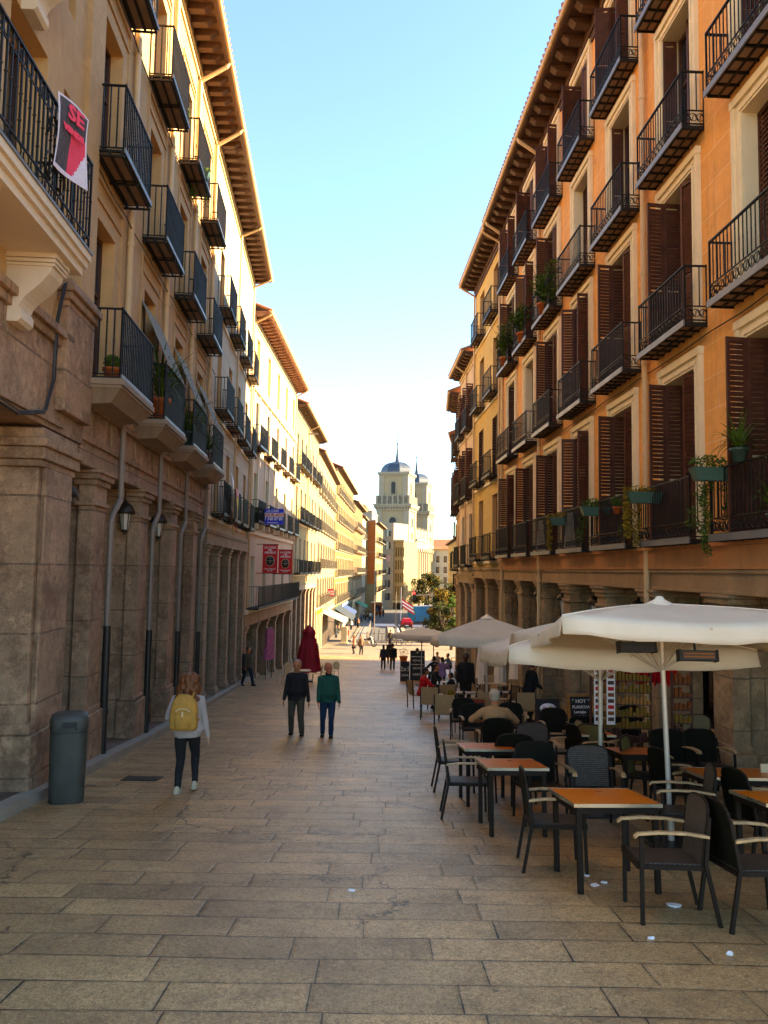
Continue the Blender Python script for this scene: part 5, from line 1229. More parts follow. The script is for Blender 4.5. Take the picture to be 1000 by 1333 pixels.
def parasol(x, y, half, zc, za, label, drop=.17, halfy=None, tilt=None, rz=0, heaters=(), pole_lean=0, sag=.10, seed=3, vent=True, wave=.03):
    """x,y pole foot; half: half width; zc: corner height over the foot; za: apex height over the foot"""
    rnd = random.Random(seed); t = empty('parasol', (x, y, gz(y)), rz, label, 'parasol', 'cream square parasols'); hy = halfy or half
    tl = tilt if tilt is not None else slope(y)
    def P(u, v, z): return (u, v, z + v * tl)
    mb = MB(); cor = [(-half, -hy), (half, -hy), (half, hy), (-half, hy)]; N = 12; K = 8
    for e in range(4):
        a, b = Vector(cor[e]), Vector(cor[(e + 1) % 4]); rows = []
        for k in range(K + 1):
            s = k / K; row = []
            for i in range(N + 1):
                q = i / N; p = (a + (b - a) * q) * (s * .985 + .015)
                edge = math.sin(math.pi * q)
                z = za + (zc - za) * s - sag * edge * s * .9 * (1 - .25 * s) + .02 * math.sin(s * math.pi)
                p = p * (1 - .05 * edge * s)
                row.append(P(p.x, p.y, z))
            rows.append(row)
        # valance
        out = (a + b).normalized()
        for k in range(1, 4):
            row = []
            for i in range(N + 1):
                q = i / N; base = rows[K][i]; w_ = wave * math.sin(i * 2.4 + e * 2 + seed) * k / 3
                row.append((base[0] + out.x * (.02 * k / 3 + w_), base[1] + out.y * (.02 * k / 3 + w_), base[2] - drop * k / 3 + (.012 * math.sin(i * 1.7 + e) if k == 3 else 0)))
            rows.append(row)
        vs = [p for r in rows for p in r]; nn = N + 1
        mb.add(vs, [(j * nn + i, j * nn + i + 1, (j + 1) * nn + i + 1, (j + 1) * nn + i) for j in range(len(rows) - 1) for i in range(N)], True)
    c = mb.build('canopy', M_CANV2, t); so_ = c.modifiers.new('s', 'SOLIDIFY'); so_.thickness = .004
    for cx, cy in cor:
        sm_ = MB(); prev = None
        for k in range(9): s_ = k / 8 * .985 + .015; q_ = P(cx * s_, cy * s_, za + (zc - za) * s_ + .02 * math.sin(s_ * math.pi) + .004); (sm_.cyl(prev, q_, .007, n=5) if prev else None); prev = q_
        sm_.build('seam', M_CANV, t)
    if vent:
        v = MB(); v.lathe([(.22, za - .03), (.12, za + .02), (.06, za + .05), (.04, za + .08), (.001, za + .09)], n=8); v.build('vent_cap', M_CANV, t)
    pl = MB(); pl.cyl((-pole_lean, 0, 0), (0, 0, za + .05), .028, n=12); pl.cyl((-pole_lean, 0, .0), (-pole_lean, 0, .35), .036, n=12); pl.build('pole', M_POLE, t)
    bs = MB(); bs.box(-pole_lean - .28, -pole_lean + .28, -.28, .28, -.02, .05); bs.build('base', M_PIPEB, t, bevel=.01)
    for k, (cx, cy) in enumerate(cor + [(0, -hy), (0, hy), (half, 0), (-half, 0)]):
        r = MB(); r.cyl((0, 0, za - .05), P(cx * .96, cy * .96, zc - .03 - (sag * .7 if k > 3 else 0)), .012, n=6); r.cyl((0, 0, za - .75), P(cx * .5, cy * .5, (za + zc) / 2 - .045 - (sag * .3 if k > 3 else 0)), .009, n=5); r.build('rib', M_POLE, t)
    for (hx, hy_, hz, ang, on) in heaters:
        h = MB(); h.M = Matrix.Translation((hx, hy_, hz)) @ Matrix.Rotation(ang, 4, 'Z') @ Matrix.Rotation(R(-12), 4, 'X')
        h.box(-.18, .18, -.06, .05, -.052, .052); h.box(-.195, -.181, -.07, .06, -.06, .06); h.box(.181, .195, -.07, .06, -.06, .06)
        h.box(-.01, .01, .05, .07, .05, .3)
        if on:
            h.cur = 1; h.box(-.16, .16, -.066, -.0601, -.038, .038); h.cur = 2; h.cyl((-.15, -.07, .015), (.15, -.07, .015), .006, n=6); h.cyl((-.15, -.07, -.016), (.15, -.07, -.016), .006, n=6); h.cur = 0
        o = h.build('patio_heater', [M_BLACK, M_GRILL, M_COPP]); o.parent = None; o.location = (x, y, gz(y)); tag(o, 'infrared heater with open grille hanging under the big parasol on the right' if on else 'closed black heater hanging under the big parasol on the left', 'heater', 'heaters under the big parasol')
    return t
M_GRILL = mat('dark heater grille', (.08, .05, .035), .5)
M_COPP = mat('copper heating tube', (.5, .2, .08), .4, metal=.6)
pu1 = at(859, 990, 8.8)
parasol(3.12, 8.7, 1.43, 2.36, 2.63, 'big cream square parasol nearest the camera with two black heaters', drop=.17, tilt=-.14, heaters=((-.47, -.62, 2.20, R(6), False), (.13, -.70, 2.13, R(-4), True)), pole_lean=-.1, seed=3)
parasol(2.88, 10.25, 1.42, 2.14, 2.46, 'cream parasol tucked behind the big one with its edge hanging low', drop=.2, tilt=-.10, seed=5, wave=.04, halfy=1.35)
parasol(3.02, 22.3, 1.5, 2.36, 2.95, 'mid distance cream parasol over the second terrace', drop=.22, seed=8)
parasol(1.95, 38, 1.5, 2.45, 2.8, 'small distant cream parasol above the black menu boards', drop=.2, seed=9)
parasol(2.9, 43.5, 1.5, 2.3, 2.7, 'farthest cream parasol at the end of the terraces', drop=.2, seed=10)
def closed_parasol(x, y, h, r, m, label, group=None, z0=1.0, seed=1, ph=None, cat='parasol', name='closed_parasol'):
    rnd = random.Random(seed); t = empty(name, (x, y, gz(y)), 0, label, cat, group)
    rings = []; n = 28
    prof = [(1.0, z0), (.97, z0 + .05), (.86, z0 + .3), (.72, z0 + (h - z0) * .45), (.55, z0 + (h - z0) * .68), (.42, z0 + (h - z0) * .76), (.52, z0 + (h - z0) * .82), (.40, z0 + (h - z0) * .9), (.08, h)]
    for k, (f, z) in enumerate(prof):
        rings.append([((r * f) * (1 + .22 * math.sin(8 * 2 * math.pi * i / n + seed) * (1 - k / 12)) * math.cos(2 * math.pi * i / n), (r * f) * (1 + .22 * math.sin(8 * 2 * math.pi * i / n + seed) * (1 - k / 12)) * math.sin(2 * math.pi * i / n), z + (rnd.uniform(-.04, .04) if k == 0 else 0)) for i in range(n)])
    mb = MB(); mb.loft(rings); mb.build('folded_canopy', m, t)
    b = MB(); b.cyl((0, 0, (h - z0) * .76 + z0 - .02), (0, 0, (h - z0) * .76 + z0 + .02), r * .47, n=12); b.build('strap', m, t)
    p = MB(); p.cyl((0, 0, 0), (0, 0, h + .08), .024, n=10); p.build('pole', M_POLE, t)
    p = MB(); p.cyl((0, 0, -.01), (0, 0, .09), .26, n=16); p.build('base', M_PIPEB, t)
M_MAROON = mat('maroon parasol cloth', (.33, .012, .025), .7, var=.25, scale=5)
p = gnd(401, 888); closed_parasol(p.x, p.y, 2.85, .62, M_MAROON, 'closed maroon parasol on the left side of the street', z0=.55, seed=2)
for i, (px, py, l) in enumerate([(671, 905, 'closed cream parasol nearest the waiter'), (651, 899, 'closed cream parasol second from the waiter'), (627, 896, 'closed cream parasol with a bright side, farthest of three')]):
    p = gnd(px, py + 12); closed_parasol(p.x, p.y, 2.6, .26, M_CANV, l, 'closed cream parasols by the arcade', z0=.55, seed=4 + i)
# ================================================================ menu boards
M_CHALK = mat('chalk board black', (.012, .012, .011), .6, var=.4, scale=4, bump=0)
M_BWOOD = mat('board frame wood', (.40, .19, .07), .55, var=.2, scale=10)
M_CHW = mat('chalk white', (.7, .68, .62), .8, var=.05, bump=0); M_CHY = mat('chalk yellow', (.6, .55, .2), .8, var=.05, bump=0); M_CHR = mat('chalk red', (.55, .08, .05), .8, var=.05, bump=0)
def board(px0, px1, pyt, pyb, label, frame, texts, rz=0, name='menu_board', lean=9, extra=None):
    p = gnd((px0 + px1) / 2, pyb); k = p.y / 1000; W = (px1 - px0) * k * 1.0; H = (pyb - pyt) * k
    t = empty(name, p, rz, label, 'menu board', None); A = R(-lean)
    def tilt(o): o.rotation_euler = (A, 0, 0); o.location = (0, 0, 0)
    f = .05
    m = MB(); m.box(-W / 2, W / 2, -.015, .015, 0, f); m.box(-W / 2, W / 2, -.015, .015, H - f, H); m.box(-W / 2, -W / 2 + f, -.015, .015, f, H - f); m.box(W / 2 - f, W / 2, -.015, .015, f, H - f); tilt(m.build('frame', frame, t, bevel=.003))
    m = MB(); m.box(-W / 2 + f, W / 2 - f, -.005, .006, f, H - f); pn = m.build('panel', M_CHALK, t); tilt(pn)
    m = MB(); m.hexa([(-W / 2, .30, 0), (-W / 2 + .04, .30, 0), (-W / 2 + .04, .33, 0), (-W / 2, .33, 0)], [(-W / 2, H * .16, H * .95), (-W / 2 + .04, H * .16, H * .95), (-W / 2 + .04, H * .16 + .02, H * .95), (-W / 2, H * .16 + .02, H * .95)]); m.hexa([(W / 2 - .04, .30, 0), (W / 2, .30, 0), (W / 2, .33, 0), (W / 2 - .04, .33, 0)], [(W / 2 - .04, H * .16, H * .95), (W / 2, H * .16, H * .95), (W / 2, H * .16 + .02, H * .95), (W / 2 - .04, H * .16 + .02, H * .95)]); m.build('rear_leg', frame, t)
    for (s, fx, fz, size, mm) in texts:
        text('lettering', s, size * H, mm, pn, (fx * W, -.006, fz * H), extrude=.0015, bold=.003)
    if extra: extra(pn, W, H)
    return t
def plate(pn, W, H):
    m = MB(); m.lathe([(.001, 0), (W * .30, 0), (W * .36, .006), (W * .37, .010), (.001, .004)], n=20, sy=.62); o = m.build('plate_picture', M_WHITEP, pn, (0, -.012, H * .74)); o.rotation_euler = (R(90), 0, 0)
    rr = random.Random(4)
    for nm, mm, x0 in (('stew_picture', M_CHR, -.14), ('chips_picture', M_CHY, .14)):
        m = MB()
        for i in range(26): a, b = rr.uniform(0, 6.28), rr.uniform(0, .14) ** 1 * W; m.ell((x0 * W + b * math.cos(a), b * .75 * math.sin(a), 0), (rr.uniform(.01, .02) * 1.3, .012, .006), 6, 4)
        o = m.build(nm, mm, pn, (0, -.022, H * .74)); o.rotation_euler = (R(90), 0, 0)
board(742, 777, 907, 968, 'wood framed chalk board headed HOY beside the thin parasol pole', M_BWOOD, [('* HOY *', 0, .86, .11, M_CHW), ('PLANCHA', 0, .74, .085, M_CHW), ('Lentejas', -.05, .64, .08, M_CHW), ('~ Lubina', .04, .54, .075, M_CHW), ('Secreto', -.1, .40, .085, M_CHW), ('7,50', .08, .29, .09, M_CHW), ('10,00', -.05, .19, .09, M_CHW)], rz=R(8))
board(700, 730, 912, 960, 'black menu board with a photo of a plate of food at its top', M_PIPEB, [('MENU', 0, .50, .08, M_CHW), ('6', 0, .38, .1, M_CHW), ('SERVICIO', 0, .28, .08, M_CHW), ('DE', 0, .20, .06, M_CHW), ('TERRAZA', 0, .12, .08, M_CHW)], extra=plate, rz=R(4))
board(603, 634, 910, 948, 'black menu board with red and yellow lines in front of the laid tables', M_BWOOD, [('MENU DIARIO', 0, .87, .11, M_CHR), ('* * * * *', 0, .77, .08, M_CHR), ('PRIMEROS', -.1, .67, .09, M_CHW), ('SEGUNDOS', 0, .56, .09, M_CHR), ('POSTRES', -.1, .45, .08, M_CHW), ('COMPLETO 12', 0, .35, .09, M_CHY), ('CAFE', 0, .14, .14, M_CHY)], rz=R(2))
board(534, 553, 848, 886, 'tall black board with white drawings of sandwiches beside the walkway', M_PIPEB, [('CARTA', 0, .2, .1, M_CHW), ('V', 0, .93, .12, M_CHW), ('~~~~', 0, .8, .2, M_CHW), ('<><>', 0, .66, .14, M_CHW), ('~~~~', 0, .54, .2, M_CHW), ('<><>', 0, .40, .14, M_CHW)])
board(521, 533, 862, 887, 'small black board reading 2x1 next to the tall one', M_PIPEB, [('2x1', 0, .62, .34, M_CHW), ('COPAS', 0, .3, .16, M_CHW)])
# ---- barrel-like planter and counter at the far boards
p = gnd(526, 868); plant(tuple(p + Vector((0, 1.5, 0))), 'round green plant in a wooden tub behind the 2x1 board', 'bush', 'terracotta', .3, .6, .6, seed=3)
# ================================================================ shop goods under the right arcade
M_SHOPR = mat('souvenir red', (.6, .015, .02), .5, var=.3, scale=30); M_SHOPY = mat('souvenir yellow', (.26, .14, .03), .5, var=.6, scale=60); M_SHOPO = mat('souvenir orange', (.25, .07, .02), .5, var=.6, scale=60)
M_BWOOD = MATS['board frame wood']
def rack(c, W, rows, label, seed):
    rr = random.Random(seed); t = empty('souvenir_rack', c, 0, label, 'display rack'); H = .2 + rows * .2
    m = MB(); m.box(-W / 2 - .03, -W / 2, -.02, .02, 0, H); m.box(W / 2, W / 2 + .03, -.02, .02, 0, H)
    for i in range(rows): m.box(-W / 2, W / 2, -.07, .02, .2 + i * .2, .215 + i * .2)
    m.build('rack_frame', M_DARKW, t)
    for i in range(rows):
        m = MB(); n = int(W / .06)
        for k in range(n): h = rr.uniform(.05, .17); x = -W / 2 + W * (k + .5) / n; m.box(x - .022, x + .022, -.06, 0, .216 + i * .2, .216 + i * .2 + h)
        m.build('souvenir_row', rr.choice([M_SHOPY, M_SHOPO, M_DARKW, M_SHOPY, M_BWOOD]), t)
    return t
q = at(808, 900, 13.4); rack((q.x, q.y, gz(13.4)), 1.0, 9, 'rack of rows of small yellow souvenirs between the parasol poles', 5)
q = at(888, 940, 12.3); rack((q.x, q.y, gz(12.3)), .28, 8, 'narrow stand of round orange plates leaning on the pier', 6)
m = MB(); rr = random.Random(2)
for k in range(26): m.hexa([(k * .05, rr.uniform(0, .1), -rr.uniform(.15, .4)), (k * .05 + .06, .1, -rr.uniform(.15, .35)), (k * .05 + .06, .12, -.3), (k * .05, .12, -.3)], [(k * .05, 0, 0), (k * .05 + .06, 0, 0), (k * .05 + .06, .03, 0), (k * .05, .03, 0)])
o = m.build('red_bunting', M_SHOPR); o.location = at(786, 866, 13.6); tag(o, 'row of bright red flamenco frills hanging at the souvenir shop', 'decoration')
for dx, l in ((0, 'left of two strips of postcards hung behind the thin parasol pole'), (.13, 'right of two strips of postcards hung behind the thin parasol pole')):
    t_ = empty('postcard_strip', at(779, 868, 13.0) + Vector((dx * 1.6, 0, 0)), 0, l, 'postcards')
    m = MB(); m.box(-.07, .07, 0, .01, -.95, 0); m.build('strip', M_WHITEP, t_)
    for k in range(9): m = MB(); m.box(-.05, .05, -.006, -.001, -.09 - k * .1, -.03 - k * .1); m.build('postcard', [M_SHOPR, M_SHOPO, M_DARKW][k % 3], t_)
# wooden bar counter at the right edge
q = gnd(990, 985)
t_ = empty('bar_counter', (q.x + .3, q.y + .6, gz(q.y + .6)), R(-4), 'dark green bar counter with a red wooden top at the right edge', 'counter')
m = MB(); m.box(-.9, .9, -.3, .3, 1.0, 1.06); m.build('counter_top', mat('red brown counter wood', (.3, .05, .025), .3, var=.2, scale=6), t_, bevel=.01)
m = MB(); m.box(-.85, .85, -.25, .25, 0, .999)
for k in range(4): m.box(-.84, .84, -.275, -.2505, .1 + k * .22, .27 + k * .22)
m.build('counter_body', M_GREENW, t_)
# plants on pier side (the green tinge under the arcade) and litter bin, left side
def litter_bin(px, py, label, h=1.02, r=.2, sx=1.0, m=None, slot=0):
    p = gnd(px, py); t = empty('litter_bin', p, 0, label, 'litter bin')
    b = MB(); n = 28
    def ring(f, z): return [(r * f * (abs(math.cos(2 * math.pi * i / n)) ** .7) * (1 if math.cos(2 * math.pi * i / n) > 0 else -1) * 1.15, r * f * (abs(math.sin(2 * math.pi * i / n)) ** .7) * (1 if math.sin(2 * math.pi * i / n) > 0 else -1), z) for i in range(n)]
    b.loft([ring(.93, 0), ring(.97, .05), ring(1.0, .4), ring(1.04, h * .80)]); b.build('body', m or M_BIN, t)
    c = MB(); c.loft([ring(1.05, h * .803), ring(1.08, h * .84), ring(1.08, h * .93), ring(1.0, h * .98), ring(.8, h), ring(.2, h + .005)]); c.build('lid', m or M_BIN, t)
    s = MB(); s.hexa([(r * .35, -r * 1.1, h * .835), (r * 1.05, -r * .78, h * .835), (r * 1.03, -r * .7, h * .835), (r * .35, -r * 1.0, h * .835)], [(r * .35, -r * 1.1, h * .90), (r * 1.05, -r * .78, h * .90), (r * 1.03, -r * .7, h * .90), (r * .35, -r * 1.0, h * .90)]); s.build('slot', M_BLACK, t); g_ = MB(); g_.loft([ring(1.055, h * .795), ring(1.055, h * .806)]); g_.build('rim_groove_shade', M_BLACK, t); g_ = MB(); g_.hexa([(-r * .45, -r * 1.13, h * .86), (r * .45, -r * 1.13, h * .86), (r * .45, -r * 1.02, h * .86), (-r * .45, -r * 1.02, h * .86)], [(-r * .45, -r * 1.12, h * .925), (r * .45, -r * 1.12, h * .925), (r * .45, -r * 1.0, h * .925), (-r * .45, -r * 1.0, h * .925)]); g_.build('opening', M_BLACK, t); return t  # raised black pieces stand in for shade in the slot, groove and opening
M_BIN = mat('dark grey speckled plastic', (.05, .048, .038), .5, var=.35, scale=5, grain=120, bump=.2)
b_ = litter_bin(86, 1044, 'tall dark grey litter bin standing against the nearest left pier', h=1.17, r=.2)
b_.rotation_euler = (0, 0, R(22))
litter_bin(343, 877, 'dark litter bin under the pink clothes by the left arcade', h=1.1, r=.26)
litter_bin(411, 855, 'slim dark litter bin far down the left pavement', h=1.1, r=.28)
litter_bin(406, 857, 'dark bin beside the slim far bin on the left', h=1.0, r=.2) if False else None
# ================================================================ bistro chairs by the maroon parasol
def bistro():
    t = empty('bistro_chair', (0, 0, 0))
    f = MB()
    for sx in (-1, 1):
        f.tube([(sx * .2, .2, 0), (sx * .19, .19, .44)], .014, 6); f.tube([(sx * .2, -.24, 0), (sx * .19, -.2, .44), (sx * .2, -.25, .75)], .014, 6)
    pts = [(.2 * math.cos(R(a)), -.25 - .02, .72 + .2 * math.sin(R(a))) for a in range(0, 181, 20)]; f.tube(pts, .016, 6); f.build('frame', M_ARMW, t)
    s = MB(); s.cyl((0, 0, .43), (0, 0, .455), .22, n=16); s.build('seat', M_CARD, t)
    b = MB(); b.add([(x, y + .012, z) for x, y, z in pts] + [(.17, -.24, .5), (-.17, -.24, .5)][::1], [tuple(range(len(pts) + 2))]) if False else b.add([(0.17, -.245, .5)] + pts + [(-.17, -.245, .5)], [tuple(range(len(pts) + 2))]); b.build('backrest', M_CARD, t); return t
bb = bistro()
for i, (px, py, f, l) in enumerate([(368, 891, 60, 'woven bistro chair left of the maroon parasol'), (376, 886, 200, 'bistro chair just behind the left one by the maroon parasol'), (412, 889, 100, 'woven bistro chair just right of the maroon parasol'), (425, 886, 170, 'bistro chair behind the man in green, left one'), (434, 884, 150, 'bistro chair farthest right behind the man in green')]):
    o = bb if i == 0 else copy_tree(bb); p = gnd(px, py); tag(o, l, 'chair', 'woven bistro chairs by the maroon parasol'); on_ground(o, p.x, p.y, R(f))
p = gnd(395, 893); t_ = empty('bistro_table', p, 0, 'small round table under the closed maroon parasol', 'table'); m = MB(); m.cyl((0, 0, .7), (0, 0, .73), .35, n=20); m.build('table_top', M_CARD, t_); m = MB(); m.cyl((0, 0, 0), (0, 0, .7), .03); m.cyl((0, 0, 0), (0, 0, .03), .22, n=14); m.build('pedestal', M_PIPEB, t_)
# ================================================================ signs, banners, balcony things
def hang_sign(name, pos, W, H, m, label, cat, lines, rz=0, arm=None, group=None, thick=.03, bg=None):
    t = empty(name, pos, rz, label, cat, group)
    b = MB(); b.box(-W / 2, W / 2, 0, thick, -H, 0); b.build('panel', m, t)
    if arm:
        [MB().cyl((-W / 2 - arm, thick / 2, zz), (W / 2 + .05, thick / 2, zz), .02).build('arm', M_PIPEB, t) for zz in (.02, -H - .02)]
    for (s, fx, fz, size, mm) in lines: text('lettering', s, size, mm, t, (fx * W, -.003, -fz * H), extrude=.002, bold=size * .03)
    return t
# red banners on the cream building, hung at right angles to the facade
def banner(px0, px1, pyt, pyb, label):
    Zb = FL2.P.y + (2.6 if px0 < 350 else 7.0)
    a, b = at(px0, pyt, Zb), at(px1, pyb, Zb); W = b.x - a.x; H = a.z - b.z
    t = hang_sign('restaurant_banner', ((a.x + b.x) / 2, Zb, a.z), W, H, M_RED, label, 'banner', [('LA CASA', 0, .10, W * .2, M_WHITEP), ('DEL', 0, .19, W * .17, M_WHITEP), ('ABUELO', 0, .28, W * .2, M_WHITEP), ('CASA FUNDADA', 0, .86, W * .1, M_WHITEP), ('EN 1906', 0, .92, W * .1, M_WHITEP)], arm=.35, group='red restaurant banners')
    m = MB(); m.lathe([(.001, -.01), (W * .27, -.01), (W * .27, .01), (.001, .01)], n=16, sy=1.15); o = m.build('roundel', M_BLACK, t, (0, -.004, -H * .57)); o.rotation_euler = (R(90), 0, 0)
    m = MB(); m.lathe([(W * .27, -.012), (W * .3, -.012), (W * .3, .008), (W * .27, .008)], n=16, sy=1.15); o = m.build('roundel_ring', M_CARD, t, (0, -.004, -H * .57)); o.rotation_euler = (R(90), 0, 0)
    text('lettering', 'EL ABUELO', W * .09, M_CARD, t, (0, -.018, -H * .57)); text('lettering', '*', W * .2, M_CARD, t, (0, -.018, -H * .49)); text('lettering', '*', W * .2, M_CARD, t, (0, -.018, -H * .66))
banner(342.5, 361, 709, 746, 'left and larger of two hanging red restaurant banners')
banner(363, 380, 716, 747, 'right and smaller of two hanging red restaurant banners')
a, b = at(341, 662, 41.2), at(369, 683, 41.2)
W = b.x - a.x; H = a.z - b.z
hang_sign('letting_board', ((a.x + b.x) / 2, 41.2, a.z), W, H, M_BLUE, 'blue and white rental board reading ALQUILADO on a left balcony', 'sign', [('LA CASA', 0, .14, .17, M_WHITEP), ('91 548 07 80', 0, .66, .2, M_WHITEP), ('www.lacasa.es', 0, .88, .1, M_WHITEP)])
m = MB(); m.box(-W / 2, W / 2, -.008, -.001, -.12, .12); o = m.build('rental_strip', M_WHITEP); par = [x for x in bpy.data.objects if x.name == 'letting_board'][0]; o.parent = par; o.location = (0, 0, -H * .40)
text('lettering', 'ALQUILADO', .24, M_RED, par, (0, -.012, -H * .40), bold=.008)
# banner with SE VENDE on the nearest balcony
def draped(name, pos, W, H, m, label, cat, frame, cells=None, amp=.04, sway=0):
    return
t_ = empty('sale_banner', (0, 0, 0), 0, 'black, pink and white SE VENDE banner tied to the nearest left balcony', 'banner')
F = FL0; P_ = F.w(uL(8.3), .84, 5.38); t_.location = P_
def cloth(F, W, H, nu, nz, amp, skew, z0=0):
    def pos(s, q): return F.fr(s * W, .0 + amp * math.sin(3.1 * s + 2.2 * q) + .05 * q, -q * H - skew * s)
    return pos
pos = lambda s, q: F.fr(s * .42 - .05 * q, .02 + s * .24 + .03 * math.sin(4 * s + 3 * q), -q * .9 - .08 * s)
mb = MB(); N1, N2 = 24, 34
for i in range(N1):
    for j in range(N2):
        s0, s1, q0, q1 = i / N1, (i + 1) / N1, j / N2, (j + 1) / N2; sm, qm = (s0 + s1) / 2, (q0 + q1) / 2
        mb.cur = 1 if (qm > .95 or qm < .04 or sm < .06 or sm > .95) else (2 if (sm > .45 and qm > .35 and sm + qm * .8 < 1.38) else (1 if sm + qm * .8 > 1.3 else 0))
        mb.add([pos(s0, q0), pos(s1, q0), pos(s1, q1), pos(s0, q1)], [(0, 1, 2, 3)], True)
M_PINK = mat('pink print', (.75, .12, .17), .6, var=.1); M_BAND = mat('lilac white print', (.62, .58, .66), .6, var=.05); M_DKP = mat('dark print', (.06, .05, .055), .6)
o = mb.build('cloth', [M_DKP, M_BAND, M_PINK], t_); md = o.modifiers.new('s', 'SOLIDIFY'); md.thickness = .003
def wall_text(s, size, m, parent, F, u, n, z, bold=.0, flip=False):
    me = text_mesh(s, size, .002, 'CENTER', bold); me.materials.clear(); me.materials.append(m)
    me.transform(Matrix(((F.U.x, F.N.x * -1, 0, 0), (F.U.y, F.N.y * -1, 0, 0), (0, 0, 1, 0), (0, 0, 0, 1))) if F.N.x < 0 or False else Matrix(((F.U.x * -1, 0, 0, 0), (F.U.y * -1, 0, 0, 0), (0, 0, 1, 0), (0, 0, 0, 1))) )
    o = bpy.data.objects.new('lettering', me); COL.objects.link(o); o.parent = parent; q = F.fr(u, n, z); o.location = q; return o
def facade_text(s, size, m, parent, F, u, n, z, bold=0.0, left=True):
    """text lying in the facade plane; for the left row reading direction runs towards -u? seen from the street"""
    me = text_mesh(s, size, .002, 'CENTER', bold); me.materials.clear(); me.materials.append(m)
    # text x axis -> reading direction, -y (front) -> N
    rd = Vector((0, 0, 1)).cross(Vector((F.N.x, F.N.y, 0))).normalized()
    N3 = Vector((F.N.x, F.N.y, 0)); M4 = Matrix(((rd.x, -N3.x, 0, 0), (rd.y, -N3.y, 0, 0), (0, 0, 1, 0), (0, 0, 0, 1))); me.transform(M4)
    o = bpy.data.objects.new('lettering', me); COL.objects.link(o); o.parent = parent; o.location = F.fr(u, n, z); return o
def cloth_text(txt, size, sx, q):
    D = Vector(F.fr(.42, .24, 0)).normalized(); me = text_mesh(txt, size, .004, 'CENTER', .008); me.materials.clear(); me.materials.append(M_PINK)
    Y = Vector((0, 0, 1)).cross(D); me.transform(Matrix(((D.x, Y.x, 0, 0), (D.y, Y.y, 0, 0), (D.z - .19, 0, 1, 0), (0, 0, 0, 1))))
    o = bpy.data.objects.new('lettering', me); COL.objects.link(o); o.parent = t_; o.location = Vector(pos(sx, q)) - Y * .045
cloth_text('SE', .24, .44, .2); cloth_text('VENDE', .09, .44, .42)
# flag of red and yellow on the grey building's balcony
t_ = empty('flag', FL1b.w(uL(28.2, FL1b), .62, 2.95), 0, 'red and yellow striped flag hung over a left balcony', 'flag'); pos = cloth(FL1b, .95, 1.45, 8, 8, .06, 0.2)
mb = MB()
for i in range(8):
    for j in range(12):
        q = (j + .5) / 12; mb.cur = 1 if .25 < q < .75 else 0
        mb.add([pos(i / 8, j / 12), pos((i + 1) / 8, j / 12), pos((i + 1) / 8, (j + 1) / 12), pos(i / 8, (j + 1) / 12)], [(0, 1, 2, 3)], True)
o = mb.build('cloth', [M_RED, mat('flag yellow', (.75, .48, .02), .6)], t_); md = o.modifiers.new('s', 'SOLIDIFY'); md.thickness = .004
t_ = empty('cloth_roll', FL1b.w(uL(27.3, FL1b), .55, 3.4), 0, 'white cloth draped over the railing beside the flag', 'cloth'); mb = MB(); pos = cloth(FL1b, .8, .9, 8, 8, .06, 0.5)
for i in range(6):
    for j in range(6): mb.add([pos(i / 6, j / 6), pos((i + 1) / 6, j / 6), pos((i + 1) / 6, (j + 1) / 6), pos(i / 6, (j + 1) / 6)], [(0, 1, 2, 3)], True)
o = mb.build('drape', M_WHITEP, t_); md = o.modifiers.new('s', 'SOLIDIFY'); md.thickness = .004
# reed and net screens with awning cloths over the three left balconies
M_SCR = mat('grey green sun cloth', (.20, .19, .15), .9, var=.15)
for k, (Z, l) in enumerate([(16.7, 'grey sun cloth sloping over the second left stone balcony'), (20.1, 'grey sun cloth sloping over the third left stone balcony'), (23.5, 'grey sun cloth sloping over the fourth left stone balcony')]):
    u = uL(Z, FL1); m = MB(FL1.fr); m.hexa([(-.9, .02, 2.55), (.95, .02, 2.55), (.95, .03, 2.55), (-.9, .03, 2.55)][::1], [(-.9, .64, 1.15), (.95, .64, 1.15), (.95, .65, 1.15), (-.9, .65, 1.15)])
    q = FL1.w(u, 0, 3.05); o = m.build('sun_cloth', M_SCR); o.location = q; tag(o, l, 'sun cloth', 'sun cloths over the left balconies')
# balcony plants, left
def on_balc(F, Z, n, z, *a, **k): q = F.w((Z - F.P.y) / F.U.y, n, z); return plant(tuple(q), *a, **k)
on_balc(FL1, 12.9, .3, 3.08, 'blue flowering plant in a terracotta pot on the first left stone balcony', 'bush', 'terracotta', .15, .28, .22, seed=2)
on_balc(FL1, 16.2, .42, 3.08, 'tall spiky plant in a terracotta pot on the second left stone balcony', 'spiky', 'terracotta', .2, .5, .66, seed=3)
on_balc(FL1, 16.6, .3, 3.9, 'spiky plant raised in a grey pot over the second left stone balcony', 'spiky', 'grey', .12, .2, .5, seed=13)
on_balc(FL1, 19.6, .4, 3.08, 'spiky plant in a green pot on the third left stone balcony', 'spiky', 'green', .18, .4, .7, seed=4)
on_balc(FL1, 20.4, .4, 3.6, 'bushy plant at the middle of the third left stone balcony', 'bush', 'green', .12, .2, .45, seed=24)
on_balc(FL1, 22.8, .4, 3.08, 'spiky plant on the fourth left stone balcony', 'spiky', 'grey', .16, .4, .55, seed=5)
on_balc(FL1, 17.7, .3, 10.53, 'sunlit yellow green plant on a top left balcony, nearest of two', 'bush', 'green', .12, .22, .36, seed=6)
on_balc(FL1, 20.2, .3, 10.53, 'sunlit yellow green plant on a top left balcony, farther of two', 'trail', 'trough', seed=7)
on_balc(FL2, 39.9, .25, 2.45, 'green bundle standing on the cream building balcony', 'bush', 'green', .2, .5, .2, seed=8)
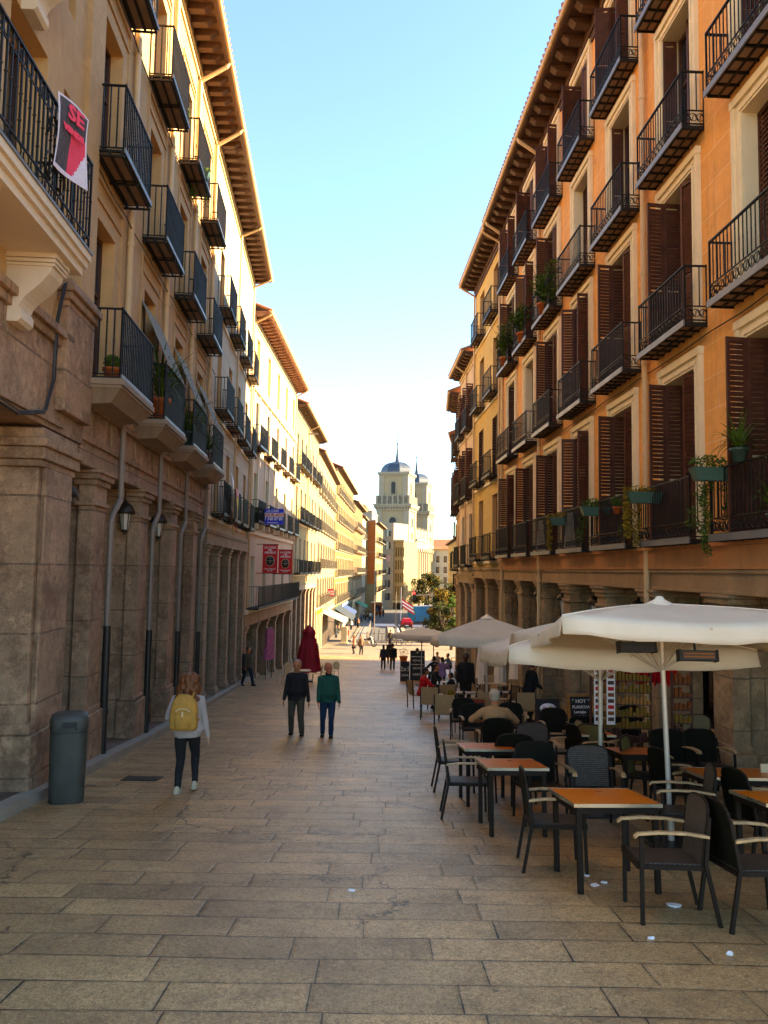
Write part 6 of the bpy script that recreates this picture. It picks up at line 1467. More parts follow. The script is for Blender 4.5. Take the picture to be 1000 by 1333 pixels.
# plants, right: window boxes at the rails of the first floor and ivy
def box_r(Z, n, z, kind, label, seed, pot='trough'): return on_balc(FR, Z, n, z, label, kind, pot, .12, .2, .3, seed=seed)
box_r(11.55, .5, 1.42, 'trail', 'green trough of ivy spilling over the nearest right first floor railing', 11)
ivy = MB(); rr = random.Random(3)
for k in range(15): leaf_quads(ivy, (.02 * math.sin(k), .03 * math.cos(k * 2), -k * .085), (.10 - .003 * k, .08, .1), 42, .03, rr)
o = ivy.build('ivy', M_LEAF); o.location = FR.w(uR(11.82), .5, 1.55); tag(o, 'long ivy hanging down the near railing corner on the right', 'ivy')
box_r(10.9, .42, 1.62, 'spiky', 'spiky spider plant above the nearest right railing', 12, 'green')
box_r(10.0, .4, .62, 'spiky', 'big spiky plant on the floor of the nearest right first floor balcony', 22, 'green')
o = box_r(14.3, .5, 1.32, 'dry', 'green trough with dry brown creeper on the second right first floor balcony', 13)
dr = MB()
for k in range(12): leaf_quads(dr, (.03 * math.sin(k * 1.3), .02 * k / 12, -k * .08), (.10, .06, .09), 34, .032, rr)
o = dr.build('dry_creeper', M_LEAFY); o.location = FR.w(uR(14.72), .5, 1.45); tag(o, 'dry golden creeper hanging from the second right first floor railing', 'creeper')
box_r(17.4, .45, 1.3, 'trail', 'bushy green trough on the third right first floor balcony', 14)
box_r(15.95, .45, 1.25, 'bush', 'terracotta hanging pot on the near end of the third right first floor railing', 15, 'terracotta').scale = (.7, .7, .7)
box_r(16.0, .25, .62, 'bush', 'red pot on the floor of the third right first floor balcony', 25, 'terracotta').scale = (.8, .8, .8)
box_r(20.2, .45, 1.25, 'dry', 'trough of faded reddish plants on the fourth right first floor balcony', 16)
def big_plant(Z, z, label, seed, s=.8):
    q = FR.w(uR(Z), .35, z); t = empty('balcony_shrub', q, 0, label, 'balcony plant', 'thick plants on the upper right balconies'); r2 = random.Random(seed)
    m = MB(); pot_mesh(m, .2, .32); m.build('pot', M_TERR, t)
    m = MB()
    for k in range(7): leaf_quads(m, (r2.uniform(-.2, .2), r2.uniform(-.7, .7), r2.uniform(.35, 1.25)), (.28, .42, .3), 110, .06, r2)
    blades(m, (0, 0, .35), 30, .8, r2, .025, 1.1); m.build('foliage', M_LEAF, t)
big_plant(22.5, 7.72, 'large leafy plant filling a third floor right balcony, nearest of three', 1)
big_plant(25.4, 7.72, 'spiky leafy plant on a third floor right balcony, middle of three', 2)
big_plant(28.4, 7.72, 'dark bushy plant on a third floor right balcony, farthest of three', 3)
M_SCRG = mat("grey cover plastic", (.33, .32, .31), .6, var=.2)
# grey cloths hung on first floor right balconies
for k, (Z, l) in enumerate([(19.8, 'grey plastic cover hanging inside the fourth right first floor railing'), (22.9, 'grey plastic cover hanging inside the fifth right first floor railing')]):
    m = MB(FR.fr); m.hexa([(-.5, .33, .05), (.45, .38, .05), (.45, .385, .05), (-.5, .335, .05)], [(-.3, .36, .95), (.2, .36, .95), (.2, .365, .95), (-.3, .365, .95)]); o = m.build('cover', M_SCRG); o.location = FR.w(uR(Z), 0, .6); tag(o, l, 'cover', 'covers on the right balconies')
# ================================================================ people
def skin_mat(name, c): return mat(name, c, .55, var=.08, scale=12, grain=200, bump=.05)
M_SKIN = skin_mat('warm skin', (.50, .22, .12)); M_SKIN2 = skin_mat('ruddy skin', (.56, .20, .12)); M_SKINL = skin_mat('light skin', (.58, .34, .22))
M_HAIRG = mat('grey hair', (.30, .28, .26), .8, var=.3, scale=20); M_HAIRB = mat('brown curly hair', (.17, .06, .025), .6, var=.5, scale=25); M_HAIRD = mat('dark hair', (.012, .009, .008), .6); M_HAIRW = mat('white grey hair', (.42, .34, .25), .8, var=.2, scale=20)
def cloth_m(name, c, v=.15): return mat(name, c, .85, var=v, scale=6, grain=150, bump=.12)
C_BLACK = cloth_m('black cloth', (.009, .008, .008)); C_GREEN = cloth_m('dark green knit', (.006, .075, .05)); C_JEAN = cloth_m('dark blue denim', (.012, .035, .075)); C_OLIVE = cloth_m('olive grey trousers', (.06, .055, .035))
C_GREY = cloth_m('pale grey knit', (.42, .35, .31)); C_TAN = cloth_m('tan jumper', (.40, .23, .12)); C_RED = cloth_m('red jumper', (.55, .015, .02)); C_LILAC = cloth_m('lilac top', (.4, .25, .45)); C_NAVY = cloth_m('navy cloth', (.015, .02, .035)); C_ROSE = cloth_m('rose coat', (.45, .17, .13)); C_WHITE = cloth_m('white cloth', (.6, .57, .5)); C_BROWN = cloth_m('brown cloth', (.16, .09, .055)); C_TEAL = cloth_m('dull blue cloth', (.08, .13, .18))
C_SHOE = mat('black leather', (.012, .01, .01), .4); C_SHOEW = mat('cream trainers', (.55, .48, .33), .6)
def ik(a, b, l1, l2, pole):
    a, b, pole = Vector(a), Vector(b), Vector(pole); d = b - a; L = min(d.length, (l1 + l2) * .999); d.normalize()
    x = (l1 * l1 - l2 * l2 + L * L) / (2 * L); h = math.sqrt(max(l1 * l1 - x * x, 0)); p = pole - d * pole.dot(d)
    p.normalize(); return a + d * x + p * h
def limb(mb, pts, rs, n=12):
    for i in range(len(pts) - 1):
        mb.cyl(pts[i], pts[i + 1], rs[i], rs[i + 1], n)
    for p, r in zip(pts, rs): mb.ell(tuple(p), r, n, 8)
def remesh(mb, name, m, parent, vox, wrinkle=0.0, smooth=1, seed=0):
    me = mb.mesh(name, m); ob = bpy.data.objects.new('tmp', me); COL.objects.link(ob)
    r = ob.modifiers.new('r', 'REMESH'); r.mode = 'VOXEL'; r.voxel_size = vox; r.use_smooth_shade = True
    if smooth: s = ob.modifiers.new('s', 'SMOOTH'); s.factor = .5; s.iterations = smooth
    dg = bpy.context.evaluated_depsgraph_get(); dg.update(); out = bpy.data.meshes.new_from_object(ob.evaluated_get(dg))
    bpy.data.objects.remove(ob)
    out.materials.clear(); out.materials.append(m)
    if wrinkle:
        from mathutils import noise as mn
        out.calc_loop_triangles() if False else None
        ns = [v.normal.copy() for v in out.vertices]
        for v, nn in zip(out.vertices, ns):
            q = Vector((v.co.x * 9 + seed, v.co.y * 9, v.co.z * 5)); w_ = mn.noise(q) + .5 * mn.noise(q * 2.3); v.co += nn * w_ * wrinkle
    for p in out.polygons: p.use_smooth = True
    o = bpy.data.objects.new(name, out); COL.objects.link(o); o.parent = parent; return o
def hand(mb, wrist, d, palm, side, h, curl=.5, fine=True):
    """wrist point, d = direction of the fingers, palm = palm normal, side: thumb direction"""
    d = Vector(d).normalized(); palm = Vector(palm); palm = (palm - d * palm.dot(d)).normalized(); s = d.cross(palm).normalized()
    if s.dot(Vector(side)) < 0: s = -s
    W = Vector(wrist); k = h / 1.75
    pc = W + d * .05 * k
    M0 = mb.M
    for t in (-.028, -.009, .010, .028): limb(mb, [W + s * t * .6 * k, W + d * .085 * k + s * t * k], [.014 * k, .011 * k], 8)
    for i, (t, L) in enumerate(((.03, .072), (.010, .082), (-.010, .076), (-.029, .058))):
        p0 = W + d * .085 * k + s * t * k; c = curl * (1 + .12 * i); a1, a2, a3 = c * .6, c * 1.3, c * 1.8
        p1 = p0 + (d * math.cos(a1) + palm * math.sin(a1)) * L * .45 * k; p2 = p1 + (d * math.cos(a2) + palm * math.sin(a2)) * L * .32 * k; p3 = p2 + (d * math.cos(a3) + palm * math.sin(a3)) * L * .26 * k
        limb(mb, [p0, p1, p2, p3], [.0095 * k, .0088 * k, .008 * k, .007 * k], 8)
    t0 = W + d * .025 * k + s * .022 * k; t1 = t0 + (d * .6 + s * .75 + palm * .25).normalized() * .035 * k; t2 = t1 + (d * .9 + s * .3 + palm * .35).normalized() * .03 * k; t3 = t2 + (d + palm * .4).normalized() * .024 * k
    limb(mb, [t0, t1, t2, t3], [.013 * k, .011 * k, .0098 * k, .008 * k], 8)
def person(loc, yaw, label, h=1.75, feet=None, hands=None, sit=False, top=None, legs=None, skin=None, hair=None, hairstyle='short', shoes=None, vox=.012, build=1.0, top_len=.80, head_turn=0, head_tilt=0, lean=0.0, group=None, elbow=None, skirt=False, fine=True, knees=None, sole=0.0, collar=None, belly=0.0, hip=None, sleeve=1.0, seatz=.46):
    """the figure faces +Y in its own frame; x to its right; feet/hands: [left, right] points; heights scale with h"""
    top = top or C_BLACK; legs = legs or C_BLACK; skin = skin or M_SKIN; shoes = shoes or C_SHOE; hair = hair or M_HAIRD
    k = h / 1.75; t = empty('person', loc, yaw, label, 'person', group)
    hz = (seatz + .10) / k if sit else .93
    if hip: hz = hip
    V = lambda x, y, z: Vector((x * k, y * k, z * k))
    ly = lean
    H = V(0, 0, hz); chest = V(0, ly * .6, hz + .38); neckb = V(0, ly, hz + .545); neckt = V(0, ly + .02, hz + .61); head = V(0, ly + .035 + head_tilt, hz + .70)
    if sit: feet = feet or [(-.12, .48, 0), (.12, .46, 0)]
    else: feet = feet or [(-.1, .06, 0), (.1, -.05, 0)]
    feet = [Vector(f) * 1.0 for f in feet]
    ank = [Vector((f.x * k, f.y * k, f.z + .085 * k)) for f in feet]
    hj = [V(-.095, 0, hz - .02), V(.095, 0, hz - .02)]
    kn = [ik(hj[i], ank[i], .43 * k, .42 * k, (knees[i] if knees else (0, 1, .6 if sit else 0))) for i in range(2)]
    sh = [V(-.172 * build, ly * .95, hz + .465), V(.172 * build, ly * .95, hz + .465)]
    hands = hands or [(-.27, .08, hz - .13), (.27, .04, hz - .13)]
    wr = [V(*q) for q in hands]
    pol = elbow or [(-.4, -1, -.1), (.4, -1, -.1)]
    el = [ik(sh[i], wr[i], .29 * k, .26 * k, pol[i]) for i in range(2)]
    # ---- body: one continuous surface
    b = MB(); B_ = build
    def torso(mb, e, z0, z1, flare=0.0):
        prof = [(-.10, .125, .10, .0), (0, .165, .115, -.01), (.10, .155 + belly * .6, .112 + belly, .01 + belly * .5), (.22, .15 + belly * .5, .11 + belly * .7, .01), (.34, .168, .115, .005), (.42, .168, .108, -.005), (.47, .145, .09, -.008), (.505, .105, .075, -.008), (.535, .068, .062, .0), (.56, .05, .052, .0)]
        rings = []
        for z, rx, ry, cy in prof:
            if z < z0 or z > z1: continue
            s = z / .545; fl = flare * max(0, (.15 - z)) ; rings.append([Vector(((rx * B_ + e + fl) * math.cos(a), cy + (ry * (B_ * .6 + .4) + e + fl) * math.sin(a) + ly * s, hz + z)) * k for a in [2 * math.pi * i / 20 for i in range(20)]])
        mb.loft(rings)
    torso(b, -.012, -.2, .6)
    limb(b, [neckb - V(0, 0, .04), neckt], [.066 * k, .060 * k])
    # head shape
    yaw_h = head_turn; Mh = Matrix.Translation(head) @ Matrix.Rotation(yaw_h, 4, 'Z') @ Matrix.Scale(k * 1.16, 4)
    b.M = Mh
    b.ell((0, -.012, .03), (.077, .094, .088), 18, 12); b.ell((0, .012, -.03), (.062, .078, .085), 16, 10); b.ell((0, .045, -.078), (.034, .03, .028), 10, 8)
    b.ell((0, .09, -.012), (.012, .016, .028), 8, 6); b.ell((0, .104, -.024), (.016, .014, .012), 8, 6); b.ell((0, .082, -.055), (.026, .012, .007), 8, 6); b.ell((0, .080, -.066), (.022, .011, .007), 8, 6)
    b.ell((-.03, .07, .028), (.026, .014, .009), 8, 6); b.ell((.03, .07, .028), (.026, .014, .009), 8, 6)
    for sx in (-1, 1): b.ell((sx * .078, -.012, -.008), (.012, .022, .034), 8, 6)
    b.M = None
    for i in range(2):
        limb(b, [sh[i], el[i], wr[i]], [.042 * k * B_ ** .5, .038 * k, .028 * k]); s = -1 if i == 0 else 1
        limb(b, [hj[i], kn[i], ank[i]], [(.088 - sole) * k * B_ ** .5, (.056 - sole * .8) * k, (.04 - sole * .5) * k])
        limb(b, [ank[i] - Vector((0, .03, .03)) * k, ank[i] + Vector((0, .13, -.055)) * k], [.036 * k, .03 * k])
        d = (wr[i] - el[i]).normalized()
        if fine: hand(b, wr[i], d + Vector((0, .15, -.1)), (-s, 0, 0) if abs(d.z) > .5 else (0, 0, -1), (0, 1, 0) if abs(d.z) > .5 else (-s, 0, 0), h)
        else: limb(b, [wr[i], wr[i] + d * .09 * k], [.03 * k, .02 * k])
    body = remesh(b, 'body', skin, t, vox, smooth=1)
    # ---- clothes
    m = MB(); torso(m, .022, -.11 if top_len < .84 else .0, .54, .14)
    for i in range(2):
        c_ = el[i] + (wr[i] - el[i]) * (.90 * sleeve)
        limb(m, [sh[i] - V(0, 0, .012), el[i], c_], [.066 * k * B_ ** .5, .055 * k, .041 * k])
    for i in range(2): limb(m, [neckb + V((-.035, .035)[i], -.012, -.045), sh[i] + V(0, -.01, .0)], [.058 * k, .058 * k])
    jk = remesh(m, 'jacket', top, t, vox * 1.1, .013 if fine else .0, 1, 3)
    if collar:
        m = MB(); m.M = Matrix.Translation(neckb + V(0, .0, .0)); m.lathe([(.070 * k, -.02), (.078 * k, .035), (.070 * k, .055), (.058 * k, .05), (.058 * k, -.02)], n=14); m.build('collar', collar, t)
    m = MB()
    rings = []
    for z, rx, ry in ((-.08, .14, .12), (0, .172, .124), (.09, .158, .115)): rings.append([Vector(((rx * B_ + .008) * math.cos(a), (ry * (B_ * .6 + .4) + .008) * math.sin(a), hz + z)) * k for a in [2 * math.pi * i / 16 for i in range(16)]])
    m.loft(rings)
    for i in range(2):
        e = ank[i] + (kn[i] - ank[i]) * .02; fit = sole
        limb(m, [hj[i] + V(0, 0, -.02), kn[i], e], [(.108 - fit * .5) * k * B_ ** .5, (.078 - fit * .7) * k, (.066 - fit * 1.0) * k])
    if skirt: m.loft([[Vector(((.19 + .02 * j) * math.cos(a), (.15 + .03 * j) * math.sin(a), hz - .1 * j)) * k for a in [2 * math.pi * i / 16 for i in range(16)]] for j in range(5)])
    remesh(m, 'trousers', legs, t, vox * 1.1, .011 if fine else 0, 1, 9)
    for i in range(2):
        m = MB(); A = ank[i]; m.M = Matrix.Translation((A.x, A.y, A.z - .085 * k)) @ Matrix.Scale(k, 4)
        m.loft([[(x * .046 * w_, -.075 + .0 + yy, z) for x, yy in ((-1, 0), (-1.1, .09), (-1.05, .17), (-.55, .235), (.0, .25), (.55, .235), (1.05, .17), (1.1, .09), (1, 0), (.5, -.03), (-.5, -.03))] for z, w_ in ((0, 1.0), (.025, 1.05), (.05, .9), (.075, .72))]); m.ell((0, -.02, .08), (.045, .06, .045), 10, 8)
        remesh(m, 'shoe', shoes, t, max(vox, .01), 0, 1)
    # ---- hair
    m = MB(); m.M = Mh; rr = random.Random(5)
    if hairstyle == 'short':
        m.ell((0, -.026, .042), (.084, .092, .088), 16, 10); m.ell((0, -.05, -.005), (.078, .066, .075), 14, 10)
    elif hairstyle == 'receding': m.ell((0, -.04, .045), (.086, .083, .082), 16, 10); m.ell((0, -.05, -.005), (.084, .066, .07), 14, 10)
    elif hairstyle == 'fringe':      # bald on top, hair round the sides
        m.ell((0, -.035, .0), (.084, .083, .058), 16, 10)
    elif hairstyle == 'curly':
        for q in range(120):
            a = rr.uniform(0, 6.28); z = rr.uniform(-.2, .1); wv = .098 + .065 * max(0, -z) / .2
            if math.sin(a) > .35 and z < .06: continue
            m.ell((wv * math.cos(a) * (1 if z < .06 else .7), -.02 + wv * .95 * math.sin(a) * (1 if z < .06 else .6), z + .01), rr.uniform(.03, .048), 7, 5)
        m.ell((0, -.02, .045), (.088, .1, .088), 14, 10); m.ell((0, -.06, -.08), (.1, .06, .12), 12, 8)
    elif hairstyle == 'long': m.ell((0, -.026, .038), (.085, .096, .09), 14, 10); m.ell((0, -.06, -.09), (.085, .05, .13), 12, 8)
    if hairstyle != 'none': remesh(m, 'hair', hair, t, max(vox * .8, .007), .004 if fine else 0, 1, 2)
    if fine and vox < .012:
        for sx in (-1, 1):
            e = MB(); e.M = Mh; e.ell((sx * .03, .080, .008), (.015, .007, .008), 8, 6); e.build('eye', M_BLACK, t)
    return t
def foot(px, py): return gnd(px, py)
# woman with the yellow backpack, walking away
p = foot(241, 1031)
pw = person(p, R(2), 'woman seen from behind in a pale grey sweater and black leggings with curly brown hair', 1.66, feet=[(-.10, -.10, 0), (.11, .14, .02)], hands=[(-.20, .20, 1.10), (.31, .05, .80)], top=C_GREY, legs=C_BLACK, skin=M_SKINL, hair=M_HAIRB, hairstyle='curly', shoes=C_SHOEW, vox=.0105, build=1.12, sole=.016, top_len=.78)
bp = empty('backpack', p + Vector((0, 0, 0)), R(2), 'mustard yellow backpack worn by the woman in grey', 'backpack')
M_MUST = mat('mustard canvas', (.50, .26, .085), .75, var=.25, scale=9, grain=120, bump=.25)
m = MB(); m.loft([[(.155 * sx * x, -.235 + dy * y, z) for x, y in ((-1, -.5), (-.9, -.85), (-.5, -1), (0, -1.05), (.5, -1), (.9, -.85), (1, -.5), (.95, .6), (0, .8), (-.95, .6))] for z, sx, dy in ((.93, .93, .085), (.96, 1.03, .11), (1.08, 1.05, .12), (1.2, 1.0, .11), (1.3, .88, .095), (1.37, .6, .06), (1.40, .25, .03))])
m.v = [(v[0] * 1.22, v[1], .93 + (v[2] - .93) * 1.06) for v in m.v]
b0 = remesh(m, 'bag', M_MUST, bp, .009, .009, 1, 4)
m = MB(); m.loft([[(.125 * sx * x, -.335 + dy * y, z) for x, y in ((-1, 0), (-.7, -.8), (0, -1), (.7, -.8), (1, 0), (0, .4))] for z, sx, dy in ((.97, .9, .04), (1.03, 1, .05), (1.12, .95, .045), (1.15, .8, .03))]); remesh(m, 'front_pocket', M_MUST, bp, .009, .008, 1, 8)
m = MB(); m.tube([(-.1, -.345, 1.2), (-.05, -.352, 1.235), (.0, -.352, 1.24), (.05, -.352, 1.235), (.1, -.345, 1.2)], .006, 6); m.box(-.01, .01, -.37, -.355, 1.13, 1.2); m.build('zip', M_CARD, bp)
for sx in (-1, 1): m = MB(); m.tube([(sx * .1, -.17, 1.38), (sx * .105, -.08, 1.46), (sx * .12, .07, 1.43), (sx * .15, .12, 1.25), (sx * .17, .0, 1.06), (sx * .14, -.15, 1.0)], .016, 6); m.build('shoulder_strap', M_MUST, bp)
# two men walking towards the camera
pm1 = person(foot(385, 957), R(180 - 3), 'grey haired man in a black jacket and olive grey trousers walking towards the camera', 1.76, feet=[(-.16, .10, 0), (.13, -.10, 0)], hands=[(-.31, .10, .80), (.28, .12, .83)], top=C_BLACK, legs=C_OLIVE, skin=M_SKIN, hair=M_HAIRG, hairstyle='receding', vox=.0105, build=1.12, collar=C_TAN, belly=.025, sole=.0)
pm2 = person(foot(426, 960), R(180 + 2), 'balding man in a dark green jumper and blue jeans walking beside the man in black', 1.72, feet=[(-.09, .05, 0), (.12, -.10, 0)], hands=[(-.27, .14, .83), (.22, .22, .84)], elbow=[(-.9, -1, -.1), (.9, -1, -.1)], top=C_GREEN, legs=C_JEAN, skin=M_SKIN2, hair=M_HAIRG, hairstyle='fringe', head_turn=R(35), vox=.0105, build=1.12, belly=.03, sole=.008, collar=C_BLACK)
# man by the left arcade with a hand at his face
person(foot(322, 893), R(-120), 'man in a dark jacket by the left arcade holding a hand to his face', 1.75, feet=[(-.16, .2, 0), (.14, -.22, 0)], hands=[(-.06, .24, 1.52), (.26, .06, .86)], top=C_OLIVE, legs=C_NAVY, skin=M_SKIN, hair=M_HAIRD, vox=.016)
person(foot(314, 888), R(-95), 'person in black standing in the arcade behind the man with his hand at his face', 1.7, top=C_BLACK, legs=C_BLACK, vox=.022, fine=False)
# seated man in a tan jumper
p = foot(645, 1004); 
pt = person((p.x, p.y + .02, p.z), R(-2), 'white haired man in a tan jumper sitting at an orange table, seen from behind', 1.74, sit=True, hands=[(-.24, .36, .80), (.22, .38, .80)], elbow=[(-1, -.4, -.3), (1, -.4, -.3)], top=C_TAN, legs=C_NAVY, skin=M_SKIN2, hair=M_HAIRW, hairstyle='short', vox=.0115, build=1.16, lean=.12, head_tilt=.05, seatz=.45, collar=C_TAN)
# waiters
person(foot(688, 942), R(-75), 'waiter in black leaning over the serving table under the parasols', 1.76, hands=[(-.1, .38, .98), (.12, .36, .96)], elbow=[(-.5, -.6, -.8), (.5, -.6, -.8)], top=C_BLACK, legs=C_BLACK, skin=M_SKIN, lean=.1, head_tilt=.05, vox=.014, build=1.1)
person(foot(606, 922), R(178), 'big man in black standing with his back to the arcade at the laid tables', 1.82, top=C_BLACK, legs=C_BLACK, skin=mat('dark skin', (.08, .035, .02), .55), hair=M_HAIRD, vox=.017, build=1.2)
# diners
def seat(px, py, yaw, label, top, hair=M_HAIRD, **k):
    p = foot(px, py); return person(p, R(yaw), label, 1.7, sit=True, hands=k.pop('hands', [(-.18, .36, .82), (.18, .36, .82)]), elbow=[(-1, -.3, -.4), (1, -.3, -.4)], top=top, legs=C_NAVY, hair=hair, vox=k.pop('vox', .018), lean=k.pop('lean', .1), **k)
seat(549, 924, -70, 'diner in a bright red jumper at the edge of the second terrace', C_RED)
seat(563, 912, -100, 'dark haired diner in black facing the diner in red', C_BLACK)
seat(590, 918, 60, 'short haired child in black at the laid table beside the standing man', C_BLACK, vox=.016).scale = (.82, .82, .82)
seat(576, 893, 0, 'person in lilac sitting with their back to the camera', C_LILAC, vox=.022)
seat(566, 890, 20, 'person in black sitting left of the person in lilac', C_BLACK, vox=.022)
seat(569, 876, 180, 'person with reddish face sitting across from the person in lilac', C_GREY, vox=.024)
seat(585, 880, 120, 'grey dressed person at the far dark table on its right side', C_TEAL, vox=.024)
person(foot(543, 884), R(20), 'person in black standing just behind the tall black menu board', 1.7, top=C_BLACK, legs=C_BLACK, vox=.024, fine=False)
# pair and third person walking away
person(foot(499, 871), R(4), 'woman with dark hair in a navy jacket, left one of the group walking away', 1.64, top=C_NAVY, legs=C_BLACK, hair=M_HAIRD, hairstyle='long', vox=.02, fine=False, feet=[(-.1, .12, 0), (.1, -.12, 0)])
person(foot(511, 872), R(0), 'man in a dark padded coat, right one of the group walking away', 1.76, top=C_BLACK, legs=C_OLIVE, hair=M_HAIRD, vox=.02, fine=False, build=1.25, feet=[(-.12, -.12, 0), (.1, .12, 0)])
person(foot(507, 864), R(0), 'third dark dressed walker half hidden between the two walking away', 1.76, top=C_BLACK, legs=C_NAVY, vox=.025, fine=False)
person(foot(461, 851), R(100), 'woman in a rose coat standing on the square', 1.7, top=C_ROSE, legs=C_BLACK, hair=M_HAIRB, hairstyle='long', vox=.024, fine=False, skirt=True)
person(foot(470, 852), R(200), 'man in a brown jacket facing the woman in the rose coat', 1.78, top=C_BROWN, legs=C_BLACK, hair=M_HAIRB, vox=.024, fine=False)
person(foot(508, 841), R(20), 'person in black by the bicycles on the square', 1.75, top=C_BLACK, legs=C_NAVY, vox=.035, fine=False)
person(foot(408, 852), R(10), 'person in black leaning by the slim far bin on the left', 1.7, top=C_BLACK, legs=C_NAVY, vox=.03, fine=False)
# distant walkers: a few figures, copied
far = []
for nm, tp, lg, hs in (('dark', C_BLACK, C_NAVY, 'short'), ('white', C_WHITE, C_NAVY, 'long'), ('brown', C_BROWN, C_BLACK, 'short'), ('blue', C_TEAL, C_BLACK, 'short')):
    far.append((tp, lg, hs))
spots = [(421, 829, 0, 'figure in black under the white shop awning, left one'), (428, 828, 1, 'figure in white under the white shop awning'), (433, 826, 2, 'figure in brown under the white shop awning, right one'), (446, 823, 1, 'figure in white standing beyond the awning'), (459, 817, 0, 'dark figure by the maroon shop front'), (463, 815, 3, 'bluish figure by the maroon shop front'), (476, 808, 2, 'leftmost figure in the crowd on the far left pavement'), (479, 810, 0, 'dark figure in the crowd on the far left pavement, second from left'), (482, 808, 1, 'pale figure in the middle of the far pavement crowd'), (485, 810, 3, 'bluish figure right of the middle of the far crowd'), (488, 806, 2, 'rightmost brown figure of the far crowd'), (495, 804, 0, 'left of two dark figures walking far up the road pavement'), (499, 803, 0, 'right of two dark figures walking far up the road pavement'), (470, 811, 3, 'lone bluish figure before the far crowd'), (452, 820, 0, 'lone dark figure between awning and maroon shop'), (441, 826, 2, 'brown dressed figure walking just past the white awning'), (437, 832, 0, 'dark figure on the pavement below the white awning'), (473, 806, 1, 'pale figure at the back of the far crowd on its left'), (480, 803, 2, 'brown figure at the back of the far crowd'), (491, 801, 3, 'bluish figure walking beyond the far crowd'), (457, 821, 1, 'pale figure at the terrace of the maroon shop'), (466, 818, 2, 'brown figure by the information pillar side of the far pavement')]
protos = {}
for px, py, kd, lab in spots:
    p = gnd(px, py)
    if kd not in protos:
        tp, lg, hs = far[kd]; protos[kd] = person(p, R(random.uniform(0, 360)), lab, 1.7, top=tp, legs=lg, hairstyle=hs, vox=.04, fine=False, group='people on the far left pavement')
    else: copy_tree(protos[kd], loc=p, rz=R(random.uniform(0, 360)), label=lab)
# ================================================================ square, traffic and far street
# tree on the right of the square
def tree(base, H, W, label, mleaf, seed, n=5200, trunk_h=.35, size=.17, two=None):
    rr = random.Random(seed); t = empty('street_tree', base, 0, label, 'tree'); m = MB()
    m.tube([(0, 0, -.1), (.05, 0, H * trunk_h * .6), (.12, .05, H * trunk_h), (.1, .1, H * .6)], .2, 9, rr=[.22, .17, .14, .07])
    lobes = []
    for i in range(26):
        a = rr.uniform(0, 6.28); r = W * (.2 + .75 * rr.random()) * .5; z = H * rr.uniform(trunk_h * .55, .97); r *= (1 - abs(z / H - .55) * .9)
        c = (r * math.cos(a), r * math.sin(a), z); lobes.append((c, W * rr.uniform(.10, .2)))
        m.tube([(.1, .05, H * rr.uniform(trunk_h * .7, .6)), (c[0] * .6, c[1] * .6, c[2] * .9), c], .04, 5, rr=[.06, .035, .015])
    m.build('trunk', M_BARK, t)
    f = MB()
    for c, s in lobes:
        f.cur = 0 if rr.random() < .6 else 1
        leaf_quads(f, c, (s, s, s * .75), n // 26, size, rr)
    f.build('crown', [mleaf, two or mleaf], t); return t
M_BARK = mat('tree bark', (.10, .07, .05), .9, var=.3)
tb = at(580, 830, 92); tree((tb.x, 92, gz(92)), 6.8, 4.8, 'bushy autumn tree with brown green leaves at the corner of the square', M_LEAFO, 3, two=M_LEAFD)
tb = at(566, 835, 86); tree((tb.x + .6, 86, gz(86)), 4.6, 3.4, 'lower dark green bushy tree in front of the autumn tree', M_LEAFD, 4, n=3000, two=M_LEAFO)
tb = at(588, 830, 80); tree((tb.x, 80, gz(80)), 5.6, 1.3, 'slim bright green young tree by the right corner', M_LEAF, 5, n=1500, trunk_h=.4)
for i, (px, Y, H, W, l) in enumerate([(545, 210, 8.5, 8, 'dark round tree behind the bus, left'), (558, 205, 9.5, 8, 'dark round tree behind the bus, right')]):
    tb = at(px, 790, Y); tree((tb.x, Y, gz(Y)), H, W, l, M_LEAFD, 20 + i, n=2200, size=.35, two=M_LEAFO)
# bus
def bus():
    a = at(527, 787, 140); p = Vector((a.x, 140, gz(140))); t = empty('city_bus', (p.x + 1.3, p.y, p.z), R(-52), 'light blue and white city bus turning across the junction', 'bus')
    L, W, H = 11.5, 2.5, 3.1
    m = MB(); m.box(-W / 2, W / 2, 0, L, .35, H - .1); m.cur = 1; m.box(-W / 2 + .05, W / 2 - .05, .05, L - .05, H - .0995, H); m.box(-W / 2 - .01, W / 2 + .01, 3.6, L + .01, H - .55, H - .12); m.build('body', [mat('light blue bus paint', (.10, .36, .62), .35, var=.05), M_WHITEP], t, bevel=.06)
    m = MB(); m.box(-W / 2 - .015, W / 2 + .015, 3.4, L - .3, 1.35, 2.5); m.box(-W / 2 + .2, W / 2 - .2, L + .002, L + .02, 1.2, 2.6); m.build('window', M_GLASS, t)
    m = MB(); m.box(-W / 2 - .012, W / 2 + .012, .6, 3.0, .5, 1.4); m.box(-W / 2 + .2, W / 2 - .2, -.012, .02, 1.5, 2.2); m.build('advert_panel', mat('pale blue advert', (.13, .35, .5), .5), t)
    m = MB(); m.cyl((-W / 2 + .02, 0, 0), (-W / 2 + .02, 0, 0), .1) if False else None
    for y in (2.2, 9):
        for s in (-1, 1): m = MB(); m.cyl((s * (W / 2 - .28), y, .48), (s * (W / 2 + .012), y, .48), .48, n=18); m.cur = 1; m.cyl((s * (W / 2 + .013), y, .48), (s * (W / 2 + .03), y, .48), .26, n=12); m.build('wheel', [M_BLACK, M_STEELE], t)
    for s in (-1, 1): m = MB(); m.box(s * (W / 2 - .2) - .1, s * (W / 2 - .2) + .1, -.03, -.0, .8, 1.1); m.build('tail_light', M_RED, t)
bus()
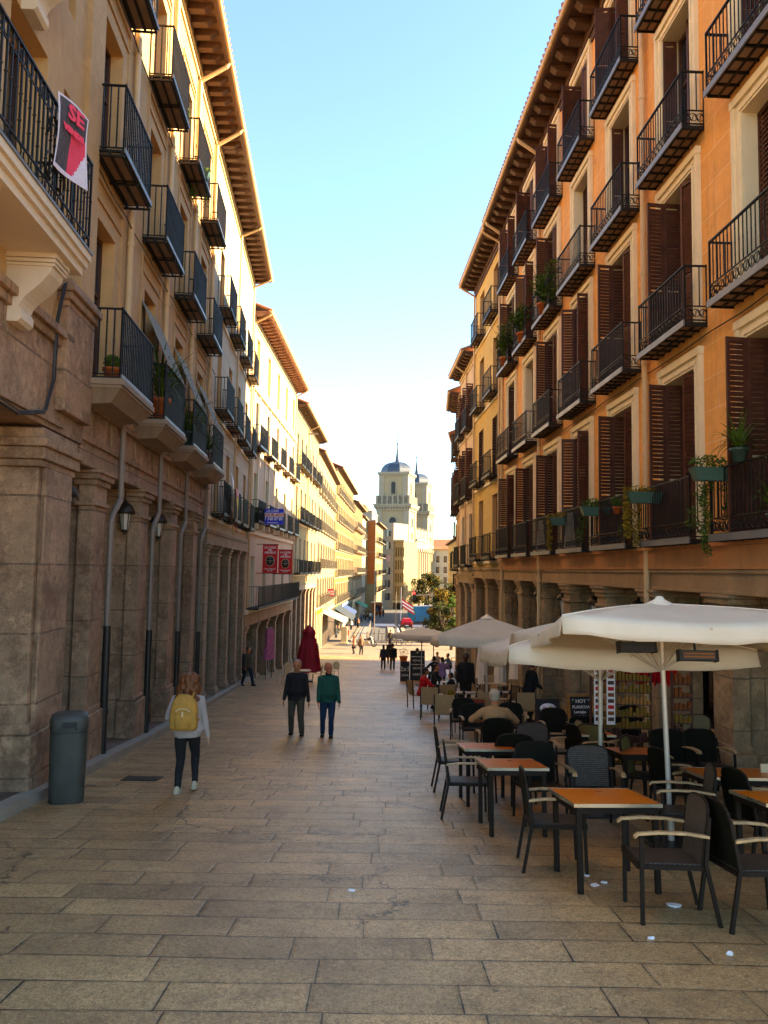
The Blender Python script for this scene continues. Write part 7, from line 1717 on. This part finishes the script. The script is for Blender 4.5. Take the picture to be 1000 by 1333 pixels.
def car():
    a = at(530, 806, 122); t = empty('parked_car', (a.x, 122, gz(122)), R(2), 'red hatchback seen from behind stopped before the bus', 'car')
    W, L = 1.8, 4.1; m = MB(); M_CARR = mat('red car paint', (.22, .006, .01), .3)
    sec = lambda y, w0, w1, z0, z1, z2, w2: [(-w0 / 2, y, z0), (w0 / 2, y, z0), (w1 / 2, y, z1), (w2 / 2, y, z2), (-w2 / 2, y, z2), (-w1 / 2, y, z1)]
    m.loft([sec(0, 1.65, 1.7, .35, .8, .95, 1.6), sec(.12, 1.78, 1.8, .28, .85, 1.1, 1.62), sec(.55, 1.8, 1.8, .25, .92, 1.5, 1.25), sec(1.6, 1.8, 1.8, .25, .92, 1.56, 1.3), sec(2.5, 1.8, 1.8, .25, .92, 1.45, 1.25), sec(3.1, 1.8, 1.8, .25, .88, 1.0, 1.5), sec(4.0, 1.7, 1.7, .3, .72, .82, 1.5), sec(4.15, 1.5, 1.5, .35, .6, .7, 1.4)], smooth=False); m.build('body', M_CARR, t, bevel=.04)
    m = MB(); m.hexa([(-.66, .16, 1.06), (.66, .16, 1.06), (.66, .2, 1.06), (-.66, .2, 1.06)], [(-.56, .46, 1.42), (.56, .46, 1.42), (.56, .5, 1.42), (-.56, .5, 1.42)]); m.build('rear_window', M_GLASS, t)
    for s in (-1, 1):
        m = MB(); m.box(s * .72 - .12, s * .72 + .12, -.03, .1, .78, .98); m.build('tail_light', M_SHOPR, t)
        for y in (.75, 3.3): m = MB(); m.cyl((s * .7, y, .31), (s * .91, y, .31), .31, n=16); m.build('wheel', M_BLACK, t)
    m = MB(); m.box(-.8, .8, -.04, .1, .3, .55); m.build('bumper', M_BLACK, t); m = MB(); m.box(-.25, .25, -.055, -.041, .42, .53); m.build('number_plate', M_WHITEP, t)
car()
# motorcycle seen from the side
def motorcycle(px, py, label):
    p = gnd(px, py); t = empty('motorcycle', p, R(-4), label, 'motorcycle')
    for x in (-.72, .72):
        m = MB(); 
        for k in range(18):
            a0, a1 = 6.283 * k / 18, 6.283 * (k + 1) / 18; m.cyl((x + .28 * math.cos(a0), 0, .32 + .28 * math.sin(a0)), (x + .28 * math.cos(a1), 0, .32 + .28 * math.sin(a1)), .055, n=7)
        for k in range(8): a0 = 6.283 * k / 8; m.cyl((x, 0, .32), (x + .26 * math.cos(a0), 0, .32 + .26 * math.sin(a0)), .008, n=4)
        m.build('wheel', M_BLACK, t)
    m = MB(); m.ell((.05, 0, .42), (.25, .14, .2), 10, 8); m.build('engine', M_STEELE, t)
    m = MB(); m.ell((.18, 0, .82), (.27, .13, .13), 12, 8); m.build('fuel_tank', M_IRON, t)
    m = MB(); m.ell((-.3, 0, .78), (.36, .13, .07), 12, 8); m.build('saddle', M_BLACK, t)
    m = MB(); m.tube([(.72, .06, .32), (.5, .06, .8), (.42, .05, 1.05)], .025, 6); m.tube([(.72, -.06, .32), (.5, -.06, .8), (.42, -.05, 1.05)], .025, 6); m.tube([(.3, -.35, 1.1), (.42, -.2, 1.08), (.42, .2, 1.08), (.3, .35, 1.1)], .018, 6); m.tube([(-.72, .1, .32), (-.1, .1, .36)], .03, 6); m.tube([(-.72, .1, .34), (-.45, .1, .75), (.3, .08, .75)], .025, 6); m.build('frame', M_STEELE, t)
    m = MB(); m.ell((.55, 0, .93), (.07, .09, .09), 10, 8); m.build('headlight', M_OPAL, t)
    m = MB(); m.box(-.72, -.3, -.17, -.11, .28, .36); m.build('exhaust', M_STEELE, t)
    return t
motorcycle(478, 842, 'dark motorcycle parked side on in the middle of the square')
def bicycle(px, py, label, rz=0):
    p = gnd(px, py); t = empty('bicycle', p, rz, label, 'bicycle', 'bicycles parked on the square')
    for x in (-.52, .52):
        m = MB()
        for k in range(16): a0, a1 = 6.283 * k / 16, 6.283 * (k + 1) / 16; m.cyl((x + .33 * math.cos(a0), 0, .34 + .33 * math.sin(a0)), (x + .33 * math.cos(a1), 0, .34 + .33 * math.sin(a1)), .022, n=5)
        m.build('wheel', M_BLACK, t)
    m = MB(); m.tube([(-.52, 0, .34), (-.15, 0, .85), (.35, 0, .88), (.02, 0, .32), (-.52, 0, .34)], .018, 6); m.tube([(.52, 0, .34), (.35, 0, .88), (.32, 0, 1.02)], .018, 6); m.tube([(.02, 0, .32), (-.18, 0, .93)], .018, 6); m.build('frame', M_IRON, t)
    m = MB(); m.ell((-.19, 0, .96), (.13, .06, .03), 8, 6); m.build('saddle', M_BLACK, t); m = MB(); m.tube([(.32, -.27, 1.05), (.32, .27, 1.05)], .015, 6); m.build('handlebar', M_BLACK, t)
for i, (x, y, l) in enumerate([(513, 841, 'leftmost of three bicycles on the square'), (519, 840, 'middle bicycle of three on the square'), (526, 841, 'rightmost bicycle of three, nearest the parasol')]): bicycle(x, y, l, R(5 * i))
# pedestrian barriers and railings
M_RAILW = mat('pale barrier paint', (.3, .27, .21), .5)
def barrier(x0, x1, y, label, h=1.05):
    t = empty('barrier', (x0, y, gz(y)), 0, label, 'barrier', 'barriers at the end of the square'); L = x1 - x0
    m = MB(); m.box(0, L, -.02, .02, h - .05, h); m.box(0, L, -.015, .015, .15, .19); n = max(2, int(L / .16))
    for i in range(n + 1): m.box(L * i / n - .01, L * i / n + .01, -.01, .01, .19, h - .05)
    m.build('bars', M_RAILW, t)
    for xx in (0, L): m = MB(); m.box(xx - .035, xx + .035, -.035, .035, 0, h + .04); m.build('post', M_RAILW, t)
xs = [-3.4 + 1.75 * i for i in range(8)]
for i, x in enumerate(xs[:-1]): barrier(x, x + 1.6, 90.5, ['leftmost pale barrier at the end of the square', 'second pale barrier behind the motorcycle', 'third pale barrier behind the motorcycle', 'middle pale barrier at the end of the square', 'fifth pale barrier near the bicycles', 'sixth pale barrier behind the bicycles', 'rightmost pale barrier near the parasols'][i])
def railing_run(x, y0, y1, label):
    t = empty('road_railing', (x, y0, gz(y0)), 0, label, 'railing'); m = MB(); n = int((y1 - y0) / 1.5)
    for i in range(n):
        ya, yb = y0 + (y1 - y0) * i / n, y0 + (y1 - y0) * (i + 1) / n
        for zz in (.5, .95): m.cyl((0, ya - y0, gz(ya) - gz(y0) + zz), (0, yb - y0, gz(yb) - gz(y0) + zz), .03, n=5)
    m.build('rails', M_PIPEG, t)
    for i in range(0, n + 1, 2): ya = y0 + (y1 - y0) * i / n; m = MB(); m.cyl((0, ya - y0, gz(ya) - gz(y0)), (0, ya - y0, gz(ya) - gz(y0) + 1.0), .04, n=6); m.build('post', M_PIPEG, t)
railing_run(-1.85, 95, 125, 'grey railing along the left side of the road'); railing_run(.75, 95, 118, 'grey railing on the traffic island')
railing_run(-2.6, 136, 175, 'grey railing along the pavement far up the road')
# traffic light with a long arm, street name plate posts, flag
def traffic_light():
    a = at(592, 790, 100); z = gz(100); t = empty('traffic_light', (a.x, 100, z), 0, 'traffic light on a curved arm over the road by the autumn tree', 'traffic light')
    hd = at(539, 776, 100); m = MB(); dx = hd.x - a.x; m.tube([(0, 0, 0), (0, 0, 3.6), (-.4, 0, 4.9), (-1.2, 0, 5.4), (dx * .6, 0, 5.55), (dx + .2, 0, 5.5)], .07, 8); m.build('pole', M_PIPEG, t)
    zz = hd.z - z; m = MB(); m.box(dx - .2, dx + .2, -.12, .12, zz - .5, zz + .65); m.build('housing', M_BLACK, t)
    m = MB(); m.cyl((dx, -.13, zz + .4), (dx, -.16, zz + .4), .14, n=12); m.build('red_lamp', M_LAMPR, t)
    for q in (.05, -.3): m = MB(); m.cyl((dx, -.13, zz + q), (dx, -.16, zz + q), .14, n=12); m.build('unlit_lamp', M_GLASS, t)
tn = NT('lit red lamp'); tn.color((.8, .02, .02)); tn.b.inputs['Emission Color'].default_value = (1, .02, .02, 1); tn.b.inputs['Emission Strength'].default_value = 1.2; M_LAMPR = tn.m
traffic_light()
a = at(522, 800, 128); t_ = empty('flagpole_banner', (a.x, 128, gz(128)), 0, 'red and white flag hanging from a slanting pole over the road', 'flag')
m = MB(); m.cyl((0, 0, 0), (0, 0, 6.5), .06); m.build('pole', M_WHITEP, t_); m = MB(); m.cur = 0
for k in range(5): m.cur = k % 2; m.add([(.1 + .34 * 0 + k * .05, 0, 4.6 - k * .3), (.1 + 1.9 + k * .05, 0, 3.4 - k * .3), (.1 + 1.9 + k * .05, .02, 3.1 - k * .3), (.1 + k * .05, .02, 4.3 - k * .3)], [(0, 1, 2, 3)])
m.build('cloth', [M_RED, M_WHITEP], t_)
# street lamps / poles
def post(px, py, top, label, name='street_post', r=.05, m=None, head=False, cat='post', group=None):
    p = gnd(px, py); q = at(px, top, p.y); H = q.z - p.z; t = empty(name, p, 0, label, cat, group); mb = MB(); mb.cyl((0, 0, 0), (0, 0, H), r, r * .7, 8); mb.build('pole', m or M_PIPEG, t)
    if head: h = MB(); h.ell((0, 0, H + .15), (.2, .2, .22), 10, 8); h.build('lamp_head', M_OPAL, t)
    return t
post(398, 851, 808, 'slim dark bollard post on the left pavement before the awning', m=M_TEALP if 'M_TEALP' in globals() else M_GREENW, cat='bollard')
post(487, 840, 775, 'tall thin pole rising behind the motorcycle', cat='pole'); post(515, 835, 770, 'tall thin pole left of the flag', cat='pole')
# info pillar with a red cross sign, wall at the left
p = gnd(448, 838); t_ = empty('information_pillar', p, 0, 'stubby cream information pillar behind the couple on the square', 'pillar'); m = MB(); m.box(-.35, .35, -.2, .2, 0, 1.9); m.box(-.45, .45, -.3, .3, 0, .15); m.build('body', M_CARD, t_, bevel=.03); m = MB(); m.box(.36, .5, -.1, .1, .9, 1.5); m.build('side_panel', M_RED, t_)
for i, (px, py, s, l) in enumerate([(605, 812, 1.0, 'shrub')][:0]): pass
p = gnd(575, 838); 
# orange kiosk roof among the cafe heads
p = at(520, 785, 175)
t_ = empty('kiosk', (-1.2, 172, gz(172)), 0, 'orange fronted kiosk on the far pavement', 'kiosk'); m = MB(); m.box(-1.1, 1.1, 0, 2, 0, 2.6); m.build('body', mat('orange kiosk paint', (.5, .16, .05), .6), t_); m = MB(); m.box(-1.3, 1.3, -.3, 2.2, 2.61, 2.8); m.build('roof', M_CARD, t_); m = MB(); m.box(-.8, .8, -.02, -.001, .9, 2.1); m.build('shutter', M_GLASS, t_)
M_AWN = mat('cream awning cloth', (.32, .27, .2), .85)
# ---- shop fronts and awnings of the left row
M_SHADE = mat('shop interior dark', (.03, .026, .022), .6)
def shop(B, u0, u1, zt, m, label, n=0.0, cat='shop front', sign=None, signm=None, smt=None, txt=None):
    F = B.f; z0 = gz(F.w((u0 + u1) / 2, 0, 0).y) + .1; mb = MB(F.fr)
    mb.box(u0, u1, n + .001, n + .12, zt - .5, zt); k = max(2, int((u1 - u0) / 1.6))
    for i in range(k + 1): uu = u0 + (u1 - u0 - .25) * i / k; mb.box(uu, uu + .25, n + .001, n + .12, z0 - .5, zt - .5)
    t = B.add('shop_front', mb, m); t['label'] = label; g = MB(F.fr); g.box(u0 + .01, u1 - .01, n + .001, n + .05, z0 - .5, zt - .501); g.build('glazing', M_SHADE, t)
    if sign: g = MB(F.fr); g.box(u0 + .2, u1 - .2, n + .121, n + .2, zt - .45, zt - .05); g.build('sign_board', signm, t)
    if txt: facade_text(txt, .36, smt or M_WHITEP, t, F, (u0 + u1) / 2, n + .205, zt - .26)
    return t
def awning(F, u0, u1, z, d, drop, m, label, group=None):
    t = empty('shop_awning', (F.P.x, F.P.y, 0), 0, label, 'awning', group); mb = MB(F.fr); n = max(2, int((u1 - u0) / .5))
    mb.hexa([(u0, .12, z - .02), (u1, .12, z - .02), (u1, d, z - drop - .02), (u0, d, z - drop - .02)], [(u0, .12, z), (u1, .12, z), (u1, d, z - drop), (u0, d, z - drop)])
    for i in range(n): a = u0 + (u1 - u0) * i / n; b = u0 + (u1 - u0) * (i + .9) / n; mb.box(a, b, d - .01, d + .01, z - drop - .32, z - drop)
    mb.build('cloth', m, t)
    for uu in (u0 + .1, u1 - .1): a = MB(F.fr); a.cyl((uu, .12, z - .8), (uu, d - .05, z - drop - .05), .025, n=5); a.build('arm', M_PIPEB, t)
zs = -4.9
shop(B4, 0, 7, zs + 1.0, M_CARD, 'cream shop front with a yellow sign at the near end of the ornate cream building', sign=True, signm=mat('yellow sign', (.6, .42, .03), .5))
shop(B4, 7.2, 27.5, zs + .5, M_GREYP if 'M_GREYP' in globals() else M_BALST, 'grey shop fronts under the white awning', txt=None)
awning(FL4, 8, 17, -4.6, 2.4, 1.0, M_AWN, 'white shop awning on the left of the square')
awning(FL5, .5, 10, -5.2, 2.2, 1.3, mat('slate blue awning cloth', (.02, .028, .036), .8), 'dark slate awning past the white one')
awning(FL5, 12, 20, -5.5, 1.8, .9, mat('mid blue awning cloth', (.03, .055, .13), .8), 'blue awning above the maroon shop front')
awning(FL6, 6, 14, -6.0, 2.0, .9, mat('green awning cloth', (.01, .25, .13), .8), 'small green awning far down the left row')
shop(B5, .2, 10.5, -5.0, M_GREENW, 'dark green shop front behind the slate awning')
shop(B5, 11, 24, -5.0, mat('maroon shop paint', (.16, .01, .015), .5), 'maroon shop front under the blue awning', sign=True, signm=mat('sky blue sign', (.15, .3, .5), .5))
shop(B5, 24.5, 35.5, -5.2, M_GREENW, 'dark shop front at the far end of the bright yellow building')
shop(B6, .3, 22, -5.4, M_CARD, 'row of pale shop fronts under the ochre brown building')
# red projecting shop sign
a, b = at(412.5, 767, 80), at(427, 776, 80); a, b = at(426, 767, 88), at(434, 776, 88)
hang_sign('shop_sign', ((a.x + b.x) / 2, 88, a.z), (b.x - a.x) * 1.1, a.z - b.z, M_RED, 'small red projecting sign with white letters on the ornate building', 'sign', [('DON', 0, .36, .3, M_WHITEP), ('JAMON', 0, .72, .26, M_WHITEP)], arm=.3)
a, b = at(423, 787, 86), at(436, 797, 86)
hang_sign('shop_sign', ((a.x + b.x) / 2 - .8, 86, a.z), 1.3, .7, M_TEALS if 'M_TEALS' in globals() else M_WHITEP, 'white and grey shop sign under the red one', 'sign', [('BAR', 0, .5, .4, M_BLUE)], arm=.2)
# pink clothes display at the arcade, orange board
t_ = empty('clothes_rail', gnd(347, 884) + Vector((.1, 0, 0)), R(80), 'rail of pink dresses hung between left arcade piers', 'clothes'); m = MB(); m.tube([(-.5, 0, 0), (-.5, 0, 2.7), (.5, 0, 2.7), (.5, 0, 0)], .02, 6); m.build('rail', M_PIPEB, t_)
M_PINKC = mat('pink dress cloth', (.50, .16, .26), .8, var=.4, scale=6)
for k in range(5):
    m = MB(); x = -.4 + .2 * k; m.loft([[(x + w_ * math.cos(a) * .5, .12 * math.sin(a) * w_ / .2, z) for a in [6.283 * i / 10 for i in range(10)]] for z, w_ in ((2.65, .08), (2.4, .2), (2.0, .18), (1.3, .3), (1.05, .34))]); m.build('dress', M_PINKC, t_)
t_ = empty('price_board', gnd(402, 862), 0, 'small orange board standing right of the maroon parasol', 'board'); m = MB(); m.box(-.35, .35, -.02, .02, .1, 1.5); m.build('panel', mat('orange red board', (.6, .13, .06), .6), t_); m = MB(); m.box(-.35, -.3, .02, .3, 0, .9); m.box(.3, .35, .02, .3, 0, .9); m.build('leg', M_BWOOD, t_)
# street name and roof clutter
for i, (px, Y, l) in enumerate([(447, 110, 'thin television aerial on the bright yellow roof'), (469, 150, 'television aerial on the ochre brown roof'), (408, 60, 'television aerial on the pale yellow roof')]):
    a = at(px, 560 if i == 2 else 640 + i * 8, Y); base = a.z - 2.6; t = empty('roof_aerial', (a.x, Y, base), 0, l, 'aerial', 'television aerials on the left roofs'); m = MB(); m.cyl((0, 0, -1.5), (0, 0, 2.4), .03, n=5); m.build('mast', M_PIPEG, t); m = MB()
    for k in range(5): m.cyl((-.4, -.3 + k * .15, 2.3), (.4, -.3 + k * .15, 2.3), .015, n=4)
    m.cyl((0, -.3, 2.3), (0, .3, 2.3), .015, n=4); m.build('antenna', M_PIPEG, t)
# drain cover and dark stains are in the paving; round manhole on the left
p = gnd(185, 1014); m = MB(); m.box(-.28, .28, -.2, .2, .004, .012); o = m.build('drain_cover', M_PIPEB); o.location = p; o.rotation_euler = (math.atan(slope(p.y)), 0, 0); tag(o, 'dark rectangular drain cover in the paving left of the woman', 'drain cover')
